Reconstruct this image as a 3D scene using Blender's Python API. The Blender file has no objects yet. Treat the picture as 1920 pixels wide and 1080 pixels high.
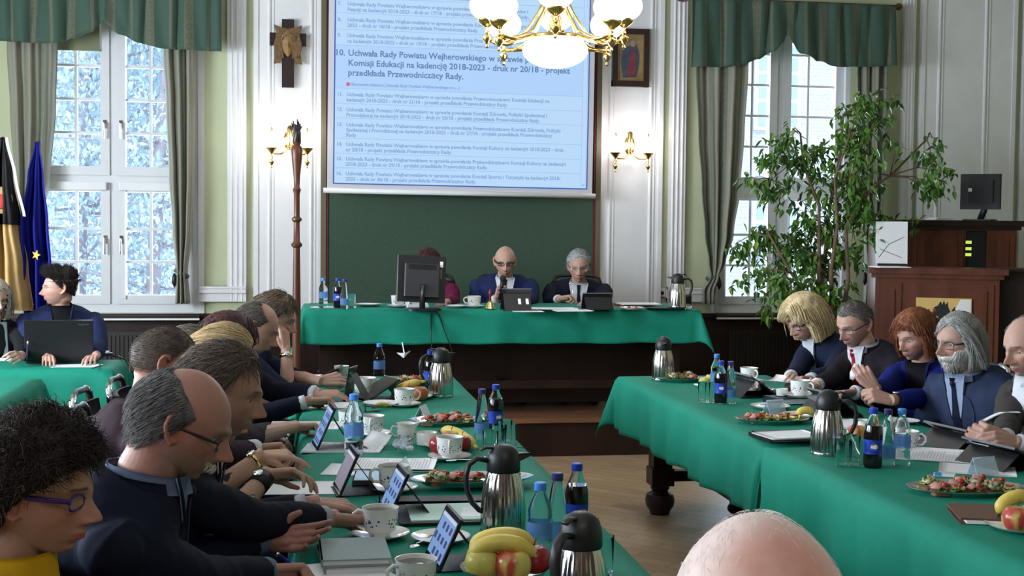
import bpy, bmesh, math, random
import numpy as np
from mathutils import Vector, Matrix, Euler, noise as mnoise

C = bpy.context.scene.collection
SC = bpy.context.scene
PI = math.pi

# ------------------------------------------------------------------ camera
cam_data = bpy.data.cameras.new('camera')
cam_data.sensor_width = 36.0
cam_data.lens = 45.0
cam_data.clip_start = 0.05
cam_data.clip_end = 200
cam = bpy.data.objects.new('camera', cam_data)
C.objects.link(cam)


def cam_matrix(yaw, pitch, roll, loc):
    # yaw to the right of +Y, pitch downwards, roll, all in degrees
    y, p, r = (math.radians(v) for v in (yaw, pitch, roll))
    fwd = Vector((math.sin(y) * math.cos(p), math.cos(y) * math.cos(p), -math.sin(p)))
    right = Vector((math.cos(y), -math.sin(y), 0))
    down = fwd.cross(right)
    r2 = right * math.cos(r) - down * math.sin(r)
    d2 = right * math.sin(r) + down * math.cos(r)
    m = Matrix((r2, -d2, -fwd)).transposed().to_4x4()
    m.translation = loc
    return m


cam.matrix_world = cam_matrix(9.27, 2.62, 0.567, Vector((0, 0, 1.62)))
SC.camera = cam

# ------------------------------------------------------------------ exposure, world, sun
SC.view_settings.view_transform = 'Standard'
SC.view_settings.look = 'None'
SC.view_settings.exposure = 0.10
SC.view_settings.gamma = 1.0
SC.view_settings.use_curve_mapping = False

world = bpy.data.worlds.new('overcast_sky')
SC.world = world
world.use_nodes = True
wn = world.node_tree
bg = wn.nodes['Background']
tc = wn.nodes.new('ShaderNodeTexCoord')
sep = wn.nodes.new('ShaderNodeSeparateXYZ')
ramp = wn.nodes.new('ShaderNodeValToRGB')
wn.links.new(tc.outputs['Generated'], sep.inputs[0])
wn.links.new(sep.outputs['Z'], ramp.inputs[0])
ramp.color_ramp.elements[0].color = (0.66, 0.82, 1.0, 1)
ramp.color_ramp.elements[0].position = 0.0
ramp.color_ramp.elements[1].color = (0.80, 0.91, 1.0, 1)
ramp.color_ramp.elements[1].position = 0.6
wn.links.new(ramp.outputs[0], bg.inputs['Color'])
bg.inputs['Strength'].default_value = 2.6


def lamp(name, kind, loc, power, color=(1, 1, 1), size=0.1, rot=None, parent=None, size_y=None):
    d = bpy.data.lights.new(name, kind)
    d.energy = power
    d.color = color
    if kind == 'POINT':
        d.shadow_soft_size = size
    if kind == 'AREA':
        d.size = size
        if size_y:
            d.shape = 'RECTANGLE'
            d.size_y = size_y
    o = bpy.data.objects.new(name, d)
    C.objects.link(o)
    o.location = loc
    if rot:
        o.rotation_euler = rot
    if parent:
        o.parent = parent
    return o


# daylight entering through the tall windows of the left wall (the panes stand in wall_left)
for wy, we in ((0.2, 60), (3.4, 250), (6.6, 400)):
    lamp('window_daylight', 'AREA', (-4.62, wy, 2.1), we, (0.80, 0.90, 1.0), 1.5, (0, -PI / 2, 0), None, 2.2)
# daylight entering through the two windows of the back wall
for wx in (-1.7, 4.45):
    lamp('window_daylight', 'AREA', (wx, 11.62, 2.3), 70, (0.80, 0.90, 1.0), 1.2, (-PI / 2, 0, 0), None, 2.6)
# overcast sun high outside, lights the trees and the house across the yard
sun = bpy.data.lights.new('sun', 'SUN')
sun.energy = 2.2
sun.angle = 0.5
sun.color = (0.9, 0.95, 1.0)
sun_o = bpy.data.objects.new('sun', sun)
C.objects.link(sun_o)
sun_o.rotation_euler = (math.radians(38), 0, math.radians(12))

# ------------------------------------------------------------------ materials
MATS = {}


def mat(name, col, rough=0.5, metal=0.0, spec=0.5, trans=0.0, ior=1.45, emit=None, estr=0.0, alpha=1.0, coat=0.0,
        vary=0.0, vscale=20.0, bump=0.0, bscale=60.0, sheen=0.0, attr=None, stretch=None, sss=0.0):
    if name in MATS:
        return MATS[name]
    m = bpy.data.materials.new(name)
    m.use_nodes = True
    nt = m.node_tree
    b = nt.nodes['Principled BSDF']
    c4 = tuple(col) + (1,)
    b.inputs['Base Color'].default_value = c4
    b.inputs['Roughness'].default_value = rough
    b.inputs['Metallic'].default_value = metal
    b.inputs['Specular IOR Level'].default_value = spec
    b.inputs['Transmission Weight'].default_value = trans
    b.inputs['IOR'].default_value = ior
    b.inputs['Alpha'].default_value = alpha
    b.inputs['Coat Weight'].default_value = coat
    b.inputs['Sheen Weight'].default_value = sheen
    if sss:
        b.inputs['Subsurface Weight'].default_value = sss
        b.inputs['Subsurface Radius'].default_value = (0.012, 0.005, 0.003)
    if emit:
        b.inputs['Emission Color'].default_value = tuple(emit) + (1,)
        b.inputs['Emission Strength'].default_value = estr
    tcn = None
    if vary or bump:
        tcn = nt.nodes.new('ShaderNodeTexCoord')
        mp = nt.nodes.new('ShaderNodeMapping')
        nt.links.new(tcn.outputs['Object'], mp.inputs[0])
        if stretch:
            mp.inputs['Scale'].default_value = stretch
    src = None
    if attr:
        an = nt.nodes.new('ShaderNodeAttribute')
        an.attribute_name = attr
        src = an.outputs['Color']
        nt.links.new(src, b.inputs['Base Color'])
    if vary:
        nz = nt.nodes.new('ShaderNodeTexNoise')
        nz.inputs['Scale'].default_value = vscale
        nz.inputs['Detail'].default_value = 4
        nt.links.new(mp.outputs[0], nz.inputs['Vector'])
        mr = nt.nodes.new('ShaderNodeMapRange')
        mr.inputs[1].default_value = 0.3
        mr.inputs[2].default_value = 0.7
        mr.inputs[3].default_value = 1 - vary
        mr.inputs[4].default_value = 1 + vary
        nt.links.new(nz.outputs[0], mr.inputs[0])
        mx = nt.nodes.new('ShaderNodeMix')
        mx.data_type = 'RGBA'
        mx.blend_type = 'MULTIPLY'
        mx.inputs[0].default_value = 1.0
        if src is not None:
            nt.links.new(src, mx.inputs[6])
        else:
            mx.inputs[6].default_value = c4
        nt.links.new(mr.outputs[0], mx.inputs[7])
        nt.links.new(mx.outputs[2], b.inputs['Base Color'])
    if bump:
        nb = nt.nodes.new('ShaderNodeTexNoise')
        nb.inputs['Scale'].default_value = bscale
        nb.inputs['Detail'].default_value = 5
        nt.links.new(mp.outputs[0], nb.inputs['Vector'])
        bp = nt.nodes.new('ShaderNodeBump')
        bp.inputs['Strength'].default_value = bump
        bp.inputs['Distance'].default_value = 0.01
        nt.links.new(nb.outputs[0], bp.inputs['Height'])
        nt.links.new(bp.outputs[0], b.inputs['Normal'])
    MATS[name] = m
    return m


def nodes_of(m):
    return m.node_tree, m.node_tree.nodes['Principled BSDF']


def emitter(name, col, strength, base=(0.05, 0.05, 0.05)):
    return mat(name, base, 0.8, spec=0.1, emit=col, estr=strength)


# ------------------------------------------------------------------ mesh building
class MB:
    """collects simple shapes, then links them as one mesh object"""

    def __init__(self):
        self.v, self.f, self.mi, self.col = [], [], [], []
        self.cur = 0
        self.curcol = None

    def add(self, vs, fs):
        n = len(self.v)
        self.v.extend(tuple(p) for p in vs)
        self.f.extend(tuple(i + n for i in f) for f in fs)
        self.mi.extend([self.cur] * len(fs))
        if self.curcol is not None:
            self.col.extend([self.curcol] * len(vs))
        return self

    def box(self, x0, x1, y0, y1, z0, z1):
        v = [(x0, y0, z0), (x1, y0, z0), (x1, y1, z0), (x0, y1, z0), (x0, y0, z1), (x1, y0, z1), (x1, y1, z1), (x0, y1, z1)]
        return self.add(v, [(3, 2, 1, 0), (4, 5, 6, 7), (0, 1, 5, 4), (1, 2, 6, 5), (2, 3, 7, 6), (3, 0, 4, 7)])

    def rbox(self, x0, x1, y0, y1, z0, z1, r=0.01, n=3):
        # box with rounded vertical edges
        pts = []
        for cx, cy, a0 in ((x1 - r, y1 - r, 0), (x0 + r, y1 - r, 90), (x0 + r, y0 + r, 180), (x1 - r, y0 + r, 270)):
            for k in range(n + 1):
                a = math.radians(a0 + 90 * k / n)
                pts.append((cx + r * math.cos(a), cy + r * math.sin(a)))
        return self.prism(pts, z0, z1)

    def prism(self, poly, z0, z1):
        n = len(poly)
        v = [(x, y, z0) for x, y in poly] + [(x, y, z1) for x, y in poly]
        f = [tuple(range(n - 1, -1, -1)), tuple(range(n, 2 * n))]
        f += [(i, (i + 1) % n, n + (i + 1) % n, n + i) for i in range(n)]
        return self.add(v, f)

    def lathe(self, prof, seg=24, c=(0, 0, 0), capb=True, capt=True, sx=1.0, sy=1.0):
        v, f = [], []
        n = len(prof)
        for r, z in prof:
            for k in range(seg):
                a = 2 * PI * k / seg
                v.append((c[0] + r * math.cos(a) * sx, c[1] + r * math.sin(a) * sy, c[2] + z))
        for i in range(n - 1):
            for k in range(seg):
                k2 = (k + 1) % seg
                f.append((i * seg + k, i * seg + k2, (i + 1) * seg + k2, (i + 1) * seg + k))
        if capb:
            f.append(tuple(range(seg - 1, -1, -1)))
        if capt:
            f.append(tuple((n - 1) * seg + k for k in range(seg)))
        return self.add(v, f)

    def tube(self, pts, r, seg=8, caps=True, flat=None):
        # polyline tube, r a number or list; flat=(a,b) gives an elliptic section scale
        pts = [Vector(p) for p in pts]
        n = len(pts)
        rs = r if isinstance(r, (list, tuple)) else [r] * n
        v, f = [], []
        t0 = (pts[1] - pts[0]).normalized()
        up = Vector((0, 0, 1)) if abs(t0.z) < 0.9 else Vector((1, 0, 0))
        nrm = (up - t0 * up.dot(t0)).normalized()
        for i in range(n):
            if i == 0:
                t = pts[1] - pts[0]
            elif i == n - 1:
                t = pts[-1] - pts[-2]
            else:
                t = (pts[i + 1] - pts[i]).normalized() + (pts[i] - pts[i - 1]).normalized()
            t = t.normalized() if t.length > 1e-9 else t0
            nrm = nrm - t * nrm.dot(t)
            nrm = nrm.normalized() if nrm.length > 1e-9 else t.orthogonal().normalized()
            b = t.cross(nrm)
            fa, fb = flat if flat else (1, 1)
            for k in range(seg):
                a = 2 * PI * k / seg
                v.append(pts[i] + nrm * (rs[i] * fa * math.cos(a)) + b * (rs[i] * fb * math.sin(a)))
        for i in range(n - 1):
            for k in range(seg):
                k2 = (k + 1) % seg
                f.append((i * seg + k, i * seg + k2, (i + 1) * seg + k2, (i + 1) * seg + k))
        if caps:
            f.append(tuple(range(seg - 1, -1, -1)))
            f.append(tuple((n - 1) * seg + k for k in range(seg)))
        return self.add(v, f)

    def capsule(self, a, b, ra, rb=None, seg=12, rings=3):
        a, b = Vector(a), Vector(b)
        rb = ra if rb is None else rb
        d = (b - a)
        d = d.normalized() if d.length > 1e-9 else Vector((0, 0, 1))
        pts, rs = [], []
        for k in range(rings + 1):
            t = PI / 2 * (1 - k / rings) * 0.98
            pts.append(a - d * ra * math.sin(t))
            rs.append(ra * math.cos(t))
        for k in range(rings + 1):
            t = PI / 2 * (k / rings) * 0.98
            pts.append(b + d * rb * math.sin(t))
            rs.append(rb * math.cos(t))
        return self.tube(pts, rs, seg)

    def sphere(self, c, r, seg=16, rings=10, R=None):
        rx, ry, rz = r if isinstance(r, (list, tuple)) else (r, r, r)
        v, f = [], []
        for i in range(rings + 1):
            t = PI * i / rings
            for k in range(seg):
                a = 2 * PI * k / seg
                p = Vector((rx * math.sin(t) * math.cos(a), ry * math.sin(t) * math.sin(a), -rz * math.cos(t)))
                if i in (0, rings):
                    p = Vector((0.0005 * math.cos(a), 0.0005 * math.sin(a), p.z))
                if R is not None:
                    p = R @ p
                v.append(p + Vector(c))
        for i in range(rings):
            for k in range(seg):
                k2 = (k + 1) % seg
                f.append((i * seg + k, i * seg + k2, (i + 1) * seg + k2, (i + 1) * seg + k))
        f.append(tuple(range(seg - 1, -1, -1)))
        f.append(tuple(rings * seg + k for k in range(seg)))
        return self.add(v, f)

    def grid(self, fn, nu, nv, thick=None):
        # fn(u,v)->point, u,v in 0..1; closed with a second skin when thick
        P = [[Vector(fn(i / nu, j / nv)) for j in range(nv + 1)] for i in range(nu + 1)]
        v = [p for row in P for p in row]
        w = nv + 1
        f = [(i * w + j, (i + 1) * w + j, (i + 1) * w + j + 1, i * w + j + 1) for i in range(nu) for j in range(nv)]
        if thick:
            N = []
            for i in range(nu + 1):
                for j in range(nv + 1):
                    du = P[min(i + 1, nu)][j] - P[max(i - 1, 0)][j]
                    dv = P[i][min(j + 1, nv)] - P[i][max(j - 1, 0)]
                    n = du.cross(dv)
                    N.append(n.normalized() if n.length > 1e-12 else Vector((0, 0, 1)))
            m = len(v)
            v2 = [p - n * thick for p, n in zip(v, N)]
            f2 = [tuple(m + k for k in reversed(q)) for q in f]
            bd = [i * w for i in range(nu + 1)] + [nu * w + j for j in range(1, nv + 1)] + [i * w + nv for i in range(nu - 1, -1, -1)] + [j for j in range(nv - 1, 0, -1)]
            f3 = [(bd[k], m + bd[k], m + bd[(k + 1) % len(bd)], bd[(k + 1) % len(bd)]) for k in range(len(bd))]
            f3 = [tuple(reversed(q)) for q in f3]
            return self.add(v + v2, f + f2 + f3)
        return self.add(v, f)

    def xf(self, M):
        self.v = [tuple(M @ Vector(p)) for p in self.v]
        return self

    def build(self, name, m, parent=None, smooth=False, loc=None, rot=None, auto=None, mirror=False):
        me = bpy.data.meshes.new(name)
        me.from_pydata([tuple(p) for p in self.v], [], self.f)
        ms = m if isinstance(m, (list, tuple)) else [m]
        for k in ms:
            me.materials.append(k)
        if len(ms) > 1:
            me.polygons.foreach_set('material_index', self.mi)
        if self.col:
            ca = me.color_attributes.new('Col', 'FLOAT_COLOR', 'POINT')
            ca.data.foreach_set('color', [x for c in self.col for x in (c[0], c[1], c[2], 1.0)])
        if smooth:
            me.polygons.foreach_set('use_smooth', [True] * len(me.polygons))
            if auto:
                me.set_sharp_from_angle(angle=math.radians(auto))
        me.update()
        return link(name, me, parent, loc, rot)


def link(name, me, parent=None, loc=None, rot=None):
    o = bpy.data.objects.new(name, me)
    C.objects.link(o)
    if loc is not None:
        o.location = loc
    if rot is not None:
        o.rotation_euler = rot
    if parent is not None:
        o.parent = parent
    return o


def tag(o, label, cat, group=None):
    o['label'] = label
    o['category'] = cat
    if group:
        o['group'] = group
    return o


def thing(name, label, cat, loc=(0, 0, 0), rz=0.0, group=None, rot=None):
    o = bpy.data.objects.new(name, None)
    o.empty_display_size = 0.05
    C.objects.link(o)
    o.location = loc
    o.rotation_euler = rot if rot else (0, 0, rz)
    return tag(o, label, cat, group)


def struct(o):
    o['kind'] = 'structure'
    return o


KIDS = {}


def kids(o):
    return [c for c in bpy.data.objects if c.parent == o]


def dup(root, loc, rz=None, label=None, group=None, scale=None, rot=None):
    r = root.copy()
    C.objects.link(r)
    r.location = loc
    if rz is not None:
        r.rotation_euler = (0, 0, rz)
    if rot is not None:
        r.rotation_euler = rot
    if scale:
        r.scale = scale if isinstance(scale, tuple) else (scale,) * 3
    if label:
        r['label'] = label
    if group:
        r['group'] = group
    if root.name not in KIDS:
        KIDS[root.name] = [(c, kids(c)) for c in kids(root)]
    for ch, gs in KIDS[root.name]:
        c = ch.copy()
        C.objects.link(c)
        c.parent = r
        for g in gs:
            d = g.copy()
            C.objects.link(d)
            d.parent = c
    return r


def text_mesh(name, cu, parent):
    # lettering as a plain mesh
    tmp = bpy.data.objects.new(name + '_curve', cu)
    me = bpy.data.meshes.new_from_object(tmp)
    bpy.data.objects.remove(tmp)
    return link(name, me, parent)


def at(r, d):
    return Vector((math.cos(r) * d, math.sin(r) * d, 0))


# shared materials
M_white = mat('white_paint', (0.74, 0.73, 0.74), 0.45, vary=0.03, vscale=6)
M_green = mat('green_plaster', (0.50, 0.53, 0.34), 0.8, vary=0.04, vscale=5)
M_wood = mat('dark_stained_wood', (0.017, 0.0068, 0.0050), 0.38, vary=0.35, vscale=7, stretch=(1, 1, 0.15))
M_redwood = mat('mahogany', (0.105, 0.032, 0.016), 0.35, vary=0.3, vscale=9, stretch=(1.5, 1.5, 0.12))
M_cloth = mat('green_tablecloth', (0.004, 0.200, 0.132), 0.70, vary=0.05, vscale=12, bump=0.08, bscale=400, spec=.28)
M_black = mat('black_plastic', (0.012, 0.012, 0.014), 0.38)
M_dark = mat('black_leather', (0.007, 0.007, 0.008), 0.5, bump=0.05, bscale=200)
M_chrome = mat('chrome', (0.8, 0.8, 0.8), 0.12, metal=1.0)
M_rear = mat('rear_wall_darkened', (0.10, 0.07, 0.05), 0.6, vary=.2, vscale=4)  # unseen wall behind the camera, darkened to cut the fill light
M_ceil = mat('ceiling_paint', (0.55, 0.55, 0.53), 0.8)
M_brass = mat('polished_brass', (0.78, 0.55, 0.20), 0.18, metal=1.0)
M_porcelain = mat('porcelain', (0.80, 0.79, 0.76), 0.15, coat=0.3)
M_paper = mat('paper', (0.82, 0.82, 0.84), 0.7)
M_glass = mat('clear_glass', (0.97, 1.0, 1.0), 0.02, trans=1.0, ior=1.14)

# ------------------------------------------------------------------ the room
YW = 11.3          # plaster face of the back wall
TOP = 4.3
W1C, W1R = -1.602, -0.891
W1L = 2 * W1C - W1R
W2C, W2L = 4.35, 3.723
W2R = 2 * W2C - W2L + 0.03
ZF0, ZF1 = 0.874, 3.5     # window opening

# floor: oak herringbone
M_floor = mat('oak_parquet', (0.30, 0.20, 0.115), 0.34, bump=0.03, bscale=30)
nt, b = nodes_of(M_floor)
tco = nt.nodes.new('ShaderNodeTexCoord')
mp = nt.nodes.new('ShaderNodeMapping')
mp.inputs['Rotation'].default_value = (0, 0, math.radians(45))
br = nt.nodes.new('ShaderNodeTexBrick')
br.inputs['Scale'].default_value = 2.2
br.inputs['Color1'].default_value = (0.42, 0.29, 0.17, 1)
br.inputs['Color2'].default_value = (0.34, 0.23, 0.135, 1)
br.inputs['Mortar'].default_value = (0.16, 0.10, 0.06, 1)
br.inputs['Mortar Size'].default_value = 0.006
br.inputs['Brick Width'].default_value = 1.0
br.inputs['Row Height'].default_value = 0.22
nt.links.new(tco.outputs['Object'], mp.inputs[0])
nt.links.new(mp.outputs[0], br.inputs['Vector'])
nt.links.new(br.outputs['Color'], b.inputs['Base Color'])
struct(MB().box(-4.8, 7.5, -3, YW + 0.4, -0.2, 0).build('floor', M_floor))
M_stage = mat('stage_boards', (0.17, 0.080, 0.042), 0.35, vary=0.3, vscale=5, stretch=(0.3, 3, 1))
struct(MB().box(-0.55, 7.5, 8.93, YW, 0.0, 0.245).build('floor_platform', M_wood))
nose = MB().box(-0.56, 7.5, 8.90, YW, 0.245, 0.28).build('trim_platform', M_stage)
struct(nose)
struct(MB().box(-4.8, 7.5, -3, YW + 0.4, TOP, TOP + 0.2).build('ceiling', M_ceil))

bw = MB()
Y1 = YW + 0.34
for x0, x1 in ((-4.8, W1L), (W1R, W2L), (W2R, 7.5)):
    bw.box(x0, x1, YW, Y1, 0, TOP)
for x0, x1 in ((W1L, W1R), (W2L, W2R)):
    bw.box(x0, x1, YW, Y1, 0, ZF0)
    bw.box(x0, x1, YW, Y1, ZF1, TOP)
struct(bw.build('wall_back', M_green))
struct(MB().box(7.5, 7.8, -3, YW + 0.4, 0, TOP).build('wall_right', M_green))
struct(MB().box(-4.8, 7.5, -3.3, -3, 0, TOP).build('wall_front', M_rear))
lw = MB()
ys = [-3.0, -0.6, 1.0, 2.6, 4.2, 5.8, 7.4, YW + 0.4]
for i in range(0, 8, 2):
    lw.box(-5.1, -4.8, ys[i], ys[i + 1], 0, TOP)
for i in range(1, 7, 2):
    lw.box(-5.1, -4.8, ys[i], ys[i + 1], 0, 0.9)
    lw.box(-5.1, -4.8, ys[i], ys[i + 1], 3.4, TOP)
struct(lw.build('wall_left', M_green))


def simple_window(n, y0, y1):
    r = struct(bpy.data.objects.new('window_%d' % n, None))
    C.objects.link(r)
    r.location = (-4.95, (y0 + y1) / 2, 0.9)
    h = (y1 - y0) / 2
    m = MB()
    m.box(-.04, .04, -h, -h + .08, 0, 2.5).box(-.04, .04, h - .08, h, 0, 2.5).box(-.04, .04, -h, h, 0, .08).box(-.04, .04, -h, h, 2.42, 2.5)
    m.box(-.04, .04, -.05, .05, 0, 2.5).box(-.04, .04, -h, h, 1.45, 1.53)
    m.build('window_frame', M_white, r)
    MB().box(-.005, .005, -h + .05, h - .05, .05, 2.45).build('pane', M_pane, r)


M_pane = bpy.data.materials.new('window_glass')
M_pane.use_nodes = True
nt = M_pane.node_tree
nt.nodes.remove(nt.nodes['Principled BSDF'])
tr = nt.nodes.new('ShaderNodeBsdfTransparent')
tr.inputs[0].default_value = (0.93, 0.97, 1.0, 1)
gl = nt.nodes.new('ShaderNodeBsdfGlossy')
gl.inputs['Roughness'].default_value = 0.02
mxs = nt.nodes.new('ShaderNodeMixShader')
mxs.inputs[0].default_value = 0.05
nt.links.new(tr.outputs[0], mxs.inputs[1])
nt.links.new(gl.outputs[0], mxs.inputs[2])
nt.links.new(mxs.outputs[0], nt.nodes['Material Output'].inputs[0])
for k, (a, c) in enumerate(((-0.6, 1.0), (2.6, 4.2), (5.8, 7.4))):
    simple_window(k + 3, a, c)

# ---- the two casement windows of the back wall
M_pvc = mat('white_window_frame', (0.66, 0.66, 0.68), 0.35)
M_blind = mat('olive_blind', (0.20, 0.21, 0.13), 0.8)
ZT0, ZT1 = 1.991, 2.037


def casement_window(n, cx, x0, x1):
    r = struct(bpy.data.objects.new('window_%d' % n, None))
    C.objects.link(r)
    r.location = (cx, YW + 0.10, 0)
    a, c = x0 - cx, x1 - cx
    fr = MB()
    fr.box(a, a + .045, -.10, .10, ZF0, ZF1).box(c - .045, c, -.10, .10, ZF0, ZF1)
    fr.box(a, c, -.04, .10, ZF0, ZF0 + .075).box(a, c, -.04, .10, ZF1 - .06, ZF1)
    fr.box(-.028, .028, -.035, .08, ZF0, ZF1).box(a + .01, c - .01, -.037, .078, ZT0 - .01, ZT1 + .01)
    fr.build('window_frame', M_pvc, r)
    MB().box(a - .02, c + .02, -.26, -.20, ZF0 - .055, ZF0 - .012).build('window_sill', M_wood, r)
    MB().box(a - .02, c + .02, -.268, -.258, ZF0 - .050, ZF0 - .034).build('sill_lit_line', M_white, r)  # white strip painted in for the brightly lit top of the sill
    for lo, hi, rows in ((ZF0 + .075, ZT0 - .01, 3), (ZT1 + .01, ZF1 - .06, 5)):
        for s in (-1, 1):
            xa, xb = (a + .045, -.028) if s < 0 else (.028, c - .045)
            e = .075
            m = MB()
            m.box(xa, xa + e, -.055, .03, lo, hi).box(xb - e, xb, -.055, .03, lo, hi)
            m.box(xa + e, xb - e, -.055, .03, lo, lo + e).box(xa + e, xb - e, -.055, .03, hi - e, hi)
            sash = m.build('sash', M_pvc, r)
            gx0, gx1, gz0, gz1 = xa + e, xb - e, lo + e, hi - e
            g = MB()
            mx = (gx0 + gx1) / 2 - s * 0.04
            g.box(mx - .011, mx + .011, -.02, .02, gz0, gz1)
            step = 1.625 - 1.341
            for k in range(1, rows):
                zz = gz0 + step * k * (1.0 if rows == 3 else 1.0)
                if zz < gz1 - .05:
                    g.box(gx0, gx1, -.019, .019, zz - .011, zz + .011)
            g.build('glazing_bars', M_pvc, sash)
            MB().box(gx0 - .005, gx1 + .005, -.003, .003, gz0 - .005, gz1 + .005).build('pane', M_pane, sash)
            hx = xb - e / 2 if s < 0 else xa + e / 2
            hz = (lo + hi) / 2 - (0.02 if rows == 3 else .32)
            h = MB().box(hx - .013, hx + .013, -.068, -.055, hz + .02, hz + .09)
            h.tube([(hx, -.06, hz + .06), (hx, -.10, hz + .06), (hx, -.10, hz - .07)], .009, 8)
            h.build('handle', M_chrome, sash)
            if rows == 3:
                MB().rbox(xa + .02, xb - .02, -.105, -.055, hi - .06, hi + .005, .012).build('blind_cassette', M_white, sash)
                MB().box(gx0 - .01, gx0 + .0, -.075, -.055, gz0 - .03, hi - .06).build('blind_guide', M_white, sash)
    return r


win1 = casement_window(1, W1C, W1L, W1R)
win2 = casement_window(2, W2C, W2L, W2R)
bl = MB().box(-2.063, -1.704, -.006, .006, 3.099, 3.42)
bl.box(-2.063, -1.704, -.012, .012, 3.09, 3.104)
tag(bl.build('roller_blind', M_blind, None, loc=(0, 11.33, 0)), 'olive roller blind half rolled up inside the window behind the flags', 'blind')

# ---- white stucco trim of the back wall
tn = [0]


def trim(m, mm=None):
    tn[0] += 1
    return struct(m.build('trim_%d' % tn[0], mm or M_white))


def xw(px, py=400):
    return px


def pilaster(x0, x1, depth=.05, z0=.98):
    m = MB().box(x0, x1, YW - depth, YW + .01, z0, TOP)
    w = x1 - x0
    for k in (.22, .5, .78):
        m.tube([(x0 + w * k, YW - depth, z0), (x0 + w * k, YW - depth, TOP)], w * .07, 8)
    return trim(m)


def panel(x0, x1, inset0, inset1, depth=.045, z0=.9):
    m = MB().box(x0, x1, YW - depth, YW + .01, z0, TOP)
    for x in (inset0, inset1):
        m.tube([(x, YW - depth, z0), (x, YW - depth, TOP)], .016, 8)
        m.tube([(x + .035, YW - depth, z0), (x + .035, YW - depth, TOP)], .008, 6)
    m.box(x0 - .02, x0 + .02, YW - depth - .012, YW, z0, TOP).box(x1 - .02, x1 + .02, YW - depth - .012, YW, z0, TOP)
    return trim(m)


pilaster(-0.644, -0.487)
pilaster(3.27, 3.421)
pilaster(5.509, 5.621)
panel(-0.405, 0.142, -0.292, 0.064)
panel(2.633, 3.185, 2.717, 3.09)
panel(5.701, 6.622, 5.862, 6.327)
panel(6.732, 7.163, 6.803, 7.08)
for xa, xb in ((W1R + .01, -0.487), (3.27, W2L - .01)):
    za, zb = 0.975, 1.108
    m = MB().box(xa, xb, YW - .055, YW + .01, za, zb)
    m.box(xa, xb, YW - .075, YW + .01, za + .075, za + .1).box(xa, xb, YW - .07, YW + .01, zb - .02, zb)
    trim(m)
# white reveal strips beside the windows
trim(MB().box(W1R, W1R + .05, YW - .02, YW + .02, ZF0, ZF1))
trim(MB().box(W2L - .03, W2L, YW - .02, YW + .02, ZF0, ZF1))

# ---- dark panelling below
m = MB().box(-4.8, 7.5, YW - .05, YW + .01, 0, .84).box(-4.8, 7.5, YW - .10, YW + .01, .835, .872)
for k in range(14):
    x = -4.6 + k * .88
    m.box(x, x + .72, YW - .065, YW - .04, .36, .74)
    m.box(x + .05, x + .67, YW - .07, YW - .04, .41, .69)
struct(m.build('trim_wainscot', M_wood))
M_grille = mat('radiator_grille', (0.02, 0.016, 0.013), 0.5)
for cx in (W1C, W2C):
    m = MB().box(cx - .5, cx + .5, YW - .085, YW - .04, .30, .72)
    for k in range(28):
        m.box(cx - .47 + k * .0345, cx - .452 + k * .0345, YW - .095, YW - .08, .33, .69)
    trim(m, M_grille)

# ---- outside: trees behind the left window, a brick house behind the right one
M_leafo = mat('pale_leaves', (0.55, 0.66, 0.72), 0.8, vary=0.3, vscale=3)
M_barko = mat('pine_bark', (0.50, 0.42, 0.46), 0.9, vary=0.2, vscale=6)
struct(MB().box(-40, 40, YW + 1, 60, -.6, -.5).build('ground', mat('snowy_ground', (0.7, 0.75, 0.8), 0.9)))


def yard_tree(x, y, h, lean, label, seed):
    rnd = random.Random(seed)
    t = thing('garden_tree', label, 'tree', (x, y, -.5), 0, 'trees outside the left window')
    m = MB()
    m.tube([(0, 0, 0), (lean * .3, 0, h * .35), (lean * .8, .1, h * .7), (lean, 0, h)], [.10, .085, .06, .03], 8)
    lv = MB()
    for k in range(60):
        z = h * rnd.uniform(.1, 1)
        a = rnd.uniform(0, 2 * PI)
        L = (h - z) * .4 + rnd.uniform(.5, 1.6)
        b0 = Vector((lean * z / h, 0, z))
        e = b0 + Vector((math.cos(a) * L, math.sin(a) * L, L * rnd.uniform(-.2, .4)))
        m.tube([b0, (b0 + e) / 2 + Vector((0, 0, .1)), e], [.024, .014, .006], 5)
        for q in range(420):
            p = b0.lerp(e, rnd.uniform(.25, 1.05)) + Vector((rnd.gauss(0, .36), rnd.gauss(0, .36), rnd.gauss(0, .34)))
            s = rnd.uniform(.025, .07)
            R = Euler((rnd.uniform(0, 6), rnd.uniform(0, 6), rnd.uniform(0, 6))).to_matrix()
            lv.add([p + R @ Vector(c) for c in ((-s, 0, 0), (0, -s * .5, .01), (s, 0, 0), (0, s * .5, .01))], [(0, 1, 2, 3)])
    m.build('trunk', M_barko, t, True)
    lv.build('foliage', M_leafo, t)


yard_tree(-3.2, 19, 9, .4, 'bare grey garden tree filling the left half of the window behind the flags', 1)
yard_tree(-2.0, 17.2, 8.5, .5, 'reddish-trunked garden tree seen through the right half of the window behind the flags', 2)
yard_tree(-4.6, 22, 11, -.5, 'tall garden tree farthest back outside the window behind the flags', 3)
yard_tree(-2.2, 24, 10, -.2, 'slim garden tree standing behind the reddish-trunked one', 4)

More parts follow.
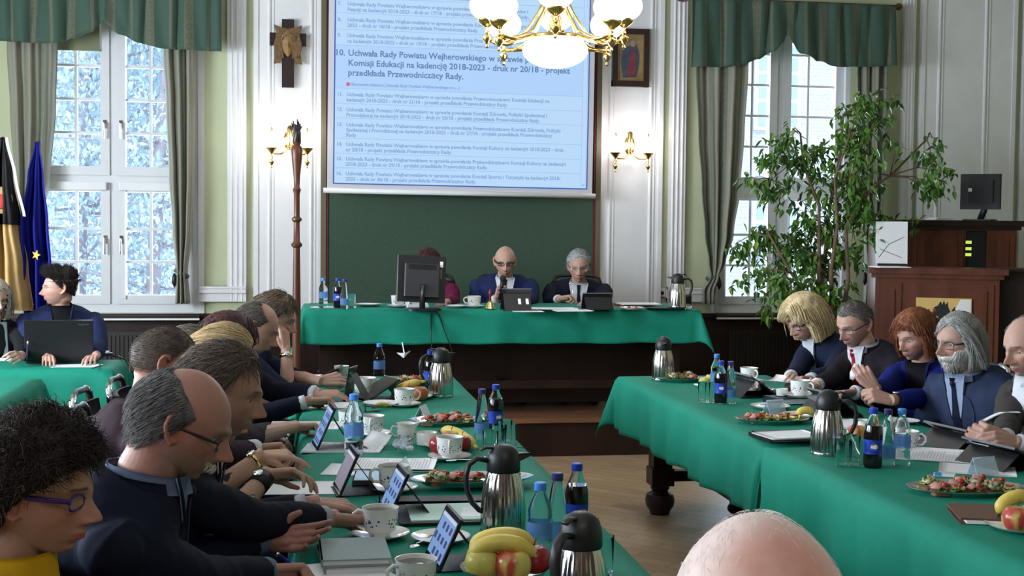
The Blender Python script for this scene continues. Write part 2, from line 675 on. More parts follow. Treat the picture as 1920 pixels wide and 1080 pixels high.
M_brick = mat('pale_brick', (0.50, 0.48, 0.52), 0.9)
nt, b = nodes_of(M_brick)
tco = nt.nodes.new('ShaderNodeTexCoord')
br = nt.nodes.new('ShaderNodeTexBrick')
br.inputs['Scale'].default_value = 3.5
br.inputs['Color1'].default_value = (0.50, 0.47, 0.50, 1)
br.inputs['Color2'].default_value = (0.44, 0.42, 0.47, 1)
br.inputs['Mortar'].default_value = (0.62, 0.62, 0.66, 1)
mp = nt.nodes.new('ShaderNodeMapping')
mp.inputs['Rotation'].default_value = (PI / 2, 0, 0)
nt.links.new(tco.outputs['Object'], mp.inputs[0])
nt.links.new(mp.outputs[0], br.inputs['Vector'])
nt.links.new(br.outputs['Color'], b.inputs['Base Color'])
hs = thing('neighbour_house', 'pale brick house with white windows across the yard', 'house', (9.4, 24, -.5))
MB().box(-3.2, 1.05, 0, 6, 0, 7.2).build('wall', M_brick, hs)
MB().box(-3.4, 1.2, -.25, 6.2, 7.2, 7.5).build('cornice', M_white, hs)
M_hglass = mat('house_window_glass', (0.36, 0.42, 0.5), 0.1)
for wx in (-2.4, -.75):
    for wz in (1.2, 4.1):
        w = MB().box(wx, wx + .95, -.06, .02, wz, wz + 1.7).build('window', M_white, hs)
        g = MB()
        for i in range(2):
            for j in range(3):
                g.box(wx + .08 + i * .42, wx + .45 + i * .42, -.075, -.05, wz + .08 + j * .54, wz + .54 + j * .54)
        g.build('pane', M_hglass, w)

# ------------------------------------------------------------------ curtains and valances
M_val = bpy.data.materials.new('striped_valance_fabric')
M_cur = bpy.data.materials.new('striped_curtain_fabric')


def striped(m, ground, stripe, period, width, off, rough=0.75, motif=True):
    # woven stripes along the cloth: uses the cloth's own UV map so folds carry the stripes
    m.use_nodes = True
    nt, b = nodes_of(m)
    uv = nt.nodes.new('ShaderNodeUVMap')
    sx = nt.nodes.new('ShaderNodeSeparateXYZ')
    nt.links.new(uv.outputs[0], sx.inputs[0])

    def math_(op, a, bb=None):
        n = nt.nodes.new('ShaderNodeMath')
        n.operation = op
        for i, q in enumerate((a, bb)):
            if q is None:
                continue
            if isinstance(q, (int, float)):
                n.inputs[i].default_value = q
            else:
                nt.links.new(q, n.inputs[i])
        return n.outputs[0]
    u = math_('FRACT', math_('ADD', math_('DIVIDE', sx.outputs[0], period), off))
    s = math_('LESS_THAN', u, width)
    thin = math_('MULTIPLY', math_('GREATER_THAN', u, .55), math_('LESS_THAN', u, .62))
    s = math_('MAXIMUM', s, thin)
    v = math_('FRACT', math_('DIVIDE', sx.outputs[1], .115))
    d = math_('ADD', math_('POWER', math_('MULTIPLY', math_('SUBTRACT', u, width / 2), 3.2 / width), 2.0),
              math_('POWER', math_('MULTIPLY', math_('SUBTRACT', v, .5), 3.4), 2.0))
    blob = math_('MULTIPLY', math_('LESS_THAN', d, 1.3), math_('GREATER_THAN', d, .45))
    mx = nt.nodes.new('ShaderNodeMix')
    mx.data_type = 'RGBA'
    mx.inputs[6].default_value = ground + (1,)
    mx.inputs[7].default_value = stripe + (1,)
    nt.links.new(math_('SUBTRACT', s, math_('MULTIPLY', blob, .45 if motif else 0)), mx.inputs[0])
    nt.links.new(mx.outputs[2], b.inputs['Base Color'])
    b.inputs['Roughness'].default_value = rough
    b.inputs['Sheen Weight'].default_value = .2
    return nt, b


striped(M_val, (0.032, 0.075, 0.052), (0.105, 0.108, 0.068), .42, .20, .15)
nt, b = striped(M_cur, (0.25, 0.24, 0.185), (0.15, 0.18, 0.135), .62, .14, .1)
b.inputs['Transmission Weight'].default_value = 0.0


def cloth_obj(name, fn, nu, nv, m, wu, wv, parent=None):
    # fn(u,v) -> point; thin cloth with UVs in metres
    me = bpy.data.meshes.new(name)
    vs = [fn(i / nu, j / nv) for i in range(nu + 1) for j in range(nv + 1)]
    w = nv + 1
    fs = [(i * w + j, (i + 1) * w + j, (i + 1) * w + j + 1, i * w + j + 1) for i in range(nu) for j in range(nv)]
    me.from_pydata(vs, [], fs)
    me.materials.append(m)
    uvl = me.uv_layers.new(name='UVMap')
    for lp in me.loops:
        i, j = divmod(lp.vertex_index, w)
        uvl.data[lp.index].uv = (i / nu * wu, j / nv * wv)
    me.polygons.foreach_set('use_smooth', [True] * len(me.polygons))
    o = link(name, me, parent)
    sol = o.modifiers.new('thickness', 'SOLIDIFY')
    sol.thickness = .006
    return o


def interp(keys, x):
    if x <= keys[0][0]:
        return keys[0][1:]
    for a, c in zip(keys, keys[1:]):
        if x <= c[0]:
            t = (x - a[0]) / (c[0] - a[0])
            t = t * t * (3 - 2 * t)
            return tuple(p + (q - p) * t for p, q in zip(a[1:], c[1:]))
    return keys[-1][1:]


def valance(label, x0, x1, ztop, bottom, seed, y):
    rnd = random.Random(seed)
    ph = [rnd.uniform(0, 6) for _ in range(4)]
    keys = sorted((x, z) for x, z in bottom)

    def fn(u, v):
        x = x0 + (x1 - x0) * u
        zb = interp(keys, x)[0]
        z = ztop + (zb - ztop) * v
        dy = .035 * math.sin(26 * u + ph[0] + v * .6) + .018 * math.sin(61 * u + ph[1] - v * 1.1) + .02 * v * math.sin(14 * u + ph[2])
        return (x + .01 * math.sin(40 * u + v * 2 + ph[3]), y - abs(dy) - .02 * v, z)
    o = cloth_obj('valance', fn, 160, 14, M_val, (x1 - x0) * 1.35, .9)
    tag(o, label, 'valance')
    return o


YV = 11.05
valance('green striped scalloped valance over the window behind the flags', -2.477, -0.673, 3.72,
        [(-2.478, 11.05, 3.111)[::2], (-2.196, 11.05, 3.099)[::2], (-2.016, 11.05, 3.1)[::2], (-1.86, 11.05, 3.145)[::2], (-1.734, 11.05, 3.197)[::2], (-1.649, 11.05, 3.278)[::2], (-1.623, 11.05, 3.314)[::2],
         (-1.589, 11.05, 3.276)[::2], (-1.501, 11.05, 3.192)[::2], (-1.343, 11.05, 3.127)[::2], (-1.159, 11.05, 3.085)[::2], (-1.008, 11.05, 3.081)[::2], (-0.673, 11.05, 3.078)[::2]], 1, YV)
valance('green striped scalloped valance over the window behind the ficus', 3.377, 5.316, 3.683,
        [(3.383, 11.05, 3.071)[::2], (3.614, 11.05, 3.078)[::2], (3.817, 11.05, 3.098)[::2], (4.01, 11.05, 3.161)[::2], (4.139, 11.05, 3.222)[::2], (4.218, 11.05, 3.31)[::2], (4.262, 11.05, 3.382)[::2],
         (4.308, 11.05, 3.322)[::2], (4.411, 11.05, 3.216)[::2], (4.564, 11.05, 3.159)[::2], (4.759, 11.05, 3.112)[::2], (4.922, 11.05, 3.121)[::2], (5.324, 11.05, 3.138)[::2]], 2, YV)


def rail(label, x0, x1, z, y):
    t = thing('curtain_rail', label, 'curtain rail', ((x0 + x1) / 2, y, z))
    h = (x1 - x0) / 2
    MB().tube([(-h, 0, 0), (h, 0, 0)], .016, 10).build('rod', M_redwood, t, True)
    for s in (-1, 1):
        MB().lathe([(.012, 0), (.03, .02), (.034, .04), (.022, .06), (.005, .075)], 12).xf(Matrix.Rotation(s * PI / 2, 4, 'Y')).build('finial', M_redwood, t, True, loc=(s * h, 0, 0))
        MB().box(s * h * .97 - .01, s * h * .97 + .01, -.01, YW - y, -.012, .012).build('bracket', M_redwood, t)


rail('wooden curtain rail above the window behind the ficus', 3.343, 5.347, 3.674 + .02, 11.12)
rail('wooden curtain rail above the window behind the flags', -2.48, -0.657, 3.75, 11.12)


def curtain(label, keys, y, folds, seed, tie, edge=0):
    # keys: (z, x0, x1) from top to bottom
    rnd = random.Random(seed)
    ph = rnd.uniform(0, 6)
    kk = sorted((-z, a, c) for z, a, c in keys)
    z1, z0 = -kk[0][0], -kk[-1][0]
    wtop = kk[0][2] - kk[0][1]
    t = thing('curtain', label, 'curtain', (0, 0, 0))

    def fn(u, v):
        z = z1 + (z0 - z1) * v
        a, c = interp(kk, -z)
        w = c - a
        amp = .030 + .035 * min(1, max(0, 1 - w / wtop))
        d = amp * math.sin(2 * PI * folds * u + ph + .5 * math.sin(3 * v)) + .4 * amp * math.sin(2 * PI * folds * 2.3 * u + 1 + ph)
        return (a + w * u, y + d - .02 * math.sin(PI * u), z)
    o = cloth_obj('fabric', fn, 72, 60, M_cur, wtop * 2.0, z1 - z0, t)
    if tie is not None:
        a, c = interp(kk, -tie)
        mx, hw = (a + c) / 2, (c - a) / 2 + .015
        m = MB()
        ring = [(mx + hw * math.cos(q * PI / 8), y + .075 * math.sin(q * PI / 8), tie + .03 * math.cos(q * PI / 8) * (1 if edge >= 0 else -1)) for q in range(17)]
        m.tube(ring, .014, 8, flat=(1.2, .5))
        m.build('tieback', M_val_plain, t, True)
        e = mx + hw * edge
        MB().lathe([(.008, .03), (.02, .0), (.024, -.05), (.004, -.09)], 10).build('tassel', M_black, t, True, loc=(e, y - .03, tie - .03))
    return t


M_val_plain = mat('green_cord', (0.06, 0.10, 0.07), 0.7)
YC = 11.14
curtain('pale striped curtain behind the flags, on the left of its window', [(-2.413, 11.14, 3.287)[::-2] + (-2.01,), (-2.415, 11.14, 3.069)[::-2] + (-2.02,), (-2.394, 11.14, 2.59)[::-2] + (-2.036,),
        (-2.369, 11.14, 2.02)[::-2] + (-2.082,), (-2.351, 11.14, 1.58)[::-2] + (-2.173,), (-2.345, 11.14, 1.226)[::-2] + (-2.261,), (-2.372, 11.14, 0.96)[::-2] + (-2.237,)], YC, 3, 3, 1.227, 1)
curtain('pale striped curtain between the flag window and the green panel, tied at the bottom', [(-1.181, 11.14, 3.331)[::-2] + (-0.898,), (-1.168, 11.14, 3.11)[::-2] + (-0.898,), (-1.143, 11.14, 2.621)[::-2] + (-0.903,),
        (-1.118, 11.14, 2.041)[::-2] + (-0.913,), (-1.093, 11.14, 1.592)[::-2] + (-0.935,), (-1.059, 11.14, 1.223)[::-2] + (-0.976,), (-1.073, 11.14, 0.965)[::-2] + (-0.958,)], YC, 3, 4, 1.223, -1)
curtain('pale striped curtain to the left of the ficus, gathered at the bottom', [(3.432, 11.14, 3.259)[::-2] + (3.94,), (3.445, 11.14, 3.069)[::-2] + (3.939,), (3.475, 11.14, 2.499)[::-2] + (3.91,),
        (3.513, 11.14, 2.021)[::-2] + (3.878,), (3.55, 11.14, 1.59)[::-2] + (3.821,), (3.589, 11.14, 1.349)[::-2] + (3.75,), (3.612, 11.14, 1.214)[::-2] + (3.687,),
        (3.549, 11.14, 1.084)[::-2] + (3.659,), (3.556, 11.14, 0.968)[::-2] + (3.651,)], YC - .03, 3, 5, 1.214, 1)
curtain('pale striped curtain half hidden behind the upper ficus branches', [(4.974, 11.14, 3.308)[::-2] + (5.28,), (4.984, 11.14, 3.115)[::-2] + (5.274,), (5.008, 11.14, 2.532)[::-2] + (5.268,),
        (5.05, 11.14, 2.045)[::-2] + (5.259,), (5.102, 11.14, 1.604)[::-2] + (5.233,), (5.121, 11.14, 1.259)[::-2] + (5.205,), (5.107, 11.14, 0.968)[::-2] + (5.249,)], YC, 3, 6, 1.26, -1)

# ------------------------------------------------------------------ felt board and projection screen
bx0, bx1 = 0.147, 2.629
bd = thing('felt_board', 'tall dark green felt board behind the head table', 'board', ((bx0 + bx1) / 2, YW - .03, .88))
hw = (bx1 - bx0) / 2
M_felt = mat('green_felt', (0.048, 0.085, 0.058), 0.95, vary=0.12, vscale=90, bump=0.1, bscale=300)
MB().box(-hw + .05, hw - .05, -.03, .02, 0, 3.2).build('felt', M_felt, bd)
for s in (-1, 1):
    MB().box(min(s * hw, s * (hw - .045)), max(s * hw, s * (hw - .045)), -.05, .03, -.01, 3.2).build('frame_strip', mat('olive_gilt_frame', (0.14, 0.12, 0.075), 0.45), bd)
for s in (-1, 1):
    MB().box(min(s * (hw - .042), s * (hw - .062)), max(s * (hw - .042), s * (hw - .062)), -.042, .03, 0, 3.2).build('red_border', mat('red_border', (0.13, 0.012, 0.016), 0.6), bd)

sx0, sz0 = 0.197, 1.963
sx1 = 2.509
scx = (sx0 + sx1) / 2
shw = (sx1 - sx0) / 2
SCR = thing('projection_screen', 'lowered projection screen showing a pale blue agenda list', 'projection screen', (scx, 11.05, sz0), rot=(0, math.radians(.42), 0))
MB().box(-shw, shw, -.004, .004, -.03, 2.3).build('screen_fabric', mat('screen_fabric', (0.62, 0.60, 0.66), 0.8), SCR)
m = MB()
m.tube([(-shw - .03, 0, -.035), (shw + .03, 0, -.035)], .022, 10)
m.build('bottom_bar', M_white, SCR, True)
ix0, ix1 = 0.251 - scx, 2.456 - scx
M_img = emitter('projected_image', (0.50, 0.72, 1.0), 0.86)
img = MB().box(ix0, ix1, -.007, -.005, .03, 2.28).build('projected_image', M_img, SCR)
M_line = emitter('projected_dark_edge', (0.02, 0.09, 0.42), 0.9)
m = MB()
m.box(ix0 - .004, ix1 + .004, -.008, -.006, .022, .032).box(ix0 - .005, ix0 + .006, -.008, -.006, .03, 2.28).box(ix1 - .002, ix1 + .006, -.0085, -.0065, .03, 2.28)
m.build('image_edge', M_line, SCR)
M_txt = emitter('projected_grey_text', (0.24, 0.40, 0.70), 0.9)
M_txtb = emitter('projected_dark_text', (0.10, 0.20, 0.42), 0.9)
M_rule = emitter('projected_rule', (0.36, 0.56, 0.86), 0.86)
K = (bx1 - bx0) / 523.0     # metres per photograph pixel on the screen


def row(y_px, num, lines, size=.0655, dx=0.0, mt=None, big=False, gap=.068):
    # y_px: how far above the lower image edge the first base line sits, in metres
    z = y_px
    if num:
        put(num, ix0 + (.0 if big else .02), z, size, mt, .0)
    for k, ln in enumerate(lines):
        put(ln, ix0 + .102 + dx, z - k * gap, size, mt)


def put(s, x, z, size, mt, off=0.0):
    cu = bpy.data.curves.new('text_line', 'FONT')
    cu.body = s
    cu.size = size * .97
    cu.resolution_u = 2
    cu.offset = .0016
    cu.extrude = .0004
    cu.space_character = 1.0
    cu.materials.append(mt or M_txt)
    o = text_mesh('text_line', cu, SCR)
    o.location = (x, -.0085, z)
    o.rotation_euler = (PI / 2, 0, 0)
    return o


U = 'Uchwała Rady Powiatu Wejherowskiego w sprawie powołania '
P = ' - projekt przedkłada Przewodniczący Rady.'
rules = []


def rule(z):
    rules.append(z)


zz = lambda px: (349.0 - px) * K + .03       # height above the image's lower edge
row(zz(334.5), '16.', [U + 'Komisji Sportu i Turystyki na kadencję 2018-', '2023 - druk nr 30/18' + P], gap=.046, size=.0440)
rule(zz(322))
row(zz(308), '15.', [U + 'Przewodniczącego Komisji Kultury na kadencję', '2018-2023 - druk nr 29/18' + P], gap=.046, size=.0440)
rule(zz(296))
row(zz(282), '14.', [U + 'Komisji Kultury na kadencję 2018-2023 - druk', 'nr 28/18' + P], gap=.046, size=.0440)
rule(zz(269))
row(zz(247), '13.', [U + 'Przewodniczącego Komisji Zdrowia, Polityki', 'Społecznej i Prorodzinnej na kadencję 2018-2023 - druk nr 27/18 - projekt przedkłada Przewodniczący', 'Rady.'], gap=.044, size=.0440)
rule(zz(233))
row(zz(220), '12.', [U + 'Komisji Zdrowia, Polityki Społecznej i', 'Prorodzinnej na kadencję 2018-2023 - druk nr 26/18' + P], gap=.046, size=.0440)
rule(zz(207))
row(zz(193), '11.', [U + 'Przewodniczącego Komisji Edukacji na', 'kadencję 2018-2023 - druk nr 21/18' + P], gap=.046, size=.0440)
rule(zz(180))
row(zz(174), '', ['Głosowanie imienne ( Uchwała Rady Powiatu Wejherowskiego w s... )'], size=.034, dx=.03)
row(zz(121), '10.', ['Uchwała Rady Powiatu Wejherowskiego w sprawie powołania', 'Komisji Edukacji na kadencję 2018-2023 - druk nr 20/18 - projekt', 'przedkłada Przewodniczący Rady.'], size=.0745, gap=.083, mt=M_txtb, big=True, dx=.01)
rule(zz(103))
row(zz(88), '9.', [U + 'Przewodniczącego Komisji Skarg', 'na kadencję 2018-2023 - druk nr 19/18' + P], gap=.047, size=.0440)
rule(zz(75))
row(zz(60), '8.', [U + 'Komisji Skarg na kadencję 2018-', '2023 - druk nr 18/18' + P], gap=.047, size=.0440)
rule(zz(46))
row(zz(32), '7.', [U + 'Komisji Skarg, Wniosków i', 'Petycji na kadencję 2018-2023 - druk nr 17/18' + P], gap=.047, size=.0440)
rule(zz(18))
row(zz(4), '6.', [U + 'Komisji', '2018-2023 - druk nr 16/18' + P], gap=.047, size=.0440)
m = MB()
for z in rules:
    m.box(ix0 + .01, ix1 - .05, -.0078, -.0068, z, z + .005)
m.box(ix1 - .052, ix1 - .047, -.0078, -.0068, .03, 2.28).box(ix1 - .012, ix1 - .008, -.0078, -.0068, .03, 2.28)
m.build('table_rules', M_rule, SCR)
MB().box(ix0 + .006, ix1 - .053, -.0072, -.0062, zz(180), zz(103)).build('highlighted_row', emitter('projected_highlight', (0.44, 0.66, 1.0), 0.86), SCR)
MB().rbox(ix0 + .10, ix0 + .128, -.009, -.0075, zz(175), zz(169), .0005).build('red_icon', emitter('projected_red_icon', (0.62, 0.08, 0.20), 0.9), SCR)
m = MB()
m.tube([(ix1 - .036, -.0085, .065), (ix1 - .028, -.0085, .055), (ix1 - .02, -.0085, .065)], .003, 6)
m.build('scroll_arrow', M_txtb, SCR)

# ------------------------------------------------------------------ people
def ico(sub):
    bm = bmesh.new()
    bmesh.ops.create_icosphere(bm, subdivisions=sub, radius=1.0)
    v = np.array([p.co[:] for p in bm.verts])
    bm.verts.ensure_lookup_table()
    f = [tuple(q.index for q in t.verts) for t in bm.faces]
    bm.free()
    return v, f


ICO = {}


def sm(x, a, b):
    t = np.clip((x - a) / (b - a), 0, 1)
    return t * t * (3 - 2 * t)


def head_surface(D, q):
    """head-local surface (x to the person's left, y forward, z up, metres) for unit directions D; q: shape options"""
    x, y, z = D[:, 0], D[:, 1], D[:, 2]
    X, Y, Z = x * .0765 * q.get('wide', 1), y * .0965, z * .117
    dome = 1 + .085 * np.clip(4 * z * (1 - z), 0, 1) * (z > 0)
    X, Y = X * dome, Y * dome
    t = np.clip(-Z / .117, 0, 1)
    fr = sm(y, -.1, .5)
    X = X * (1 - (.27 - .10 * q.get('jaw', 0)) * t ** 2.0) * (1 + .02 * np.exp(-((Z + .03) / .03) ** 2))
    # cranium: a little flat on the sides, full at the back
    Y = np.where(y < 0, Y * (1.04 + .03 * np.exp(-((Z - .035) / .05) ** 2)), Y)
    Y = Y + np.clip(-y, 0, 1) * sm(-Z, .01, .09) * .05
    # face: keep the lower face vertical, bring the chin forward
    Y = Y + np.clip(y, 0, 1) * (t ** 1.5) * .046 * np.exp(-(X / .055) ** 2)
    Z = np.where((Z < 0), Z * (1.0 - .06 * sm(np.abs(X), .0, .05)), Z)
    f = (y > 0)

    def g(cx, cz, sx, sz):
        return np.exp(-((X - cx) / sx) ** 2 - ((Z - cz) / sz) ** 2) * f

    def g2(cx, cz, sx, sz):
        return g(cx, cz, sx, sz) + g(-cx, cz, sx, sz)
    dY = np.zeros_like(X)
    dY -= .0140 * g2(.031, .000, .017, .0120)
    dY += .0068 * g2(.028, .020, .021, .008)
    dY += .003 * g(0, .02, .012, .012)
    dY += .004 * g2(.046, -.024, .018, .016)
    nz = q.get('nose', 1.0)
    prof = np.interp(Z, [-.060, -.051, -.045, -.039, -.031, -.012, .006, .018, .035], [0, .003, .016, .0315, .0330, .0200, .0105, .005, 0]) * nz
    wid = np.interp(Z, [-.055, -.040, -.030, -.010, .01, .03], [.013, .0130, .0115, .0085, .009, .013])
    dY += prof * np.exp(-(np.abs(X) / wid) ** 2.4) * f
    dY += .0120 * g2(.0150, -.041, .0065, .0065)
    dY += .0065 * g(0, -.0635, .021, .0044) + .0078 * g(0, -.0738, .018, .0050)
    dY -= .0030 * g(0, -.0688, .022, .0018)
    dY += .003 * g(0, -.066, .030, .016)
    dY -= .0035 * g(0, -.085, .022, .006)
    dY += .0110 * g(0, -.102, .022, .013)
    dY -= .0025 * g2(.027, -.052, .005, .014) * q.get('age', .5)
    return np.stack([X, Y + dY, Z], 1)


def voxel(mb, size, smooth=0):
    me = bpy.data.meshes.new('tmp')
    me.from_pydata([tuple(p) for p in mb.v], [], mb.f)
    o = bpy.data.objects.new('tmp', me)
    C.objects.link(o)
    r = o.modifiers.new('r', 'REMESH')
    r.mode = 'VOXEL'
    r.voxel_size = size
    if smooth:
        s = o.modifiers.new('s', 'SMOOTH')
        s.factor = .5
        s.iterations = smooth
    dg = bpy.context.evaluated_depsgraph_get()
    out = bpy.data.meshes.new_from_object(o.evaluated_get(dg))
    bpy.data.objects.remove(o)
    bpy.data.meshes.remove(me)
    return out


def verts_of(me):
    a = np.empty(len(me.vertices) * 3)
    me.vertices.foreach_get('co', a)
    return a.reshape(-1, 3)


def set_col(me, col):
    ca = me.color_attributes.new('Col', 'FLOAT_COLOR', 'POINT')
    full = np.ones((len(col), 4))
    full[:, :3] = col
    ca.data.foreach_set('color', full.ravel())


def finish(me, m, name, parent):
    me.materials.clear()
    me.materials.append(m)
    me.polygons.foreach_set('use_smooth', [True] * len(me.polygons))
    me.name = name
    return link(name, me, parent)


M_skin = mat('skin', (.5, .3, .22), 0.48, attr='Col', vary=0.06, vscale=60, bump=0.05, bscale=350, spec=.35, sss=.12)
M_hair = mat('hair', (.1, .06, .04), 0.58, attr='Col', vary=0.2, vscale=120, spec=.35)
M_eye = mat('eye_white', (.62, .58, .55), 0.15)
M_iris = mat('iris', (.03, .025, .02), 0.1)
M_lens = bpy.data.materials.new('spectacle_lens')
M_lens.use_nodes = True
_nt = M_lens.node_tree
_nt.nodes.remove(_nt.nodes['Principled BSDF'])
_a = _nt.nodes.new('ShaderNodeBsdfTransparent')
_a.inputs[0].default_value = (.93, .95, .97, 1)
_b = _nt.nodes.new('ShaderNodeBsdfGlossy')
_b.inputs['Roughness'].default_value = .03
_c = _nt.nodes.new('ShaderNodeMixShader')
_c.inputs[0].default_value = .08
_nt.links.new(_a.outputs[0], _c.inputs[1])
_nt.links.new(_b.outputs[0], _c.inputs[2])
_nt.links.new(_c.outputs[0], _nt.nodes['Material Output'].inputs[0])


def cloth_mat(name, col, rough=.8, vary=.10, bump=.12, bscale=260):
    return mat(name, col, rough, vary=vary, vscale=14, bump=bump, bscale=bscale, spec=.10)


GEST = {'flat': ((8, 10, 6),) * 4, 'relax': ((18, 30, 18), (24, 34, 20), (30, 38, 22), (34, 40, 24)),
        'hold': ((42, 50, 28), (52, 58, 30), (58, 60, 32), (62, 62, 34)),
        'pen': ((38, 52, 22), (52, 60, 34), (68, 74, 40), (74, 78, 42)),
        'fist': ((70, 88, 50), (76, 90, 52), (80, 92, 54), (84, 92, 54)),
        'tap': ((14, 22, 12), (34, 52, 30), (44, 60, 34), (50, 62, 36)),
        'open': ((2, 14, 10), (10, 20, 12), (18, 26, 16), (24, 32, 18))}


def hand(mb, w, d, n, side, gest, s=1.0):
    w, d = Vector(w), Vector(d).normalized()
    n = Vector(n)
    n = (n - d * n.dot(d)).normalized()
    th = d.cross(n) * (1 if side == 'R' else -1)
    F = lambda a, b, c: w + d * (a * s) + th * (b * s) + n * (c * s)
    kn = ((.094, .029), (.098, .0095), (.092, -.010), (.083, -.028))
    st = ((.012, .015), (.010, .005), (.010, -.006), (.012, -.016))
    ln = ((.043, .026, .021), (.047, .030, .022), (.043, .028, .021), (.034, .021, .019))
    sp = (5, 1, -3, -8)
    for i in range(4):
        mb.capsule(F(st[i][0], st[i][1], 0), F(kn[i][0], kn[i][1], -.002), .0150 * s, .0112 * s, 12)
        p = F(kn[i][0], kn[i][1], -.002)
        a = 0
        for j in range(3):
            a += GEST[gest][i][j]
            ar, sr = math.radians(a), math.radians(sp[i])
            v = (d * math.cos(sr) + th * math.sin(sr)).normalized()
            v = v * math.cos(ar) + n * math.sin(ar)
            e = p + v * (ln[i][j] * s)
            r0 = (.0098, .0088, .0079)[j] * (.9 if i == 3 else 1) * s
            r1 = (.0090, .0080, .0066)[j] * (.9 if i == 3 else 1) * s
            mb.capsule(p, e, r0, r1, 12)
            p = e
    # palm heel and thumb
    mb.capsule(F(.018, -.010, .006), F(.062, -.012, .007), .0165 * s, .0135 * s, 12)
    mb.capsule(F(.018, .014, .008), F(.050, .034, .014), .0170 * s, .0125 * s, 12)
    if gest in ('hold', 'fist', 'pen', 'relax', 'tap'):
        q = [F(.050, .034, .014), F(.078, .040, .028), F(.102, .030, .040)]
    else:
        q = [F(.050, .034, .014), F(.074, .054, .020), F(.096, .062, .024)]
    mb.capsule(q[0], q[1], .0120 * s, .0102 * s, 12)
    mb.capsule(q[1], q[2], .0102 * s, .0080 * s, 12)
    return F(.10, 0, .03)


def ik(S, W, l1, l2, pole):
    v = W - S
    D = v.length
    k = max(1.0, D / (l1 + l2) * 1.01)
    l1, l2 = l1 * k, l2 * k
    v.normalize()
    a = (l1 * l1 - l2 * l2 + D * D) / (2 * D)
    h = math.sqrt(max(l1 * l1 - a * a, 0))
    p = Vector(pole)
    p = (p - v * p.dot(v)).normalized()
    return S + v * a + p * h


class Torso:
    def __init__(self, pel, nb, baz, wide=1.0, fat=0.0, sh=.19):
        self.p, self.n = Vector(pel), Vector(nb)
        a = math.radians(baz)
        self.F = Vector((math.cos(a), math.sin(a), 0))
        self.L = Vector((-math.sin(a), math.cos(a), 0))
        self.wide, self.fat, self.sh = wide, fat, sh
        self.len = (self.n - self.p).length

    def c(self, t):
        ax = (self.n - self.p)
        lean = ax.dot(self.F)
        # spine bows backwards when leaning
        return self.p + ax * t - self.F * (.05 + .25 * max(lean, 0)) * math.sin(PI * min(max(t, 0), 1)) * .8

    def ab(self, t):
        T = (0, .18, .38, .58, .74, .84, .90, .95, 1.0, 1.08)
        A = (.185, .172, .168, .180, .194, .194, .172, .124, .082, .062)
        B = (.135, .126, .124, .134, .130, .112, .100, .088, .074, .060)
        f = self.fat * max(0, 1 - abs(t - .28) / .45)
        return np.interp(t, T, A) * self.wide + f * .7, np.interp(t, T, B) * self.wide + f

    def frame(self, t):
        e = .03
        d = (self.c(t + e) - self.c(t - e)).normalized()
        Fp = (self.F - d * self.F.dot(d)).normalized()
        return self.c(t), d, Fp

    def front(self, xl, t, off=0.0):
        c, d, Fp = self.frame(t)
        a, b = self.ab(t)
        r = min(abs(xl) / a, .999)
        y = b * (1 - r ** 2.5) ** (1 / 2.5)
        nrm = (Fp * (1 - r ** 2) + self.L * (xl / a) * 1.1).normalized()
        return c + self.L * xl + Fp * y + nrm * off

    def ring(self, t, k=1.0, seg=28, add=0.0):
        c, d, Fp = self.frame(t)
        a, b = self.ab(t)
        out = []
        for i in range(seg):
            q = 2 * PI * i / seg
            cs, sn = math.cos(q), math.sin(q)
            out.append(c + self.L * (math.copysign(abs(cs) ** .8, cs) * (a * k + add)) + Fp * (math.copysign(abs(sn) ** .8, sn) * (b * k + add)))
        return out

    def loft(self, mb, t0, t1, k=1.0, n=22, seg=28, add=0.0):
        v, f = [], []
        for i in range(n + 1):
            v += self.ring(t0 + (t1 - t0) * i / n, k, seg, add)
        for i in range(n):
            for j in range(seg):
                j2 = (j + 1) % seg
                f.append((i * seg + j, i * seg + j2, (i + 1) * seg + j2, (i + 1) * seg + j))
        f.append(tuple(range(seg - 1, -1, -1)))
        f.append(tuple(n * seg + j for j in range(seg)))
        mb.add(v, f)


def hairline(az, q):
    # az: 0 front .. pi back; returns the height (m above eye level) where hair starts
    return np.interp(az, (0, .55, .95, 1.25, 1.5, 1.75, 2.1, 2.6, PI), q.get('line', (.074, .072, .046, .030, -.012, -.028, -.045, -.062, -.068)))


def hair_mask(P, q):
    az = np.abs(np.arctan2(P[:, 0], P[:, 1]))
    m = P[:, 2] - hairline(az, q)
    if q.get('bald'):
        # bare crown: hair only below a line that drops towards the forehead
        top = np.interp(az, (0, .7, 1.2, 1.6, 2.2, PI), q.get('top', (-.2, -.2, .035, .060, .072, .078)))
        m = np.minimum(m, top - P[:, 2])
    return m


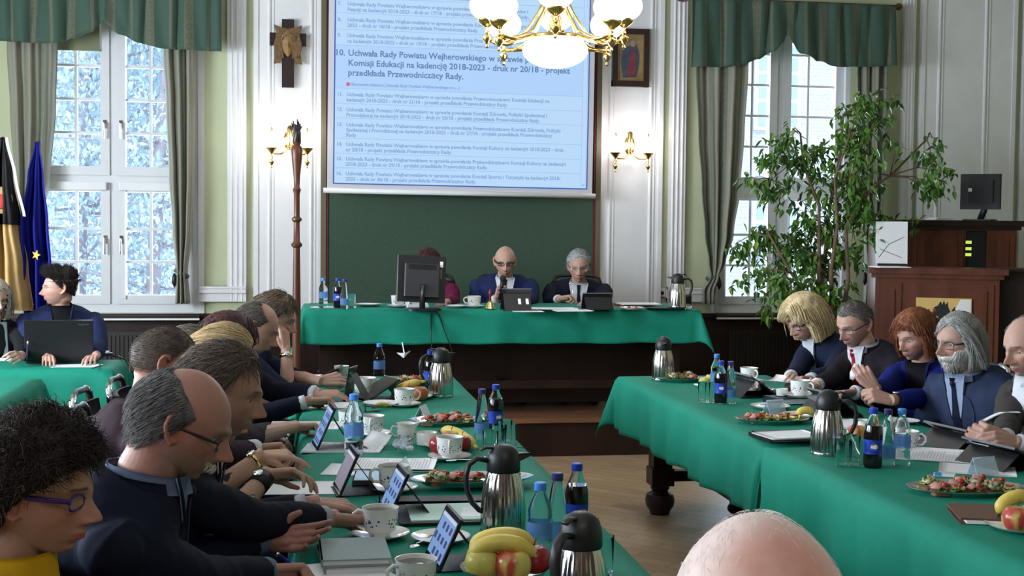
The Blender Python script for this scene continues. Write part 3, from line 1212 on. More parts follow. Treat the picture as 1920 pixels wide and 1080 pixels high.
def make_hair(name, q, Hm, hs, parent, hq, seed, label=None, beard=False):
    rnd = random.Random(seed)
    V, Fc = ICO.setdefault(5, ico(5))
    P = head_surface(V, hq)
    N = V / np.array([.0765, .0965, .117])
    N = N / np.linalg.norm(N, axis=1)[:, None]
    m = q['mask'](P) if 'mask' in q else hair_mask(P, q)
    th = q.get('thick', .012)
    nz = np.array([mnoise.noise(Vector(p) * q.get('nfreq', 45.0) + Vector((seed, 0, 0))) for p in P])
    up = np.clip(P[:, 2] / .1, 0, 1)
    thick = th * sm(m, 0, q.get('soft', .02)) * (1 + q.get('lump', .25) * nz) * (1 + q.get('crown', .2) * up)
    Q = P + N * (thick - .0015)[:, None]
    if q.get('shape'):
        Q = q['shape'](Q, P, m)
    ok = m > -.002
    idx = -np.ones(len(P), int)
    idx[ok] = np.arange(ok.sum())
    mb = MB()
    base = np.array(q['col'])
    tip = np.array(q.get('col2', q['col']))

    def vc(r):
        return tuple(base * (1 - r) + tip * r)
    vs = [Hm @ Vector(p * hs) for p in Q[ok]]
    fs = [tuple(int(idx[i]) for i in f) for f in Fc if ok[f[0]] and ok[f[1]] and ok[f[2]]]
    mb.add(vs, fs)
    mb.col = [vc(min(max(.5 + .6 * nz[i] + rnd.uniform(-.25, .25), 0), 1)) for i in np.nonzero(ok)[0]]
    # strands
    n = q.get('n', 0)
    cand = np.nonzero(m > .004)[0]
    g = Hm.to_3x3().inverted() @ Vector((0, 0, -1))
    for k in range(n if len(cand) else 0):
        i = int(cand[rnd.randrange(len(cand))])
        if 'dens' in q and rnd.random() > m[i] / q['dens']:
            continue
        nn = Vector(N[i])
        p = Vector(Q[i]) + nn * (.0012 * rnd.uniform(.3, 1.6))
        L = q['len'] * rnd.uniform(.6, 1.15) * (q['lenf'](P[i]) if 'lenf' in q else 1)
        st = q.get('steps', 5)
        pts = [p.copy()]
        comb = Vector(q['comb'](P[i])) if 'comb' in q else Vector((0, -1, 0))
        j = Vector((rnd.gauss(0, 1), rnd.gauss(0, 1), rnd.gauss(0, 1))) * q.get('jit', .25)
        for s in range(st):
            t = s / st
            np_ = Vector((p.x / .0060, p.y / .0095, p.z / .0137)).normalized()
            ct = comb + g * q.get('grav', .2) * (.4 + t) + j
            if q.get('hug', True):
                ct = ct - np_ * max(-9, ct.dot(np_)) * q.get('hugk', .92)
            v = np_ * (q.get('lift', .5) * (1 - t)) + ct
            if q.get('curl'):
                v += Vector((math.sin(s * 2.1 + k), math.cos(s * 2.3 + k * 1.7), math.sin(s * 1.9 + k * .7))) * q['curl']
            p = p + v.normalized() * (L / st)
            # stay outside the skull
            e = Vector((p.x / (.0775 + th * .75), p.y / (.099 + th * .75), p.z / (.119 + th * .75)))
            if e.length < 1 and p.z > q.get('keep', -.06):
                p = Vector((p.x / e.length, p.y / e.length, p.z / e.length))
            if 'fence' in q:
                p = q['fence'](p)
            pts.append(p.copy())
        r = q.get('r', .0012) * rnd.uniform(.7, 1.3)
        rs = [r * (1 - .85 * (s / st) ** 1.5) for s in range(st + 1)]
        b0 = len(mb.v)
        mb.tube([Hm @ (a * hs) for a in pts], [x * hs for x in rs], 4, caps=False)
        c = vc(rnd.uniform(0, 1))
        mb.col += [c] * (len(mb.v) - b0)
    o = mb.build(name, M_hair, parent, True)
    if label:
        o['label'] = label
    return o


PEOPLE = []
PERSON_I = [0]


def person(label, head, face, pitch=20, roll=0, hs=1.0, skin=(.50, .29, .21), hair=None, hands=(), jacket=None, jcol=(.012, .014, .028),
           shirt=None, tie=None, baz=None, lean=.16, wide=1.0, fat=0.0, sh=.185, vox=.0042, glasses=None, eyes=None, beard=None, stubble=0.0,
           shape=None, seat=.46, legs=True, sleeve=.9, cuff=None, brow=None, pel=None, nb=None, collar=None, group=None, extra=None, armr=1.0, floor=0.0, lip=(.42, .14, .12), open_eye=0.0, legdir=None):
    PERSON_I[0] += 1
    sd = PERSON_I[0] * 17
    hq = dict(shape or {})
    baz = face if baz is None else baz
    hc = Vector(head)
    a = math.radians(face)
    F = Vector((math.cos(a), math.sin(a), 0))
    ba = math.radians(baz)
    BF = Vector((math.cos(ba), math.sin(ba), 0))
    R = Matrix.Rotation(a - PI / 2, 4, 'Z') @ Matrix.Rotation(-math.radians(pitch), 4, 'X') @ Matrix.Rotation(math.radians(roll), 4, 'Y')
    Hm = Matrix.Translation(hc) @ R
    sp = math.sin(math.radians(max(pitch, 0)))
    if nb is None:
        nb = hc - BF * (.040 + .080 * sp) - Vector((0, 0, (.145 - .085 * sp) * hs))
    nb = Vector(nb)
    if pel is None:
        pel = Vector((nb.x, nb.y, 0)) - BF * lean + Vector((0, 0, floor + seat + .09))
    pel = Vector(pel)
    root = thing('person', label, 'person', (pel.x, pel.y, floor), 0, group)
    inv = Matrix.Translation(-Vector((pel.x, pel.y, floor)))
    T = Torso(pel, nb, baz, wide, fat, sh)
    # ---------------- body: head, ears, neck, trunk, arms and hands in one surface
    mb = MB()
    V, Fc = ICO.setdefault(6 if vox < .0035 else 5, ico(6 if vox < .0035 else 5))
    P = head_surface(V, hq)
    mb.add([Hm @ Vector(p * hs) for p in P], Fc)
    H = lambda x, y, z: Hm @ (Vector((x, y, z)) * hs)
    for s in (-1, 1):
        pts = [H(s * .072, .006, -.028), H(s * .077, -.004, -.036), H(s * .083, -.018, -.024), H(s * .088, -.028, -.004), H(s * .089, -.028, .014), H(s * .085, -.018, .028), H(s * .079, -.004, .029), H(s * .074, .006, .016), H(s * .076, .000, .004)]
        mb.tube(pts, [q_ * hs for q_ in (.004, .0068, .0056, .005, .005, .005, .005, .0042, .003)], 8)
        mb.sphere(H(s * .0765, -.012, -.002), (.006 * hs, .020 * hs, .030 * hs), 14, 10, R.to_3x3() @ Matrix.Rotation(s * .42, 3, 'Z'))
        mb.tube([H(s * .081, -.018, -.014), H(s * .084, -.020, .004), H(s * .081, -.012, .018)], .0036 * hs, 6)
        mb.sphere(H(s * .0765, .004, -.006), (.004 * hs, .005 * hs, .008 * hs), 8, 6)
        # lids
        oz = open_eye
        mb.sphere(H(s * .031, .0695, .0062 + .0055 * oz), (.0160 * hs, .0142 * hs, .0098 * hs), 14, 10, R.to_3x3())
        mb.sphere(H(s * .031, .0685, -.0120), (.0150 * hs, .0138 * hs, .0068 * hs), 14, 10, R.to_3x3())
    nr = hq.get('neck', .056)
    k0, k1, k2 = H(0, -.030, -.015), H(0, -.026, -.062), hc.lerp(nb, .70) - BF * .006
    mb.tube([k0, k1, k1.lerp(k2, .5), k2, k2.lerp(nb, .6), nb + Vector((0, 0, -.01)), nb - Vector((0, 0, .06)) - BF * .012], [.050 * hs, nr * .94, nr * .94, nr * .97, nr, nr * .98, nr * .85], 32)
    mb.tube([H(0, .020, -.082), H(0, -.005, -.095).lerp(nb, .25), nb + BF * .012 - Vector((0, 0, .03))], [.026 * hs, .030, .030], 20)
    T.loft(mb, .35, .97, .66, 14, 20)
    arms = []
    for hd in hands:
        side, w, d, n, ge = hd[:5]
        w = Vector(w)
        s = 1 if side == 'L' else -1
        S = T.c(.825) + T.L * (s * sh * wide) - T.F * .005
        pole = Vector(hd[5]) if len(hd) > 5 else (Vector((0, 0, -1)) + T.L * (s * .55) - T.F * .25)
        E = ik(S, w, .29, .255, pole)
        hand(mb, w, d, n, side, ge, .98 * hs if len(hd) < 7 else hd[6])
        fw = (w - E).normalized()
        mb.tube([S, S.lerp(E, .5), E, E.lerp(w, .35), E.lerp(w, .8), w + fw * .012], [.050, .043 * armr, .038 * armr, .040 * armr, .029, .0255], 14)
        arms.append((S, E, w, s))
    for s in (-1, 1):
        if not any(q[3] == s for q in arms):
            S = T.c(.825) + T.L * (s * sh * wide)
            w = T.p + T.F * .30 + T.L * (s * .17) + Vector((0, 0, .12))
            E = ik(S, w, .29, .255, Vector((0, 0, -1)) + T.L * (s * .6) - T.F * .4)
            mb.tube([S, S.lerp(E, .5), E, E.lerp(w, .4), w], [.048, .042, .036, .036, .026], 12)
            if legs:
                hand(mb, w, (w - E), Vector((0, 0, -1)), 'L' if s > 0 else 'R', 'relax', .98)
            arms.append((S, E, w, s))
    mb.v = [tuple(inv @ Vector(p)) for p in mb.v]
    me = voxel(mb, vox, 1)
    X = verts_of(me) - np.array(hc - Vector((pel.x, pel.y, floor)))
    Ri = np.array(R.to_3x3().inverted())
    Lc = X @ Ri.T / hs
    col = np.tile(np.array(skin), (len(Lc), 1))

    def blend(wt, c):
        nonlocal col
        wt = np.clip(wt, 0, 1)[:, None]
        col = col * (1 - wt) + np.array(c) * wt
    lx, ly, lz = Lc[:, 0], Lc[:, 1], Lc[:, 2]
    inhead = (lz > -.13) & (np.abs(lx) < .1) & (np.abs(ly) < .14)
    fr = inhead & (ly > .03)
    red = np.array(skin) * np.array((1.12, .74, .70))
    blend(.55 * np.exp(-((np.abs(lx) - .044) / .02) ** 2 - ((lz + .03) / .02) ** 2) * fr, red)
    blend(.6 * np.exp(-(lx / .014) ** 2 - ((lz + .037) / .012) ** 2) * (inhead & (ly > .09)), red)
    blend(.65 * (inhead & (np.abs(lx) > .0755) & (ly < .02) & (np.abs(lz) < .045)), red)
    blend(.85 * sm(1 - np.abs((lz + .0685) / .0095) ** 2 - (lx / .024) ** 2, 0, .35) * (fr & (ly > .07)), lip)
    bc = brow if brow is not None else (np.array(hair['col']) * .8 if hair else np.array(skin) * .5)
    bz = .0225 - .10 * (np.abs(lx) - .028) ** 2 / .03
    blend(.85 * np.exp(-((lz - bz) / .0034) ** 4) * sm(np.abs(lx), .009, .014) * (1 - sm(np.abs(lx), .042, .050)) * fr, bc)
    if not open_eye:
        blend(.8 * np.exp(-((lz + .0045) / .0022) ** 2) * sm(np.abs(lx), .016, .021) * (1 - sm(np.abs(lx), .043, .047)) * fr, (.035, .02, .016))
    if stubble:
        wt = inhead & (ly > -.01)
        blend(stubble * sm(-lz, .045, .062) * wt * (1 - .8 * np.exp(-((lz + .0685) / .009) ** 2 - (lx / .025) ** 2)), np.array(bc) * .7 + np.array((.10, .085, .08)))
    if hair and hair.get('shade'):
        # cropped hair roots colour the scalp itself
        blend(hair['shade'] * sm(hair['scalp'](Lc) if 'scalp' in hair else hair_mask(Lc, hair), -.004, .012 if 'scalp' not in hair else .05) * inhead * (np.abs(lx) < .079), hair['col'])
    set_col(me, col)
    body = finish(me, M_skin, 'body', root)
    Hl = inv @ Hm
    for s in (-1, 1):
        e = MB()
        e.sphere(Hl @ (Vector((s * .031, .0690, 0)) * hs), .0118 * hs, 14, 10)
        e.cur = 1
        gz = -.35 if not open_eye else -.05
        ed = Vector((0, math.cos(gz), math.sin(gz)))
        e.sphere(Hl @ ((Vector((s * .031, .0690, 0)) + ed * .0075) * hs), .0055 * hs, 12, 8)
        e.build('eye', [M_eye, M_iris], root, True)
    # ---------------- hair, beard, glasses
    if hair:
        make_hair('hair', hair, Hl, hs, root, hq, sd)
    if beard:
        for bn, bq in beard:
            make_hair(bn, bq, Hl, hs, root, hq, sd + 3)
    if glasses:
        gm = glasses if not isinstance(glasses, dict) else glasses['m']
        gw = glasses.get('r', .0016) if isinstance(glasses, dict) else .0016
        ghh = glasses.get('h', .016) if isinstance(glasses, dict) else .016
        m = MB()
        lens = MB()
        zc = glasses.get('z', -.005) if isinstance(glasses, dict) else -.005
        for s in (-1, 1):
            ring = []
            for k in range(17):
                q = 2 * PI * k / 16
                cx, cz = math.cos(q), math.sin(q)
                ring.append(Vector((s * .033 + .025 * math.copysign(abs(cx) ** .7, cx), .0985 - .010 * abs(s * .033 + .025 * cx) / .058, zc + ghh * math.copysign(abs(cz) ** .7, cz))))
            m.tube([Hl @ (p * hs) for p in ring], gw, 6)
            lens.add([Hl @ (p * hs) for p in ring[:-1]], [tuple(range(16))])
            m.tube([Hl @ (Vector(p) * hs) for p in ((s * .057, .089, zc + .006), (s * .072, .060, zc + .008), (s * .0805, .005, zc + .010), (s * .082, -.022, zc - .006))], gw * 1.1, 6, flat=(1.8, .8))
        m.tube([Hl @ (Vector(p) * hs) for p in ((-.009, .0985, zc + .004), (0, .102, zc + .006), (.009, .0985, zc + .004))], gw, 6)
        gl_ = m.build('glasses', gm, root, True)
        lens.build('lens', M_lens, gl_)
    # ---------------- clothes
    tl = lambda p: inv @ Vector(p)
    jm = jacket or cloth_mat('suit_%d' % PERSON_I[0], jcol)
    mb = MB()
    T.loft(mb, -.08, .985, 1.0, 26, 32, .006)
    for S, E, w, s in arms:
        mb.sphere(S - Vector((0, 0, .012)), (.062 * (1 + (wide - 1) * .35), .062 * (1 + (wide - 1) * .35), .060), 16, 10)
        e2 = E.lerp(w, sleeve)
        wd = (1 + (wide - 1) * .35) * armr
        if sleeve > 0:
            mb.tube([T.c(.80) + T.L * (s * .10), S - Vector((0, 0, .008)), S.lerp(E, .35), S.lerp(E, .8), E + (E - S).normalized() * .006, E.lerp(w, .12), E.lerp(w, .5), e2], [.066, .066 * wd, .064 * wd, .058 * wd, .055 * wd, .054 * wd, .049, .0415], 18)
        else:
            mb.tube([T.c(.83) + T.L * (s * .10), S, S.lerp(E, .35), S.lerp(E, .6)], [.075, .074 * wd, .066 * wd, .060 * wd], 18)
    mb.v = [tuple(tl(p)) for p in mb.v]
    me = voxel(mb, .0085 if vox < .0035 else .0105, 4)
    X = verts_of(me)
    nr_ = np.empty(len(X) * 3)
    me.vertices.foreach_get('normal', nr_)
    nr_ = nr_.reshape(-1, 3)
    dsp = np.array([mnoise.noise(Vector((p[0] * 9, p[1] * 9, p[2] * 5 + sd))) * .55 + abs(mnoise.noise(Vector((p[0] * 17 + p[2] * 9, p[1] * 17, p[2] * 8 + sd)))) * -.7 for p in X])
    X = X + nr_ * (dsp * .0085)[:, None]
    me.vertices.foreach_set('co', X.ravel())
    me.update()
    finish(me, jm, 'jacket' if shirt is not None else 'top', root)
    if shirt is not None:
        sm_ = shirt['m']
        t0, t1, w0 = shirt.get('t0', 1.03), shirt.get('t1', .52), shirt.get('w', .062)
        m = MB()
        m.grid(lambda u, v: tl(T.front((u * 2 - 1) * (w0 * (1 - v) ** .8 + .002), t0 + (t1 - t0) * v, .012)), 10, 16, -.004)
        m.build('shirt', sm_, root, True)
        if collar is not False:
            cm = collar or sm_
            m = MB()

            def colf(u, v):
                q = PI / 2 + (u - .5) * 2 * PI * .985 + PI
                up_ = Vector((0, 0, 1))
                rr = nr + .010 + .006 * v
                fb = .5 - .5 * math.sin(q)
                c = nb + BF * (.014 * (1 - fb)) + up_ * (-.016 - .024 * (1 - fb) + (.036 + .014 * fb) * (1 - v))
                return tl(c + T.L * (rr * math.cos(q)) * 1.05 + BF * (rr * math.sin(q)) * 1.08)
            m.grid(colf, 28, 4, .003)
            m.build('collar', cm, root, True)
        if tie is not None:
            m = MB()
            tw = lambda v: .012 + .030 * v if v > .1 else .020 - .06 * v
            m.grid(lambda u, v: tl(T.front((u - .5) * 2 * tw(v) * .62, t0 - .01 + (t1 + .02 - t0) * v, .018 + .003 * math.sin(PI * u))), 6, 18, -.003)
            m.sphere(tl(T.front(0, t0 - .035, .016)), (.012, .012, .015), 10, 8)
            m.build('tie', tie, root, True)
        lapw = shirt.get('lapel', .055)
        if lapw:
            m = MB()
            for s in (-1, 1):
                def lf(u, v, s=s):
                    wv = w0 * (1 - v) ** .8 + .002
                    notch = lapw * (math.sin(PI * min(1, (1 - v) * 1.15 + .06)) ** .6) * (1.1 if v > .22 else .75)
                    xl = s * (wv + notch * u)
                    return tl(T.front(xl, t0 + (t1 - t0) * v, .017 - .008 * u))
                m.grid(lf, 5, 24, -.004 * s)
            m.build('lapels', shirt.get('lm', jm), root, True)
        # jacket collar behind the neck
        m = MB()

        def jcf(u, v):
            q = PI / 2 + (u - .5) * 2 * PI * .66 + PI
            rr = nr + .020 + .010 * v
            fb = .5 - .5 * math.sin(q)
            c = nb + Vector((0, 0, -.02 - .03 * (1 - fb) + (.032 + .012 * fb) * (1 - v)))
            return tl(c + T.L * (rr * math.cos(q)) * 1.08 + BF * (rr * math.sin(q)) * 1.12)
        m.grid(jcf, 24, 4, .005)
        m.build('jacket_collar', shirt.get('lm', jm), root, True)
    elif collar:
        m = MB()
        hgt = .05

        def tcf(u, v):
            q = 2 * PI * u
            rr = nr + .008 + .010 * v
            c = nb.lerp(hc - BF * .03, .20 * (1 - v)) + Vector((0, 0, -.03 * v)) + BF * .008
            return tl(c + T.L * (rr * math.cos(q)) * 1.05 + BF * (rr * math.sin(q)) * 1.1)
        m.grid(tcf, 28, 6, .004)
        m.build('roll_neck', collar, root, True)
        m = MB()

        def rcf(u, v):
            q = PI / 2 + (u - .5) * 2 * PI * .80 + PI
            rr = nr + .024 + .016 * v
            fb = .5 - .5 * math.sin(q)
            c = nb + Vector((0, 0, -.03 - .03 * (1 - fb) + (.040 + .010 * fb) * (1 - v)))
            return tl(c + T.L * (rr * math.cos(q)) * 1.08 + BF * (rr * math.sin(q)) * 1.12)
        m.grid(rcf, 24, 4, .006)
        m.build('jacket_collar', jm, root, True)
    if cuff is not None:
        for S, E, w, s in arms[:len(hands)]:
            m = MB()
            a0, a1 = E.lerp(w, sleeve - .04), E.lerp(w, min(sleeve + .10, 1.02))
            m.tube([tl(a0), tl(a0.lerp(a1, .5)), tl(a1)], [.036, .036, .0355], 18)
            m.build('shirt_cuff', cuff, root, True)
    if legs:
        tm = cloth_mat('trousers_dark', (.014, .014, .018))
        ld = math.radians(legdir) if legdir is not None else ba
        LF = Vector((math.cos(ld), math.sin(ld), 0))
        LL = Vector((-math.sin(ld), math.cos(ld), 0))
        mb = MB()
        T.loft(mb, -.12, .12, .98, 6, 20)
        for s in (-1, 1):
            hip = T.p + LL * (s * .09) - Vector((0, 0, .02))
            kn = Vector((hip.x, hip.y, floor + seat + .055)) + LF * .40 + LL * (s * .03)
            an = Vector((kn.x, kn.y, floor + .09)) + LF * .05
            mb.tube([hip, hip.lerp(kn, .5), kn, kn.lerp(an, .15) + LF * .01, kn.lerp(an, .6), an], [.088, .082, .066, .062, .058, .052], 14)
            sh_ = MB()
            sh_.capsule(tl((an.x, an.y, floor + .042) - LF * .02 if False else Vector((an.x, an.y, floor + .042)) - LF * .03), tl(Vector((an.x, an.y, floor + .036)) + LF * .17), .040, .034, 12)
            sh_.capsule(tl(Vector((an.x, an.y, floor + .075))), tl(Vector((an.x, an.y, floor + .05)) + LF * .06), .045, .038, 12)
            sh_.build('shoe', M_black, root, True)
        mb.v = [tuple(tl(p)) for p in mb.v]
        finish(voxel(mb, .016, 2), tm, 'trousers', root)
    if extra:
        extra(root, tl, T, Hm, H, arms)
    PEOPLE.append((root, pel, baz, floor))
    return root

# ------------------------------------------------------------------ tables and cloths
ZT = .77


def drape(name, label, x0, x1, y0, y1, z, drops, seed, parent=None, wrinkle=1.0, group=None):
    """a cloth over a table top; drops = overhang on (x0 side, x1 side, y0 side, y1 side)"""
    rnd = random.Random(seed)
    ph = [rnd.uniform(0, 6.28) for _ in range(8)]
    dl, dr, dn, df = drops

    def axis(a, c, da, dc, n):
        e = [a - da * k / 14 for k in range(14, 0, -1)] if da else []
        m_ = [a + (c - a) * k / n for k in range(n + 1)]
        f = [c + dc * k / 14 for k in range(1, 15)] if dc else []
        return e + m_ + f
    xs = axis(x0, x1, dl, dr, max(8, int((x1 - x0) / .05)))
    ys = axis(y0, y1, dn, df, max(8, int((y1 - y0) / .05)))

    def pt(x, y):
        ex = (x0 - x) if x < x0 else (x - x1) if x > x1 else 0
        ey = (y0 - y) if y < y0 else (y - y1) if y > y1 else 0
        sx = -1 if x < x0 else 1
        sy = -1 if y < y0 else 1
        bx, by = min(max(x, x0), x1), min(max(y, y0), y1)
        r0 = .012
        if ex == 0 and ey == 0:
            d = min(x - x0, x1 - x, y - y0, y1 - y)
            zz_ = z - (.006 * (1 - min(d / .02, 1)) ** 2) + .0012 * wrinkle * mnoise.noise(Vector((x * 5, y * 5, seed)))
            return (x, y, zz_)
        if ex and ey:
            r = math.hypot(ex, ey)
            a = math.atan2(ey, ex)
            out = r0 + r * .30 * math.sin(2 * a) + .05 * r
            k = math.sin(2 * a)
            # the corner of the cloth hangs in a soft cone
            return (bx + sx * out * math.cos(a), by + sy * out * math.sin(a), z - .006 - (r - .004 * k) * (.97 - .05 * k))
        e = ex or ey
        s_ = y if ex else x
        amp = .016 * wrinkle * min(e / .2, 1.2)
        w = amp * (math.sin(s_ * 9 + ph[0] + e * 1.5) + .6 * math.sin(s_ * 21 + ph[1]) + .45 * math.sin(s_ * 34 + ph[2] + e))
        out = r0 + max(-.008, w + .012 * min(e / .1, 1)) + .02 * e
        zz_ = z - .006 - e + .004 * math.sin(s_ * 13 + ph[3])
        return (bx + (sx * out if ex else 0), by + (sy * out if ey else 0), zz_)
    v = [pt(x, y) for x in xs for y in ys]
    w = len(ys)
    f = [(i * w + j, (i + 1) * w + j, (i + 1) * w + j + 1, i * w + j + 1) for i in range(len(xs) - 1) for j in range(w - 1)]
    m = MB()
    m.add(v, f)
    o = m.build(name, M_cloth, parent, True)
    so = o.modifiers.new('thickness', 'SOLIDIFY')
    so.thickness = .003
    so.offset = 1
    if not parent:
        tag(o, label, 'tablecloth', group)
    return o


def big_table(label, x0, x1, y0, y1, zt, floor=0.0, bulb=True, inset=.16, panel=False):
    cx, cy = (x0 + x1) / 2, (y0 + y1) / 2
    t = thing('conference_table', label, 'table', (cx, cy, floor), 0, None)
    hx, hy = (x1 - x0) / 2, (y1 - y0) / 2
    h = zt - floor - .006
    MB().box(-hx, hx, -hy, hy, h - .04, h).build('tabletop', M_wood, t)
    m = MB()
    a = inset
    m.box(-hx + a, hx - a, -hy + a, -hy + a + .03, h - .16, h - .04).box(-hx + a, hx - a, hy - a - .03, hy - a, h - .16, h - .04)
    m.box(-hx + a, -hx + a + .03, -hy + a, hy - a, h - .16, h - .04).box(hx - a - .03, hx - a, -hy + a, hy - a, h - .16, h - .04)
    m.build('apron', M_wood, t)
    for sx in (-1, 1):
        for sy in (-1, 1):
            g = MB()
            px, py = sx * (hx - a - .02), sy * (hy - a - .02)
            g.box(px - .055, px + .055, py - .055, py + .055, .20, h - .04)
            g.box(px - .065, px + .065, py - .065, py + .065, .17, .27)
            g.lathe([(.05, .17), (.055, .15), (.045, .135), (.075, .115), (.085, .085), (.08, .05), (.06, .02), (.055, 0)][::-1], 20, (px, py, 0))
            g.build('leg', M_wood, t, True, auto=30)
    m = MB()
    m.box(-.03, .03, -hy + a, hy - a, .19, .25)
    for sy in (-1, 1):
        m.box(-hx + a, hx - a, sy * (hy - a - .02) - .03, sy * (hy - a - .02) + .03, .19, .25)
    m.build('stretcher', M_wood, t)
    if panel:
        MB().box(-hx + a, hx - a, hy * .05, hy * .05 + .03, .05, h - .1).build('modesty_panel', M_wood, t)
    return t


HEADZ = 1.05
big_table('long wooden table on the platform under the green cloth of the head table', .03, 2.82, 8.98, 9.74, HEADZ, .28, inset=.12, panel=True)
drape('tablecloth', 'green cloth on the head table below the projection screen', .01, 2.84, 8.96, 9.76, HEADZ + .001, (.24, .24, .235, .24), 1, wrinkle=.35)
big_table('wooden table at the far end of the left row, under a green cloth', .02, .83, 4.95, 7.33, ZT)
big_table('wooden table nearest the camera in the left row, under a green cloth', .02, .83, 2.35, 4.85, ZT)
drape('tablecloth', 'green cloth on the near part of the left row, laid with bananas and jugs', 0, .85, 2.33, 4.90, ZT + .001, (.25, .25, .25, .0), 2, wrinkle=.5)
drape('tablecloth', 'green cloth on the far part of the left row of tables, by the water bottle', 0, .85, 4.90, 7.35, ZT + .003, (.25, .25, .02, .25), 3, wrinkle=.5)
big_table('wooden table with a bulbous foot at the far end of the right row', 1.84, 2.70, 4.86, 7.22, ZT)
big_table('wooden table nearest the camera in the right row, under a green cloth', 1.82, 2.68, 2.3, 4.70, ZT)
drape('tablecloth', 'green cloth on the far part of the right row, hanging over the bulbous foot', 1.82, 2.72, 4.79, 7.25, ZT + .001, (.29, .25, .06, .28), 4)
drape('tablecloth', 'green cloth on the near part of the right row, with long front folds', 1.80, 2.70, 2.28, 4.79, ZT + .004, (.52, .25, .25, .05), 5)
big_table('wooden table of the two laptops by the flags, under a green cloth', -3.1, -1.13, 7.83, 8.38, ZT, inset=.1)
drape('tablecloth', 'green cloth on the laptop table by the flags', -3.12, -1.115, 7.81, 8.40, ZT + .001, (.3, .44, .56, .3), 6, wrinkle=.6)
big_table('wooden table at the left edge, in front of the laptop table', -2.3, -1.45, 5.2, 7.35, ZT, inset=.1)
drape('tablecloth', 'pale-lit green cloth on the table at the left edge of the room', -2.32, -1.43, 5.18, 7.37, ZT + .001, (.3, .38, .3, .38), 7, wrinkle=.6)

# ------------------------------------------------------------------ chairs
M_seat = mat('dark_upholstery', (.018, .012, .014), .7, bump=.08, bscale=200)


def make_chair():
    t = thing('conference_chair', 'chair', 'chair', (0, 0, 0))
    m = MB()
    m.rbox(-.22, .22, -.21, .22, .41, .46, .05)
    m.build('seat', M_seat, t)
    MB().grid(lambda u, v: (-.19 + .38 * u, -.235 - .05 * v - .03 * math.sin(PI * u), .58 + .33 * v), 10, 8, .03).build('backrest', M_seat, t, True)
    for s in (-1, 1):
        MB().tube([(s * .20, .20, 0), (s * .20, .19, .30), (s * .20, .16, .43)], .012, 8).build('leg', M_chrome, t, True)
        MB().tube([(s * .20, -.27, 0), (s * .20, -.22, .40)], .012, 8).build('leg', M_chrome, t, True)
    m = MB()
    arc = [(-.20, -.22, .40), (-.205, -.25, .62), (-.205, -.285, .86), (-.185, -.295, .935), (-.14, -.30, .955), (0, -.315, .96), (.14, -.30, .955), (.185, -.295, .935), (.205, -.285, .86), (.205, -.25, .62), (.20, -.22, .40)]
    m.tube(arc, .0125, 8)
    m.build('back_frame', M_black, t, True)
    for s in (-1, 1):
        MB().tube([(s * .206, -.288, .875), (s * .187, -.297, .938), (s * .14, -.302, .958)], .0145, 8).build('corner_cap', M_chrome, t, True)
    return t


CHAIR = make_chair()
chair_used = [False]


def seat_chair(x, y, az, floor, label, group=None, dz=0.0):
    rz = math.radians(az) - PI / 2
    if not chair_used[0]:
        chair_used[0] = True
        CHAIR.location = (x, y, floor + dz)
        CHAIR.rotation_euler = (0, 0, rz)
        CHAIR['label'] = label
        if group:
            CHAIR['group'] = group
        return CHAIR
    return dup(CHAIR, (x, y, floor + dz), rz, label, group)


# ------------------------------------------------------------------ lectern, cabinet and monitor on the right
def board_front(m, x0, x1, z0, z1, y):
    m.box(x0, x1, y - .012, y + .004, z0, z1)
    m.box(x0 + .05, x1 - .05, y - .024, y, z0 + .05, z1 - .05)


LZ = 1.35
LC = (4.971, 9.5, 0.933)
lec = thing('lectern', 'broad mahogany lectern bearing a gold and black coat of arms', 'lectern', (LC[0], LC[1], .28), math.radians(-27))
lx0, lx1 = 0, .92
hw = (lx1 - lx0) / 2
m = MB()
m.box(-hw, hw, -.22, .25, .0, LZ - .28 - .04)
m.build('body', M_redwood, lec)
m = MB()
board_front(m, -hw + .02, -hw + .20, .06, LZ - .40, -.22)
m.build('side_panel', M_redwood, lec)
m = MB()
board_front(m, -hw + .23, hw - .04, .06, LZ - .40, -.22)
m.build('front_panel', M_redwood, lec)
m = MB()
m.box(-hw - .05, hw + .06, -.27, .28, LZ - .325, LZ - .28).box(-hw - .03, hw + .03, -.245, .26, LZ - .36, LZ - .325)
m.build('top', M_redwood, lec)
MB().box(hw, hw + .42, -.10, .25, .0, LZ - .30).box(hw, hw + .44, -.13, .27, LZ - .30, LZ - .275).build('side_wing', M_wood, lec)
# coat of arms panel on the front
ez1 = 1.121 - .28
ew = .41
ex0 = -.15
em = MB().box(ex0, ex0 + ew, -.262, -.242, ez1 - .44, ez1).build('coat_of_arms', mat('arms_gold', (.62, .42, .14), .5, vary=.08), lec)
M_arms_black = mat('arms_black', (.012, .011, .012), .5)
M_arms_red = mat('arms_red', (.45, .02, .02), .5)
E_ = lambda a, c: (ex0 + ew * a, -.266, ez1 - ew * c)
m = MB()
poly = lambda pts, mm: mm.add([E_(a, c) for a, c in pts] + [(E_(a, c)[0], -.258, E_(a, c)[2]) for a, c in pts], [tuple(range(len(pts))), tuple(range(2 * len(pts) - 1, len(pts) - 1, -1))] + [(i, i + len(pts), (i + 1) % len(pts) + len(pts), (i + 1) % len(pts)) for i in range(len(pts))])
poly([(.40, .14), (.44, .06), (.47, .13), (.50, .05), (.53, .13), (.57, .07), (.58, .17), (.62, .26), (.60, .40), (.66, .52), (.60, .70), (.66, .92), (.50, .78), (.40, .95), (.36, .70), (.40, .52), (.34, .40), (.42, .36), (.33, .32), (.30, .26), (.36, .24), (.32, .18)], m)
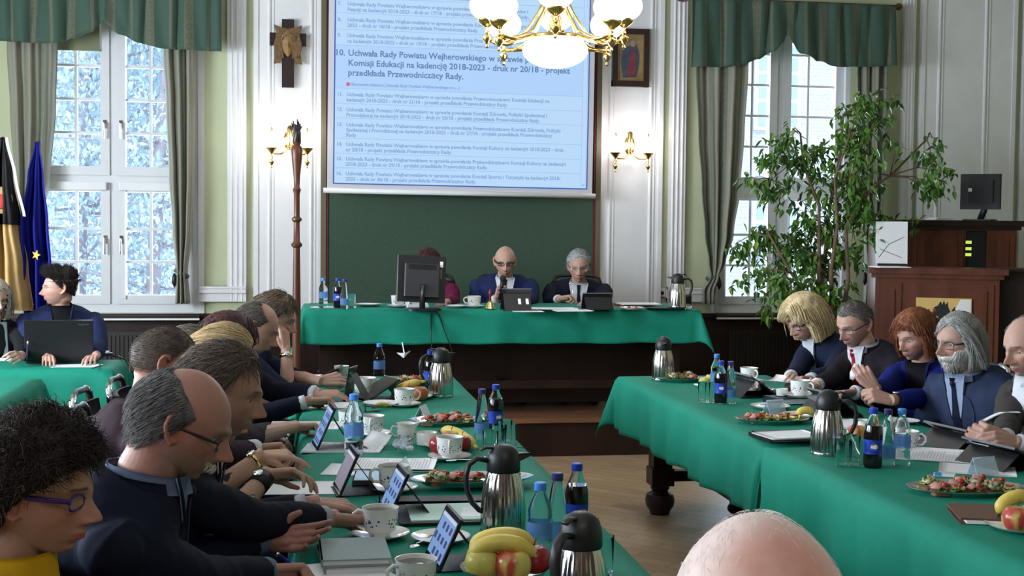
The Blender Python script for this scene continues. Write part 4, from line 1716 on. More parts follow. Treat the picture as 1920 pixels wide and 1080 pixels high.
poly([(.10, .30), (.16, .22), (.20, .28), (.24, .20), (.25, .32), (.30, .36), (.34, .46), (.24, .52), (.16, .44), (.10, .46), (.15, .38)], m)
poly([(.64, .24), (.70, .16), (.72, .26), (.79, .20), (.76, .34), (.68, .42), (.62, .36)], m)
m.build('griffin', M_arms_black, em)
m = MB()
poly([(.80, .02), (.985, .02), (.985, .30), (.55, .985), (.30, .985)], m)
m.build('white_bend', M_white, em)
m = MB()
m.add([(E_(.70 + .07 * math.cos(k * PI / 8), 0)[0], -.270, E_(0, .32 + .07 * math.sin(k * PI / 8))[2]) for k in range(16)], [tuple(range(16))])
m.build('rosette', M_arms_red, em)
m = MB()
poly([(.30, .20), (.37, .22), (.38, .27), (.31, .25)], m)
m.build('tongue', M_arms_red, em)

cx0, cx1 = 4.918, 6.082
CZ = 1.736
cab = thing('wooden_cabinet', 'dark wooden cabinet with a half open door behind the lectern', 'cabinet', ((cx0 + cx1) / 2 + .05, 10.55, .28), math.radians(-16))
cw = (cx1 - cx0) / 2
ch = CZ - .28
dx0, dx1 = 5.658 - (cx0 + cx1) / 2, 5.837 - (cx0 + cx1) / 2
m = MB()
m.box(-cw, dx0, -.25, .25, 0, ch - .05).box(dx1, cw, -.25, .25, 0, ch - .05).box(dx0, dx1, .2, .25, 0, ch - .05).box(dx0, dx1, -.25, .25, 0, .3).box(dx0, dx1, -.25, .25, ch - .09, ch - .05)
m.build('body', M_redwood, cab)
m = MB()
m.box(-cw - .04, cw + .06, -.30, .28, ch - .05, ch).box(-cw - .02, cw + .03, -.275, .26, ch - .08, ch - .05)
m.build('top', M_wood, cab)
m = MB()
board_front(m, -cw + .02, -cw + .33, .3, ch - .12, -.25)
m.build('door', M_redwood, cab)
m = MB()
board_front(m, -cw + .36, dx0 - .02, .3, ch - .12, -.25)
d2 = m.build('door', M_redwood, cab)
MB().sphere((dx0 - .05, -.29, ch * .62), .014, 10, 8).build('knob', M_brass, d2)
m = MB()
board_front(m, dx1 + .02, cw - .02, .3, ch - .12, -.25)
m.build('door', M_redwood, cab)
MB().box(dx0 + .003, dx1 - .003, -.22, .19, .305, ch - .095).build('rack_unit', M_black, cab)
M_led = emitter('lit_green_display', (.62, .85, .12), .9)
for k, zz_ in enumerate((457, 470, 482)):
    z = CZ - .28 - (zz_ - 413) * .00425
    MB().box(dx0 + .006, dx0 + .055, -.226, -.219, z - .014, z + .012).build('green_display', M_led, cab)

mt = thing('computer_monitor', 'black computer monitor seen from behind on the cabinet top', 'monitor', (5.862, 10.45, CZ + .001), math.radians(-35))
m = MB()
m.rbox(-.14, .14, -.10, .10, 0, .012, .04)
m.build('base', M_black, mt)
MB().tube([(.0, .03, .008), (.03, .05, .10), (.05, .05, .2)], .018, 10, flat=(1.6, .7)).build('stand', M_black, mt, True)
m = MB()
m.rbox(-.17, .17, 0, .035, .10, .41, .01)
m.rbox(-.11, .11, -.02, .01, .16, .36, .01)
pn = m.build('display', M_black, mt)
MB().box(-.10, -.07, -.022, -.019, .255, .285).build('label_sticker', M_paper, mt)
for k, (px, py, w) in enumerate(((1668, 411, .14), (1768, 409, .11))):
    p = (4.995, 10.4, 1.74) if k == 0 else (5.488, 10.4, 1.755)
    m = MB()
    for j in range(4):
        m.box(-w + .008 * j, w, -.09, .09 - .006 * j, j * .006, j * .006 + .004)
    tag(m.build('paper_stack', M_paper, None, loc=(p[0], 10.42, CZ + .001)), ['stack of papers on the left end of the cabinet top behind the ficus', 'small stack of papers on the cabinet top left of the monitor'][k], 'papers')
p = (4.548, 9.45, 1.349)
m = MB().box(-.13, .13, -.10, .10, 0, .006)
m.box(-.12, .11, -.09, .09, .006, .010)
tag(m.build('paper_sheets', M_paper, None, loc=(p[0], p[1], LZ + .001)), 'white sheets lying on the left corner of the mahogany lectern', 'papers')
p = (4.711, 9.75, 1.522)
wb = thing('white_sheet_stand', 'white sheet with faint pencil lines standing behind the lectern, by the ficus', 'sheet stand', (p[0], 9.76, LZ + .022), rot=(math.radians(-8), 0, math.radians(-20)))
MB().box(-.125, .125, -.004, .004, .0, .345).build('sheet', M_paper, wb)
m = MB()
m.tube([(-.10, -.006, .05), (-.02, -.006, .16), (.10, -.006, .22)], .002, 4).tube([(-.09, -.006, .12), (.08, -.006, .05)], .002, 4)
m.build('pencil_line', M_dark, wb)
MB().box(-.11, .11, -.02, .03, -.02, .0).build('foot', M_wood, wb)

# ------------------------------------------------------------------ carved staff, cross, icon, sconces
stf = thing('carved_staff', 'tall turned wooden staff with a carved eagle top in front of the wall', 'staff', (-0.045, 8.75, 0))
zt = 2.072
P_ = lambda y: 2.072 + (300 - y) * (8.75 / 2400.0)
pr = [(.028, 0), (.028, P_(565)), (.022, P_(462)), (.036, P_(459)), (.038, P_(455)), (.022, P_(450)), (.020, P_(415)), (.034, P_(411)), (.034, P_(408)), (.020, P_(404)), (.020, P_(362)), (.028, P_(355)), (.019, P_(350)), (.022, P_(330)), (.034, P_(300)), (.040, P_(282)), (.034, P_(276)), (.022, P_(273)), (.030, P_(268)), (.018, P_(262))]
MB().lathe(pr, 18).build('shaft', M_redwood, stf, True, auto=40)
m = MB()
m.capsule((0, 0, P_(266)), (.005, -.01, P_(250)), .030, .022)
m.capsule((.005, -.01, P_(250)), (-.012, -.02, P_(238)), .017, .012)
m.capsule((-.012, -.02, P_(238)), (-.035, -.03, P_(240)), .008, .003)
for s, dx, tz in ((-1, -.045, P_(229)), (1, .022, P_(226))):
    for k in range(4):
        m.capsule((s * .012, .0, P_(255 - k * 3)), (dx + s * .010 * (k - 2), .012 * k, tz - k * .014), .011, .004, 8)
m.build('eagle', M_wood, stf, True)
b_ = MB().lathe([(.02, .0), (.20, 0), (.20, .03), (.15, .06), (.06, .11), (.045, .2), (.03, .3)], 20)
b_.build('base', M_wood, stf, True, auto=35)

cr = thing('carved_cross', 'dark wooden cross with a carved bearded face on the white wall panel', 'cross', (-0.134, 11.215, 3.106))
q = 11.2 / 2400.0
m = MB()
m.box(-11 * q, 11 * q, -.02, .02, -62 * q, 62 * q).box(-33 * q, 33 * q, -.019, .019, 14 * q, 37 * q)
m.build('beams', M_wood, cr)
M_carve = mat('carved_oak', (.15, .085, .032), .6, vary=.3, vscale=60, bump=.4, bscale=90)
m = MB()
pts = [(-26, 52), (-14, 47), (0, 44), (14, 47), (26, 51), (22, 38), (20, 20), (22, 2), (26, -20), (14, -18), (8, -2), (0, 2), (-8, -2), (-14, -18), (-26, -20), (-22, 2), (-20, 20), (-22, 38)]
n = len(pts)
m.add([(x * q, -.035, z * q) for x, z in pts] + [(x * q, -.018, z * q) for x, z in pts] + [(0, -.055, 20 * q)],
      [(i, (i + 1) % n, n * 2) for i in range(n)] + [(i, i + n, (i + 1) % n + n, (i + 1) % n) for i in range(n)])
rnd = random.Random(5)
for k in range(26):
    s = -1 if k % 2 else 1
    x = s * rnd.uniform(9, 19)
    m.tube([(x * q, -.045, 34 * q), ((x + s * rnd.uniform(0, 5)) * q, -.05, 14 * q), ((x + s * rnd.uniform(-2, 5)) * q, -.045, -10 * q)], [.010, .013, .005], 6)
m.build('carved_hair', M_carve, cr, True, auto=30)
V, Fc = ico(4)
P = head_surface(V, {'nose': 1.5})
m = MB()
m.add([Matrix.Translation((0, -.03, 17 * q)) @ (Matrix.Rotation(PI, 3, 'Z') @ Vector(p) * .78) for p in P * np.array([1, .62, 1.2])], Fc)
for s in (-1, 1):
    m.tube([(s * .015, -.095, 30 * q), (s * .04, -.088, 31 * q), (s * .055, -.07, 22 * q)], .006, 6)
m.build('face', mat('carved_face', (.26, .15, .06), .55, bump=.3, bscale=80), cr, True)

ic = thing('framed_painting', 'dark-framed painting of a robed figure beside the chandelier', 'painting', (2.884, 11.22, 3.164))
hx, hz = 36 * q, 55 * q
m = MB()
for s in (-1, 1):
    m.box(min(s * hx, s * (hx - .05)), max(s * hx, s * (hx - .05)), -.03, .02, -hz, hz)
    m.box(-hx, hx, -.029, .019, min(s * hz, s * (hz - .05)), max(s * hz, s * (hz - .05)))
m.build('frame', mat('dark_frame', (.03, .016, .014), .35), ic)
m = MB()
for s in (-1, 1):
    m.box(min(s * (hx - .05), s * (hx - .058)), max(s * (hx - .05), s * (hx - .058)), -.024, 0, -hz + .05, hz - .05)
    m.box(-hx + .05, hx - .05, -.023, 0, min(s * (hz - .05), s * (hz - .058)), max(s * (hz - .05), s * (hz - .058)))
m.build('gilt_slip', M_brass, ic)
MB().box(-hx + .04, hx - .04, -.012, .0, -hz + .04, hz - .04).build('canvas', mat('ochre_ground', (.23, .16, .075), .6, vary=.3, vscale=9), ic)


def flat(pts, name, m, y=-.0145):
    b = MB()
    n = len(pts)
    b.add([(x, y, z) for x, z in pts] + [(x, y + .003, z) for x, z in pts], [tuple(range(n)), tuple(range(2 * n - 1, n - 1, -1))] + [(i, i + n, (i + 1) % n + n, (i + 1) % n) for i in range(n)])
    return b.build(name, m, ic)


flat([(-.03, .10), (.05, .12), (.08, .02), (.07, -.10), (.05, -.17), (-.07, -.18), (-.09, -.05), (-.08, .06)], 'painted_cloak', mat('paint_blue_grey', (.045, .06, .09), .6, vary=.3, vscale=25))
flat([(-.005, .07), (.035, .07), (.045, -.02), (.045, -.16), (-.04, -.17), (-.015, -.05)], 'painted_robe', mat('paint_red', (.17, .03, .045), .6, vary=.2, vscale=25), -.016)
flat([(.02 + .025 * math.cos(k * PI / 6), .125 + .03 * math.sin(k * PI / 6)) for k in range(12)], 'painted_head', mat('paint_flesh', (.30, .19, .13), .6), -.017)

M_globe = emitter('lit_opal_globe', (1.0, .95, .93), 7.0)


def sconce(label, px, x, z):
    t = thing('wall_sconce', label, 'wall lamp', (x, YW - .06, z))
    m = MB()
    m.lathe([(.0, 0), (.045, .0), (.05, .012), (.03, .03), (.012, .035)], 16, sy=1.0).xf(Matrix.Rotation(PI / 2, 4, 'X') @ Matrix.Scale(1.7, 4, (0, 1, 0)))
    m.capsule((0, -.03, .10), (0, -.03, -.06), .026, .02)
    m.build('backplate', M_brass, t, True, auto=40)
    for s in (-1, 1):
        MB().tube([(0, -.03, -.03), (s * .02, -.06, -.09), (s * .07, -.09, -.125), (s * .125, -.10, -.125), (s * .145, -.10, -.105)], .008, 8).build('arm', M_brass, t, True)
        m = MB()
        m.lathe([(.004, -.045), (.045, .0), (.05, .006), (.052, .012)], 18).lathe([(.003, -.16), (.010, -.15), (.005, -.14), (.020, -.115), (.020, -.105), (.006, -.09), (.010, -.06), (.006, -.045)], 14)
        m.build('cup', M_brass, t, True, loc=(s * .15, -.10, -.085), auto=40)
        MB().sphere((0, 0, 0), (.078, .078, .072), 24, 16).build('globe', M_globe, t, True, loc=(s * .15, -.10, -.015))
        MB().lathe([(.018, 0), (.006, .02), (.010, .03), (.002, .05)], 12).build('finial', M_brass, t, True, loc=(s * .15, -.10, .055))
        lamp('sconce_light', 'POINT', (s * .15, -.19, .0), 5.0, (1, .93, .90), .07, parent=t)


sconce('brass wall sconce with two lit globes partly behind the carved staff', 541, -0.119, 2.37)
sconce('brass wall sconce with two lit globes under the framed painting', 1181, 2.89, 2.386)

# ------------------------------------------------------------------ chandelier
chx, chy, chz = 1.45, 7.4, 2.666


def chandelier(label, x, y, z, glow):
    t = thing('chandelier', label, 'chandelier', (x, y, z))
    s = 7.4 / 2400.0
    MB().sphere((0, 0, 0), (62 * s, 62 * s, 33 * s), 36, 20).build('bowl', M_globe, t, True)
    m = MB()
    m.lathe([(.165, .055), (.19, .06), (.19, .075), (.165, .085)], 36, capb=False, capt=False)
    m.build('bowl_rim', M_brass, t, True, auto=40)
    MB().lathe([(.012, .07), (.03, .09), (.045, .16), (.02, .22), (.014, .3), (.03, .36), (.014, .42), (.012, TOP - z)], 16).build('stem', M_brass, t, True, auto=40)
    for k in range(8):
        a = 2 * PI * k / 8 + .59
        R = .445 if k % 2 == 0 else .40
        hgt = .085 if k % 2 == 0 else .145
        c, sn = math.cos(a), math.sin(a)
        p = lambda r, h: (c * r, sn * r, h)
        m = MB()
        m.tube([p(.05, .34), p(.10, .22), p(.18, .10), p(.28, .055), p(R - .06, .035), p(R, .02 + hgt * .3)], .008, 8)
        m.tube([p(.16, .075), p(.28, .035), p(R - .02, .02 + hgt * .25)], .012, 8)
        arm = m.build('arm', M_brass, t, True)
        m = MB()
        m.lathe([(.007, -.06), (.011, -.045), (.009, -.032), (.030, -.018), (.050, -.002), (.058, .012), (.058, .019), (.05, .019)], 24)
        m.lathe([(.003, -.155), (.012, -.145), (.005, -.13), (.026, -.105), (.027, -.09), (.010, -.075), (.014, -.062), (.008, -.05)], 14)
        m.build('cup', M_brass, arm, True, loc=p(R, hgt + .02), auto=40)
        g = MB().sphere((0, 0, 0), (.105, .105, .088), 24, 16).build('globe', M_globe, arm, True, loc=p(R, hgt + .115))
        MB().lathe([(.03, 0), (.022, .01), (.008, .02), (.012, .03), (.002, .045)], 12).build('finial', M_brass, arm, True, loc=p(R, hgt + .198))
        lamp('globe_light', 'POINT', p(R + .14, hgt + .10), glow, (1, .94, .92), .1, parent=t)
    lamp('bowl_light', 'POINT', (0, 0, -.17), glow * 2.2, (1, .94, .92), .16, parent=t)
    return t


chandelier('big brass chandelier with eight lit globes and a lit bowl', chx, chy, chz, 5.0)
# added chandelier, unseen behind the camera, put in to light the foreground
chandelier('added unseen chandelier behind the camera, lighting the foreground', .6, .2, chz + .25, 3.0)

# ------------------------------------------------------------------ the cast
M_shirt_w = cloth_mat('white_shirt', (.60, .61, .66), .7, .03)
M_shirt_b = cloth_mat('pale_blue_shirt', (.26, .32, .46), .7, .03)
M_shirt_d = cloth_mat('blue_grey_shirt', (.12, .15, .24), .7, .03)
M_blackcloth = cloth_mat('black_knit', (.010, .010, .012))
M_tie_navy = cloth_mat('navy_tie', (.010, .012, .032), .45)
M_tie_black = cloth_mat('black_tie', (.012, .012, .016), .45)
M_tie_red = cloth_mat('red_tie', (.36, .018, .03), .45)
M_tie_blue = cloth_mat('blue_tie', (.03, .05, .16), .45)
M_purple = mat('purple_frame', (.05, .02, .16), .25)
M_floral = mat('floral_blouse', (.02, .02, .03), .7)
nt, b = nodes_of(M_floral)
tco = nt.nodes.new('ShaderNodeTexCoord')
vo = nt.nodes.new('ShaderNodeTexVoronoi')
vo.inputs['Scale'].default_value = 42
cr_ = nt.nodes.new('ShaderNodeValToRGB')
cr_.color_ramp.elements[0].color = (.55, .30, .28, 1)
cr_.color_ramp.elements[1].color = (.02, .018, .03, 1)
cr_.color_ramp.elements[1].position = .38
e_ = cr_.color_ramp.elements.new(.16)
e_.color = (.62, .55, .30, 1)
nt.links.new(tco.outputs['Object'], vo.inputs['Vector'])
nt.links.new(vo.outputs['Distance'], cr_.inputs[0])
nt.links.new(cr_.outputs[0], b.inputs['Base Color'])

BACK = lambda p: (0, -1, -.55 if p[1] < -.02 else -.15)
FULL = (.070, .068, .045, .024, .0, -.028, -.045, -.062, -.070)


def short(col, col2, thick=.012, ln=.036, n=1800, r=.0009, comb=BACK, line=FULL, jit=.22, lift=.10, **k):
    d = dict(col=col, col2=col2, thick=thick, n=n, len=ln, r=r, comb=comb, lift=lift, jit=jit, steps=5, line=line)
    d.update(k)
    return d


def side_bald(col, col2, top, thick=.011, **k):
    return short(col, col2, thick, bald=True, top=top, comb=lambda p: (0, -1, -.8), **k)


def bob(col, col2, thick=.030, ln=.16, n=1500, r=.0017, bottom=-.105, fringe=True, **k):
    line = (.052, .045, .012, -.085, bottom, bottom, bottom, bottom, bottom) if fringe else (.07, .066, .03, -.06, bottom, bottom, bottom, bottom, bottom)

    def mask(P):
        az = np.abs(np.arctan2(P[:, 0], P[:, 1]))
        return P[:, 2] - np.interp(az, (0, .55, .85, 1.15, 1.5, 1.75, 2.1, 2.6, PI), line)

    def shape(Q, P, m):
        # locks hang away from the jaw and neck
        az = np.abs(np.arctan2(P[:, 0], P[:, 1]))
        low = sm(-Q[:, 2], -.02, .08)
        Q = Q.copy()
        Q[:, 0] += np.sign(Q[:, 0]) * low * .016 * sm(az, .9, 1.3)
        Q[:, 1] -= low * (.045 * sm(az, 1.7, 2.6))
        Q[:, 2] -= low * .02
        return Q
    def fence(p):
        # locks fall beside the face, never over it, and end at the cut
        if p.z < .050 and p.y > -.02:
            lim = .070 if p.z < .03 else .045
            if fringe and p.z > .030:
                lim = 0
            if abs(p.x) < lim:
                p.x = lim if p.x > 0 else -lim
            p.y = min(p.y, .052 if fringe else .030) if p.z < .030 else min(p.y, .112)
        p.z = max(p.z, bottom - .018)
        return p

    def lenf(P_):
        return .42 if (fringe and P_[1] > .035 and P_[2] > .03) else 1.0

    def comb(p):
        if p[1] > .03 and p[2] > .03:
            return ((.9 if p[0] > -.02 else -.9), (.25 if fringe else -.9), -.35)
        return ((.25 if p[0] > 0 else -.25) * (1 if p[2] > .05 else .05), -.25, -.85)
    d = dict(col=col, col2=col2, thick=thick, n=n, len=ln, r=r, mask=mask, shape=shape, lift=.08, jit=.07, steps=7, grav=1.0, crown=.25, lump=.10, soft=.03, hugk=.5, fence=fence, lenf=lenf, comb=comb, keep=-.04)
    d.update(k)
    return d


ROWL = None
wc = dict(m=M_shirt_w)


def watch(col, side_i, px=.93, w=.012, r=.031):
    def f(root, tl, T, Hm, H, arms):
        S, E, w_, s = arms[side_i]
        a = E.lerp(w_, px)
        d_ = (w_ - E).normalized()
        m = MB()
        m.tube([tl(a - d_ * w), tl(a + d_ * w)], r, 18)
        o = m.build('wristband', col, root, True)
        n_ = d_.cross(Vector((0, 0, 1))).cross(d_).normalized()
        MB().lathe([(.016, 0), (.017, .004), (.014, .007)], 16).build('watch_face', M_chrome, o, True, loc=tl(a + n_ * (r - .002)), rot=n_.to_track_quat('Z', 'Y').to_euler())
    return f


def brooches(root, tl, T):
    for xl, t in ((.092, .70), (.100, .64)):
        p = T.front(xl, t, .02)
        MB().sphere(tl(p), (.011, .011, .013), 10, 8).build('brooch', M_porcelain, root, True)


def crown_mask(P):
    # thin hair everywhere on the scalp but for a bare patch at the back of the crown
    az = np.abs(np.arctan2(P[:, 0], P[:, 1]))
    m = P[:, 2] - np.interp(az, (0, .55, .95, 1.25, 1.5, 1.75, 2.1, 2.6, PI), FULL)
    d = np.sqrt(((P[:, 0] - .004) / 1.15) ** 2 + (P[:, 1] + .066) ** 2 + (P[:, 2] - .078) ** 2)
    return np.minimum(m, d - .022)


def both(*fs):
    def f(*a):
        for q in fs:
            q(*a)
    return f


def earcord(root, tl, T, Hm, H, arms):
    m = MB()
    m.tube([tl(H(-.0805, .012, .004)), tl(H(-.082, .028, -.045)), tl(H(-.078, .012, -.095)), tl(H(-.07, -.05, -.125)), tl(H(-.04, -.10, -.12))], .0016, 6)
    m.build('spectacle_cord', M_black, root, True)


def moustache(col, col2, w=.030):
    return ('moustache', dict(col=col, col2=col2, thick=.006, n=420, len=.014, r=.0009, steps=4, lift=.25, jit=.2, grav=.5, lump=.3, soft=.008, keep=-.2, comb=lambda p: ((.5 if p[0] > 0 else -.5), .1, -.5),
        mask=lambda P: np.minimum(.008 - np.abs(P[:, 2] + .0575), w - np.abs(P[:, 0])) * (P[:, 1] > .05)))


def full_beard(col, col2):
    def mask(P):
        a = -.050 - P[:, 2] + np.clip((np.abs(P[:, 0]) - .035) * 1.6, 0, .026)
        lipz = np.hypot(P[:, 0] / .024, (P[:, 2] + .0685) / .0085) - 1
        return np.minimum(np.minimum(a, lipz * .01), (P[:, 1] - .012) * .6)
    return ('beard', dict(col=col, col2=col2, thick=.010, n=1700, len=.028, r=.0010, steps=5, lift=.35, jit=.25, grav=1.0, lump=.4, soft=.012, keep=-.3, comb=lambda p: (0, .25, -.6), mask=mask))


# -- left row, near to far, all facing the table on their right
person('woman with tousled dark hair, purple glasses and yellow roll-neck at the lower left corner', (-0.481, 2.42, 1.134), -12, 6, hs=.97, skin=(.36, .205, .14), vox=.0028,
       shape={'jaw': -.3, 'nose': 1.05}, wide=.9, lean=.02, baz=-6, brow=(.03, .018, .015), lip=(.40, .10, .09),
       hair=dict(col=(.008, .005, .004), col2=(.030, .015, .010), thick=.027, n=5200, len=.046, r=.0009, steps=6, lift=.22, jit=.34, curl=.18, hugk=.75, grav=.10, lump=.45, nfreq=34, crown=.45, comb=lambda p: (0, -.35 if p[1] < .03 else .25, .1),
                 line=(.058, .052, .026, .012, -.004, -.030, -.060, -.085, -.09)),
       jcol=(.010, .010, .011), jacket=M_blackcloth, collar=cloth_mat('yellow_knit', (.52, .30, .012)), glasses=dict(m=M_purple, r=.0024, h=.014, z=-.002), open_eye=.35)

person('bald-crowned man with grey sides, moustache and corded spectacles writing at the near left', (-0.259, 2.8, 1.201), 4, 24, hs=1.0, skin=(.37, .185, .145), vox=.0028,
       shape={'jaw': .5, 'nose': 1.15, 'age': 1.2, 'wide': 1.03, 'neck': .064}, wide=1.14, fat=.03, lean=.10, sh=.19, jcol=(.009, .011, .024), brow=(.20, .17, .15),
       hair=side_bald((.040, .036, .036), (.16, .15, .15), (-.2, -.2, .030, .062, .092, .105), n=3600, r=.0008, thick=.009, ln=.034, line=(.2, .2, .06, .024, -.004, -.030, -.050, -.070, -.078)),
       beard=[moustache((.42, .39, .36), (.55, .52, .50))], stubble=.35, shirt=dict(m=M_shirt_d, t1=.45), tie=M_tie_navy, cuff=M_shirt_d,
       glasses=dict(m=M_black, r=.0015, h=.013, z=-.010), extra=earcord,
       hands=[('R', (-0.084, 3.067, 0.8), (1, .05, -.05), (0, -.55, -.8), 'pen'), ('L', (-0.094, 3.324, 0.815), (1, -.35, .10), (-.1, -.75, .45), 'open')])

person('man with brown side-swept hair and stubble reading his tablet, third on the left', (-0.212, 3.32, 1.205), 2, 16, hs=1.0, skin=(.37, .20, .15), vox=.003,
       shape={'jaw': .4, 'nose': 1.12, 'age': 1}, wide=1.06, lean=.14, jcol=(.010, .011, .020), brow=(.05, .035, .03), stubble=.5,
       hair=short((.050, .035, .026), (.15, .11, .085), thick=.011, ln=.055, n=2600, r=.0010, comb=lambda p: (-.5 if p[2] > .06 else 0, -.5, -.5), line=(.072, .078, .058, .028, .0, -.028, -.05, -.066, -.074)),
       shirt=dict(m=M_shirt_w, t1=.55), tie=M_tie_black, cuff=cloth_mat('grey_cuff', (.36, .36, .38)), sleeve=.80,
       hands=[('R', (0.078, 3.482, 0.83), (1, .12, -.10), (0, -.25, -1), 'relax'), ('L', (0.037, 3.678, 0.83), (1, -.08, -.10), (0, .15, -1), 'relax')])

person('person in a floral blouse with a leather wristband, hidden behind the third man', (-0.264, 3.84, 1.094), 0, 24, hs=.97, skin=(.42, .25, .17), vox=.0036, shape={'jaw': -.2}, wide=.92, lean=.1,
       hair=short((.03, .02, .015), (.09, .06, .045), thick=.016, ln=.05, n=700), jacket=M_floral, sleeve=.38,
       hands=[('R', (-0.111, 4.023, 0.85), (1, .10, .0), (.1, -.5, -.9), 'relax'), ('L', (-0.136, 4.299, 0.86), (1, -.15, .05), (0, .2, -1), 'tap')],
       extra=both(watch(M_dark, 0, .86, .024, .034), watch(M_brass, 1, .9, .006, .031)), legs=True)

person('man with a dark buzz cut seen from behind, fifth on the left', (-0.445, 4.25, 1.175), 14, 14, hs=1.03, skin=(.42, .22, .16), vox=.0036, shape={'jaw': .3}, wide=1.05, lean=.06, jcol=(.030, .016, .022),
       hair=short((.045, .030, .023), (.11, .078, .060), thick=.0022, ln=.009, n=2200, r=.0007, lift=.3, shade=.6, line=(.066, .070, .052, .030, .008, -.020, -.034, -.040, -.042)), cuff=M_shirt_w,
       hands=[('R', (-0.166, 4.554, 0.84), (1, .25, .0), (.1, -.4, -.9), 'hold')])

person('blonde woman with pinned-back hair, only the crown showing in the left row', (-0.292, 4.75, 1.129), 0, 20, hs=.97, skin=(.46, .28, .20), vox=.0036, shape={'jaw': -.3}, wide=.88, lean=.14, jcol=(.05, .04, .045),
       hair=short((.36, .24, .11), (.66, .50, .28), thick=.022, ln=.10, n=1600, r=.0016, lump=.1, jit=.07, comb=lambda p: (0, -1, -.1), steps=6), sleeve=.18,
       hands=[('R', (-0.034, 5.215, 0.815), (1, .30, -.05), (.1, -.3, -.9), 'pen')])

person('grey-brown haired man in the left row, crown just visible beside the blonde hair', (-0.456, 5.25, 1.098), 0, 18, hs=1.0, skin=(.42, .24, .18), vox=.0045, wide=.95, lean=.05, jcol=(.03, .03, .034),
       hair=short((.10, .085, .07), (.20, .17, .14), n=900, r=.0014))

person('woman with dark auburn hair in the left row behind the blonde crown', (-0.329, 5.65, 1.101), 0, 18, hs=.98, skin=(.45, .26, .19), vox=.0045, shape={'jaw': -.3}, wide=.86, lean=.1, jcol=(.02, .016, .018),
       hair=bob((.018, .006, .006), (.07, .018, .014), thick=.038, n=900, r=.0022))

person('balding man with cropped hair looking down and writing, far in the left row', (-0.228, 6.3, 1.136), 0, 27, hs=1.03, skin=(.42, .235, .17), vox=.0036, shape={'jaw': .4, 'nose': 1.1}, wide=1.02, lean=.16, jcol=(.012, .014, .026), stubble=.25,
       hair=side_bald((.035, .027, .022), (.12, .10, .085), (-.2, .05, .070, .094, .112, .118), thick=.006, ln=.016, n=1500, r=.0012, shade=.5, line=(.06, .062, .054, .026, .002, -.026, -.045, -.06, -.066)),
       shirt=dict(m=M_shirt_b), cuff=M_shirt_w, sleeve=.84,
       hands=[('R', (0.029, 5.983, 0.815), (1, .15, -.05), (.1, -.3, -.9), 'pen'), ('L', (0.076, 6.25, 0.815), (1, -.2, 0), (0, .2, -1), 'relax')], extra=watch(M_white, 1, .88, .012, .033))

person('man with thick brown hair leaning his cheek on his hand, last in the left row', (-0.154, 6.85, 1.142), 0, 18, hs=1.03, skin=(.44, .25, .19), vox=.0036, shape={'jaw': .3, 'nose': 1.1}, wide=1.02, lean=.18, jcol=(.014, .020, .045),
       hair=short((.055, .038, .026), (.16, .115, .08), thick=.022, ln=.05, n=1500, r=.0016, comb=lambda p: (0, .3 if p[1] > .02 else -.6, -.45)), sleeve=.16,
       hands=[('R', (-0.089, 6.76, 0.983), (-.12, .15, 1), (-.7, .5, .15), 'relax', (.35, -.3, -1)), ('L', (0.091, 6.625, 0.83), (1, -.10, .15), (0, .8, -.4), 'hold')], extra=watch(M_brass, 0, .86, .010, .033))

# -- two people at the laptop table by the flags
person('young man with spiky dark hair and navy blazer behind the open laptop', (-1.54, 8.55, 1.217), 196, 2, nb=tuple(Vector((-1.539, 8.58, 1.215)) - Vector((0, 0, .118))), hs=.95, skin=(.48, .27, .21), vox=.0036, shape={'jaw': .2, 'nose': 1.1}, baz=-78, wide=1.14, lean=.04, jcol=(.016, .022, .070), open_eye=.8, brow=(.03, .02, .015),
       hair=short((.008, .006, .006), (.030, .022, .018), thick=.006, crown=3.2, ln=.040, n=1900, r=.0020, hugk=.5, lenf=lambda p: (.25 if p[2] < .045 else 1.0) * (1.5 if p[1] > .03 else 1.0), comb=lambda p: (0, .7 if p[1] > -.02 else -.5, .9 if p[2] > .05 else -.3), lift=.55, jit=.22, line=(.066, .066, .052, .024, .0, -.022, -.038, -.048, -.052)),
       shirt=dict(m=M_blackcloth, t1=.50, w=.058), collar=M_blackcloth, hands=[('R', (-1.534, 8.124, 0.82), (0.2, -1, 0), (0, 0, -1), 'relax'), ('L', (-1.25, 8.107, 0.82), (-.2, -1, 0), (0, 0, -1), 'relax')])
person('woman with long ash-blonde hair and glasses cut off by the left edge of the picture', (-1.927, 8.45, 1.153), -50, 10, hs=.98, skin=(.50, .31, .24), vox=.0045, shape={'jaw': -.3}, baz=-72, wide=.9, lean=.08, jacket=M_blackcloth,
       hair=bob((.42, .36, .30), (.70, .64, .56), thick=.022, ln=.34, n=1100, r=.0025, bottom=-.12, fringe=False), glasses=dict(m=M_black, r=.0020), open_eye=.4,
       hands=[('L', (-1.67, 8.032, 0.83), (-.1, -1, .1), (-.9, 0, -.5), 'pen')])

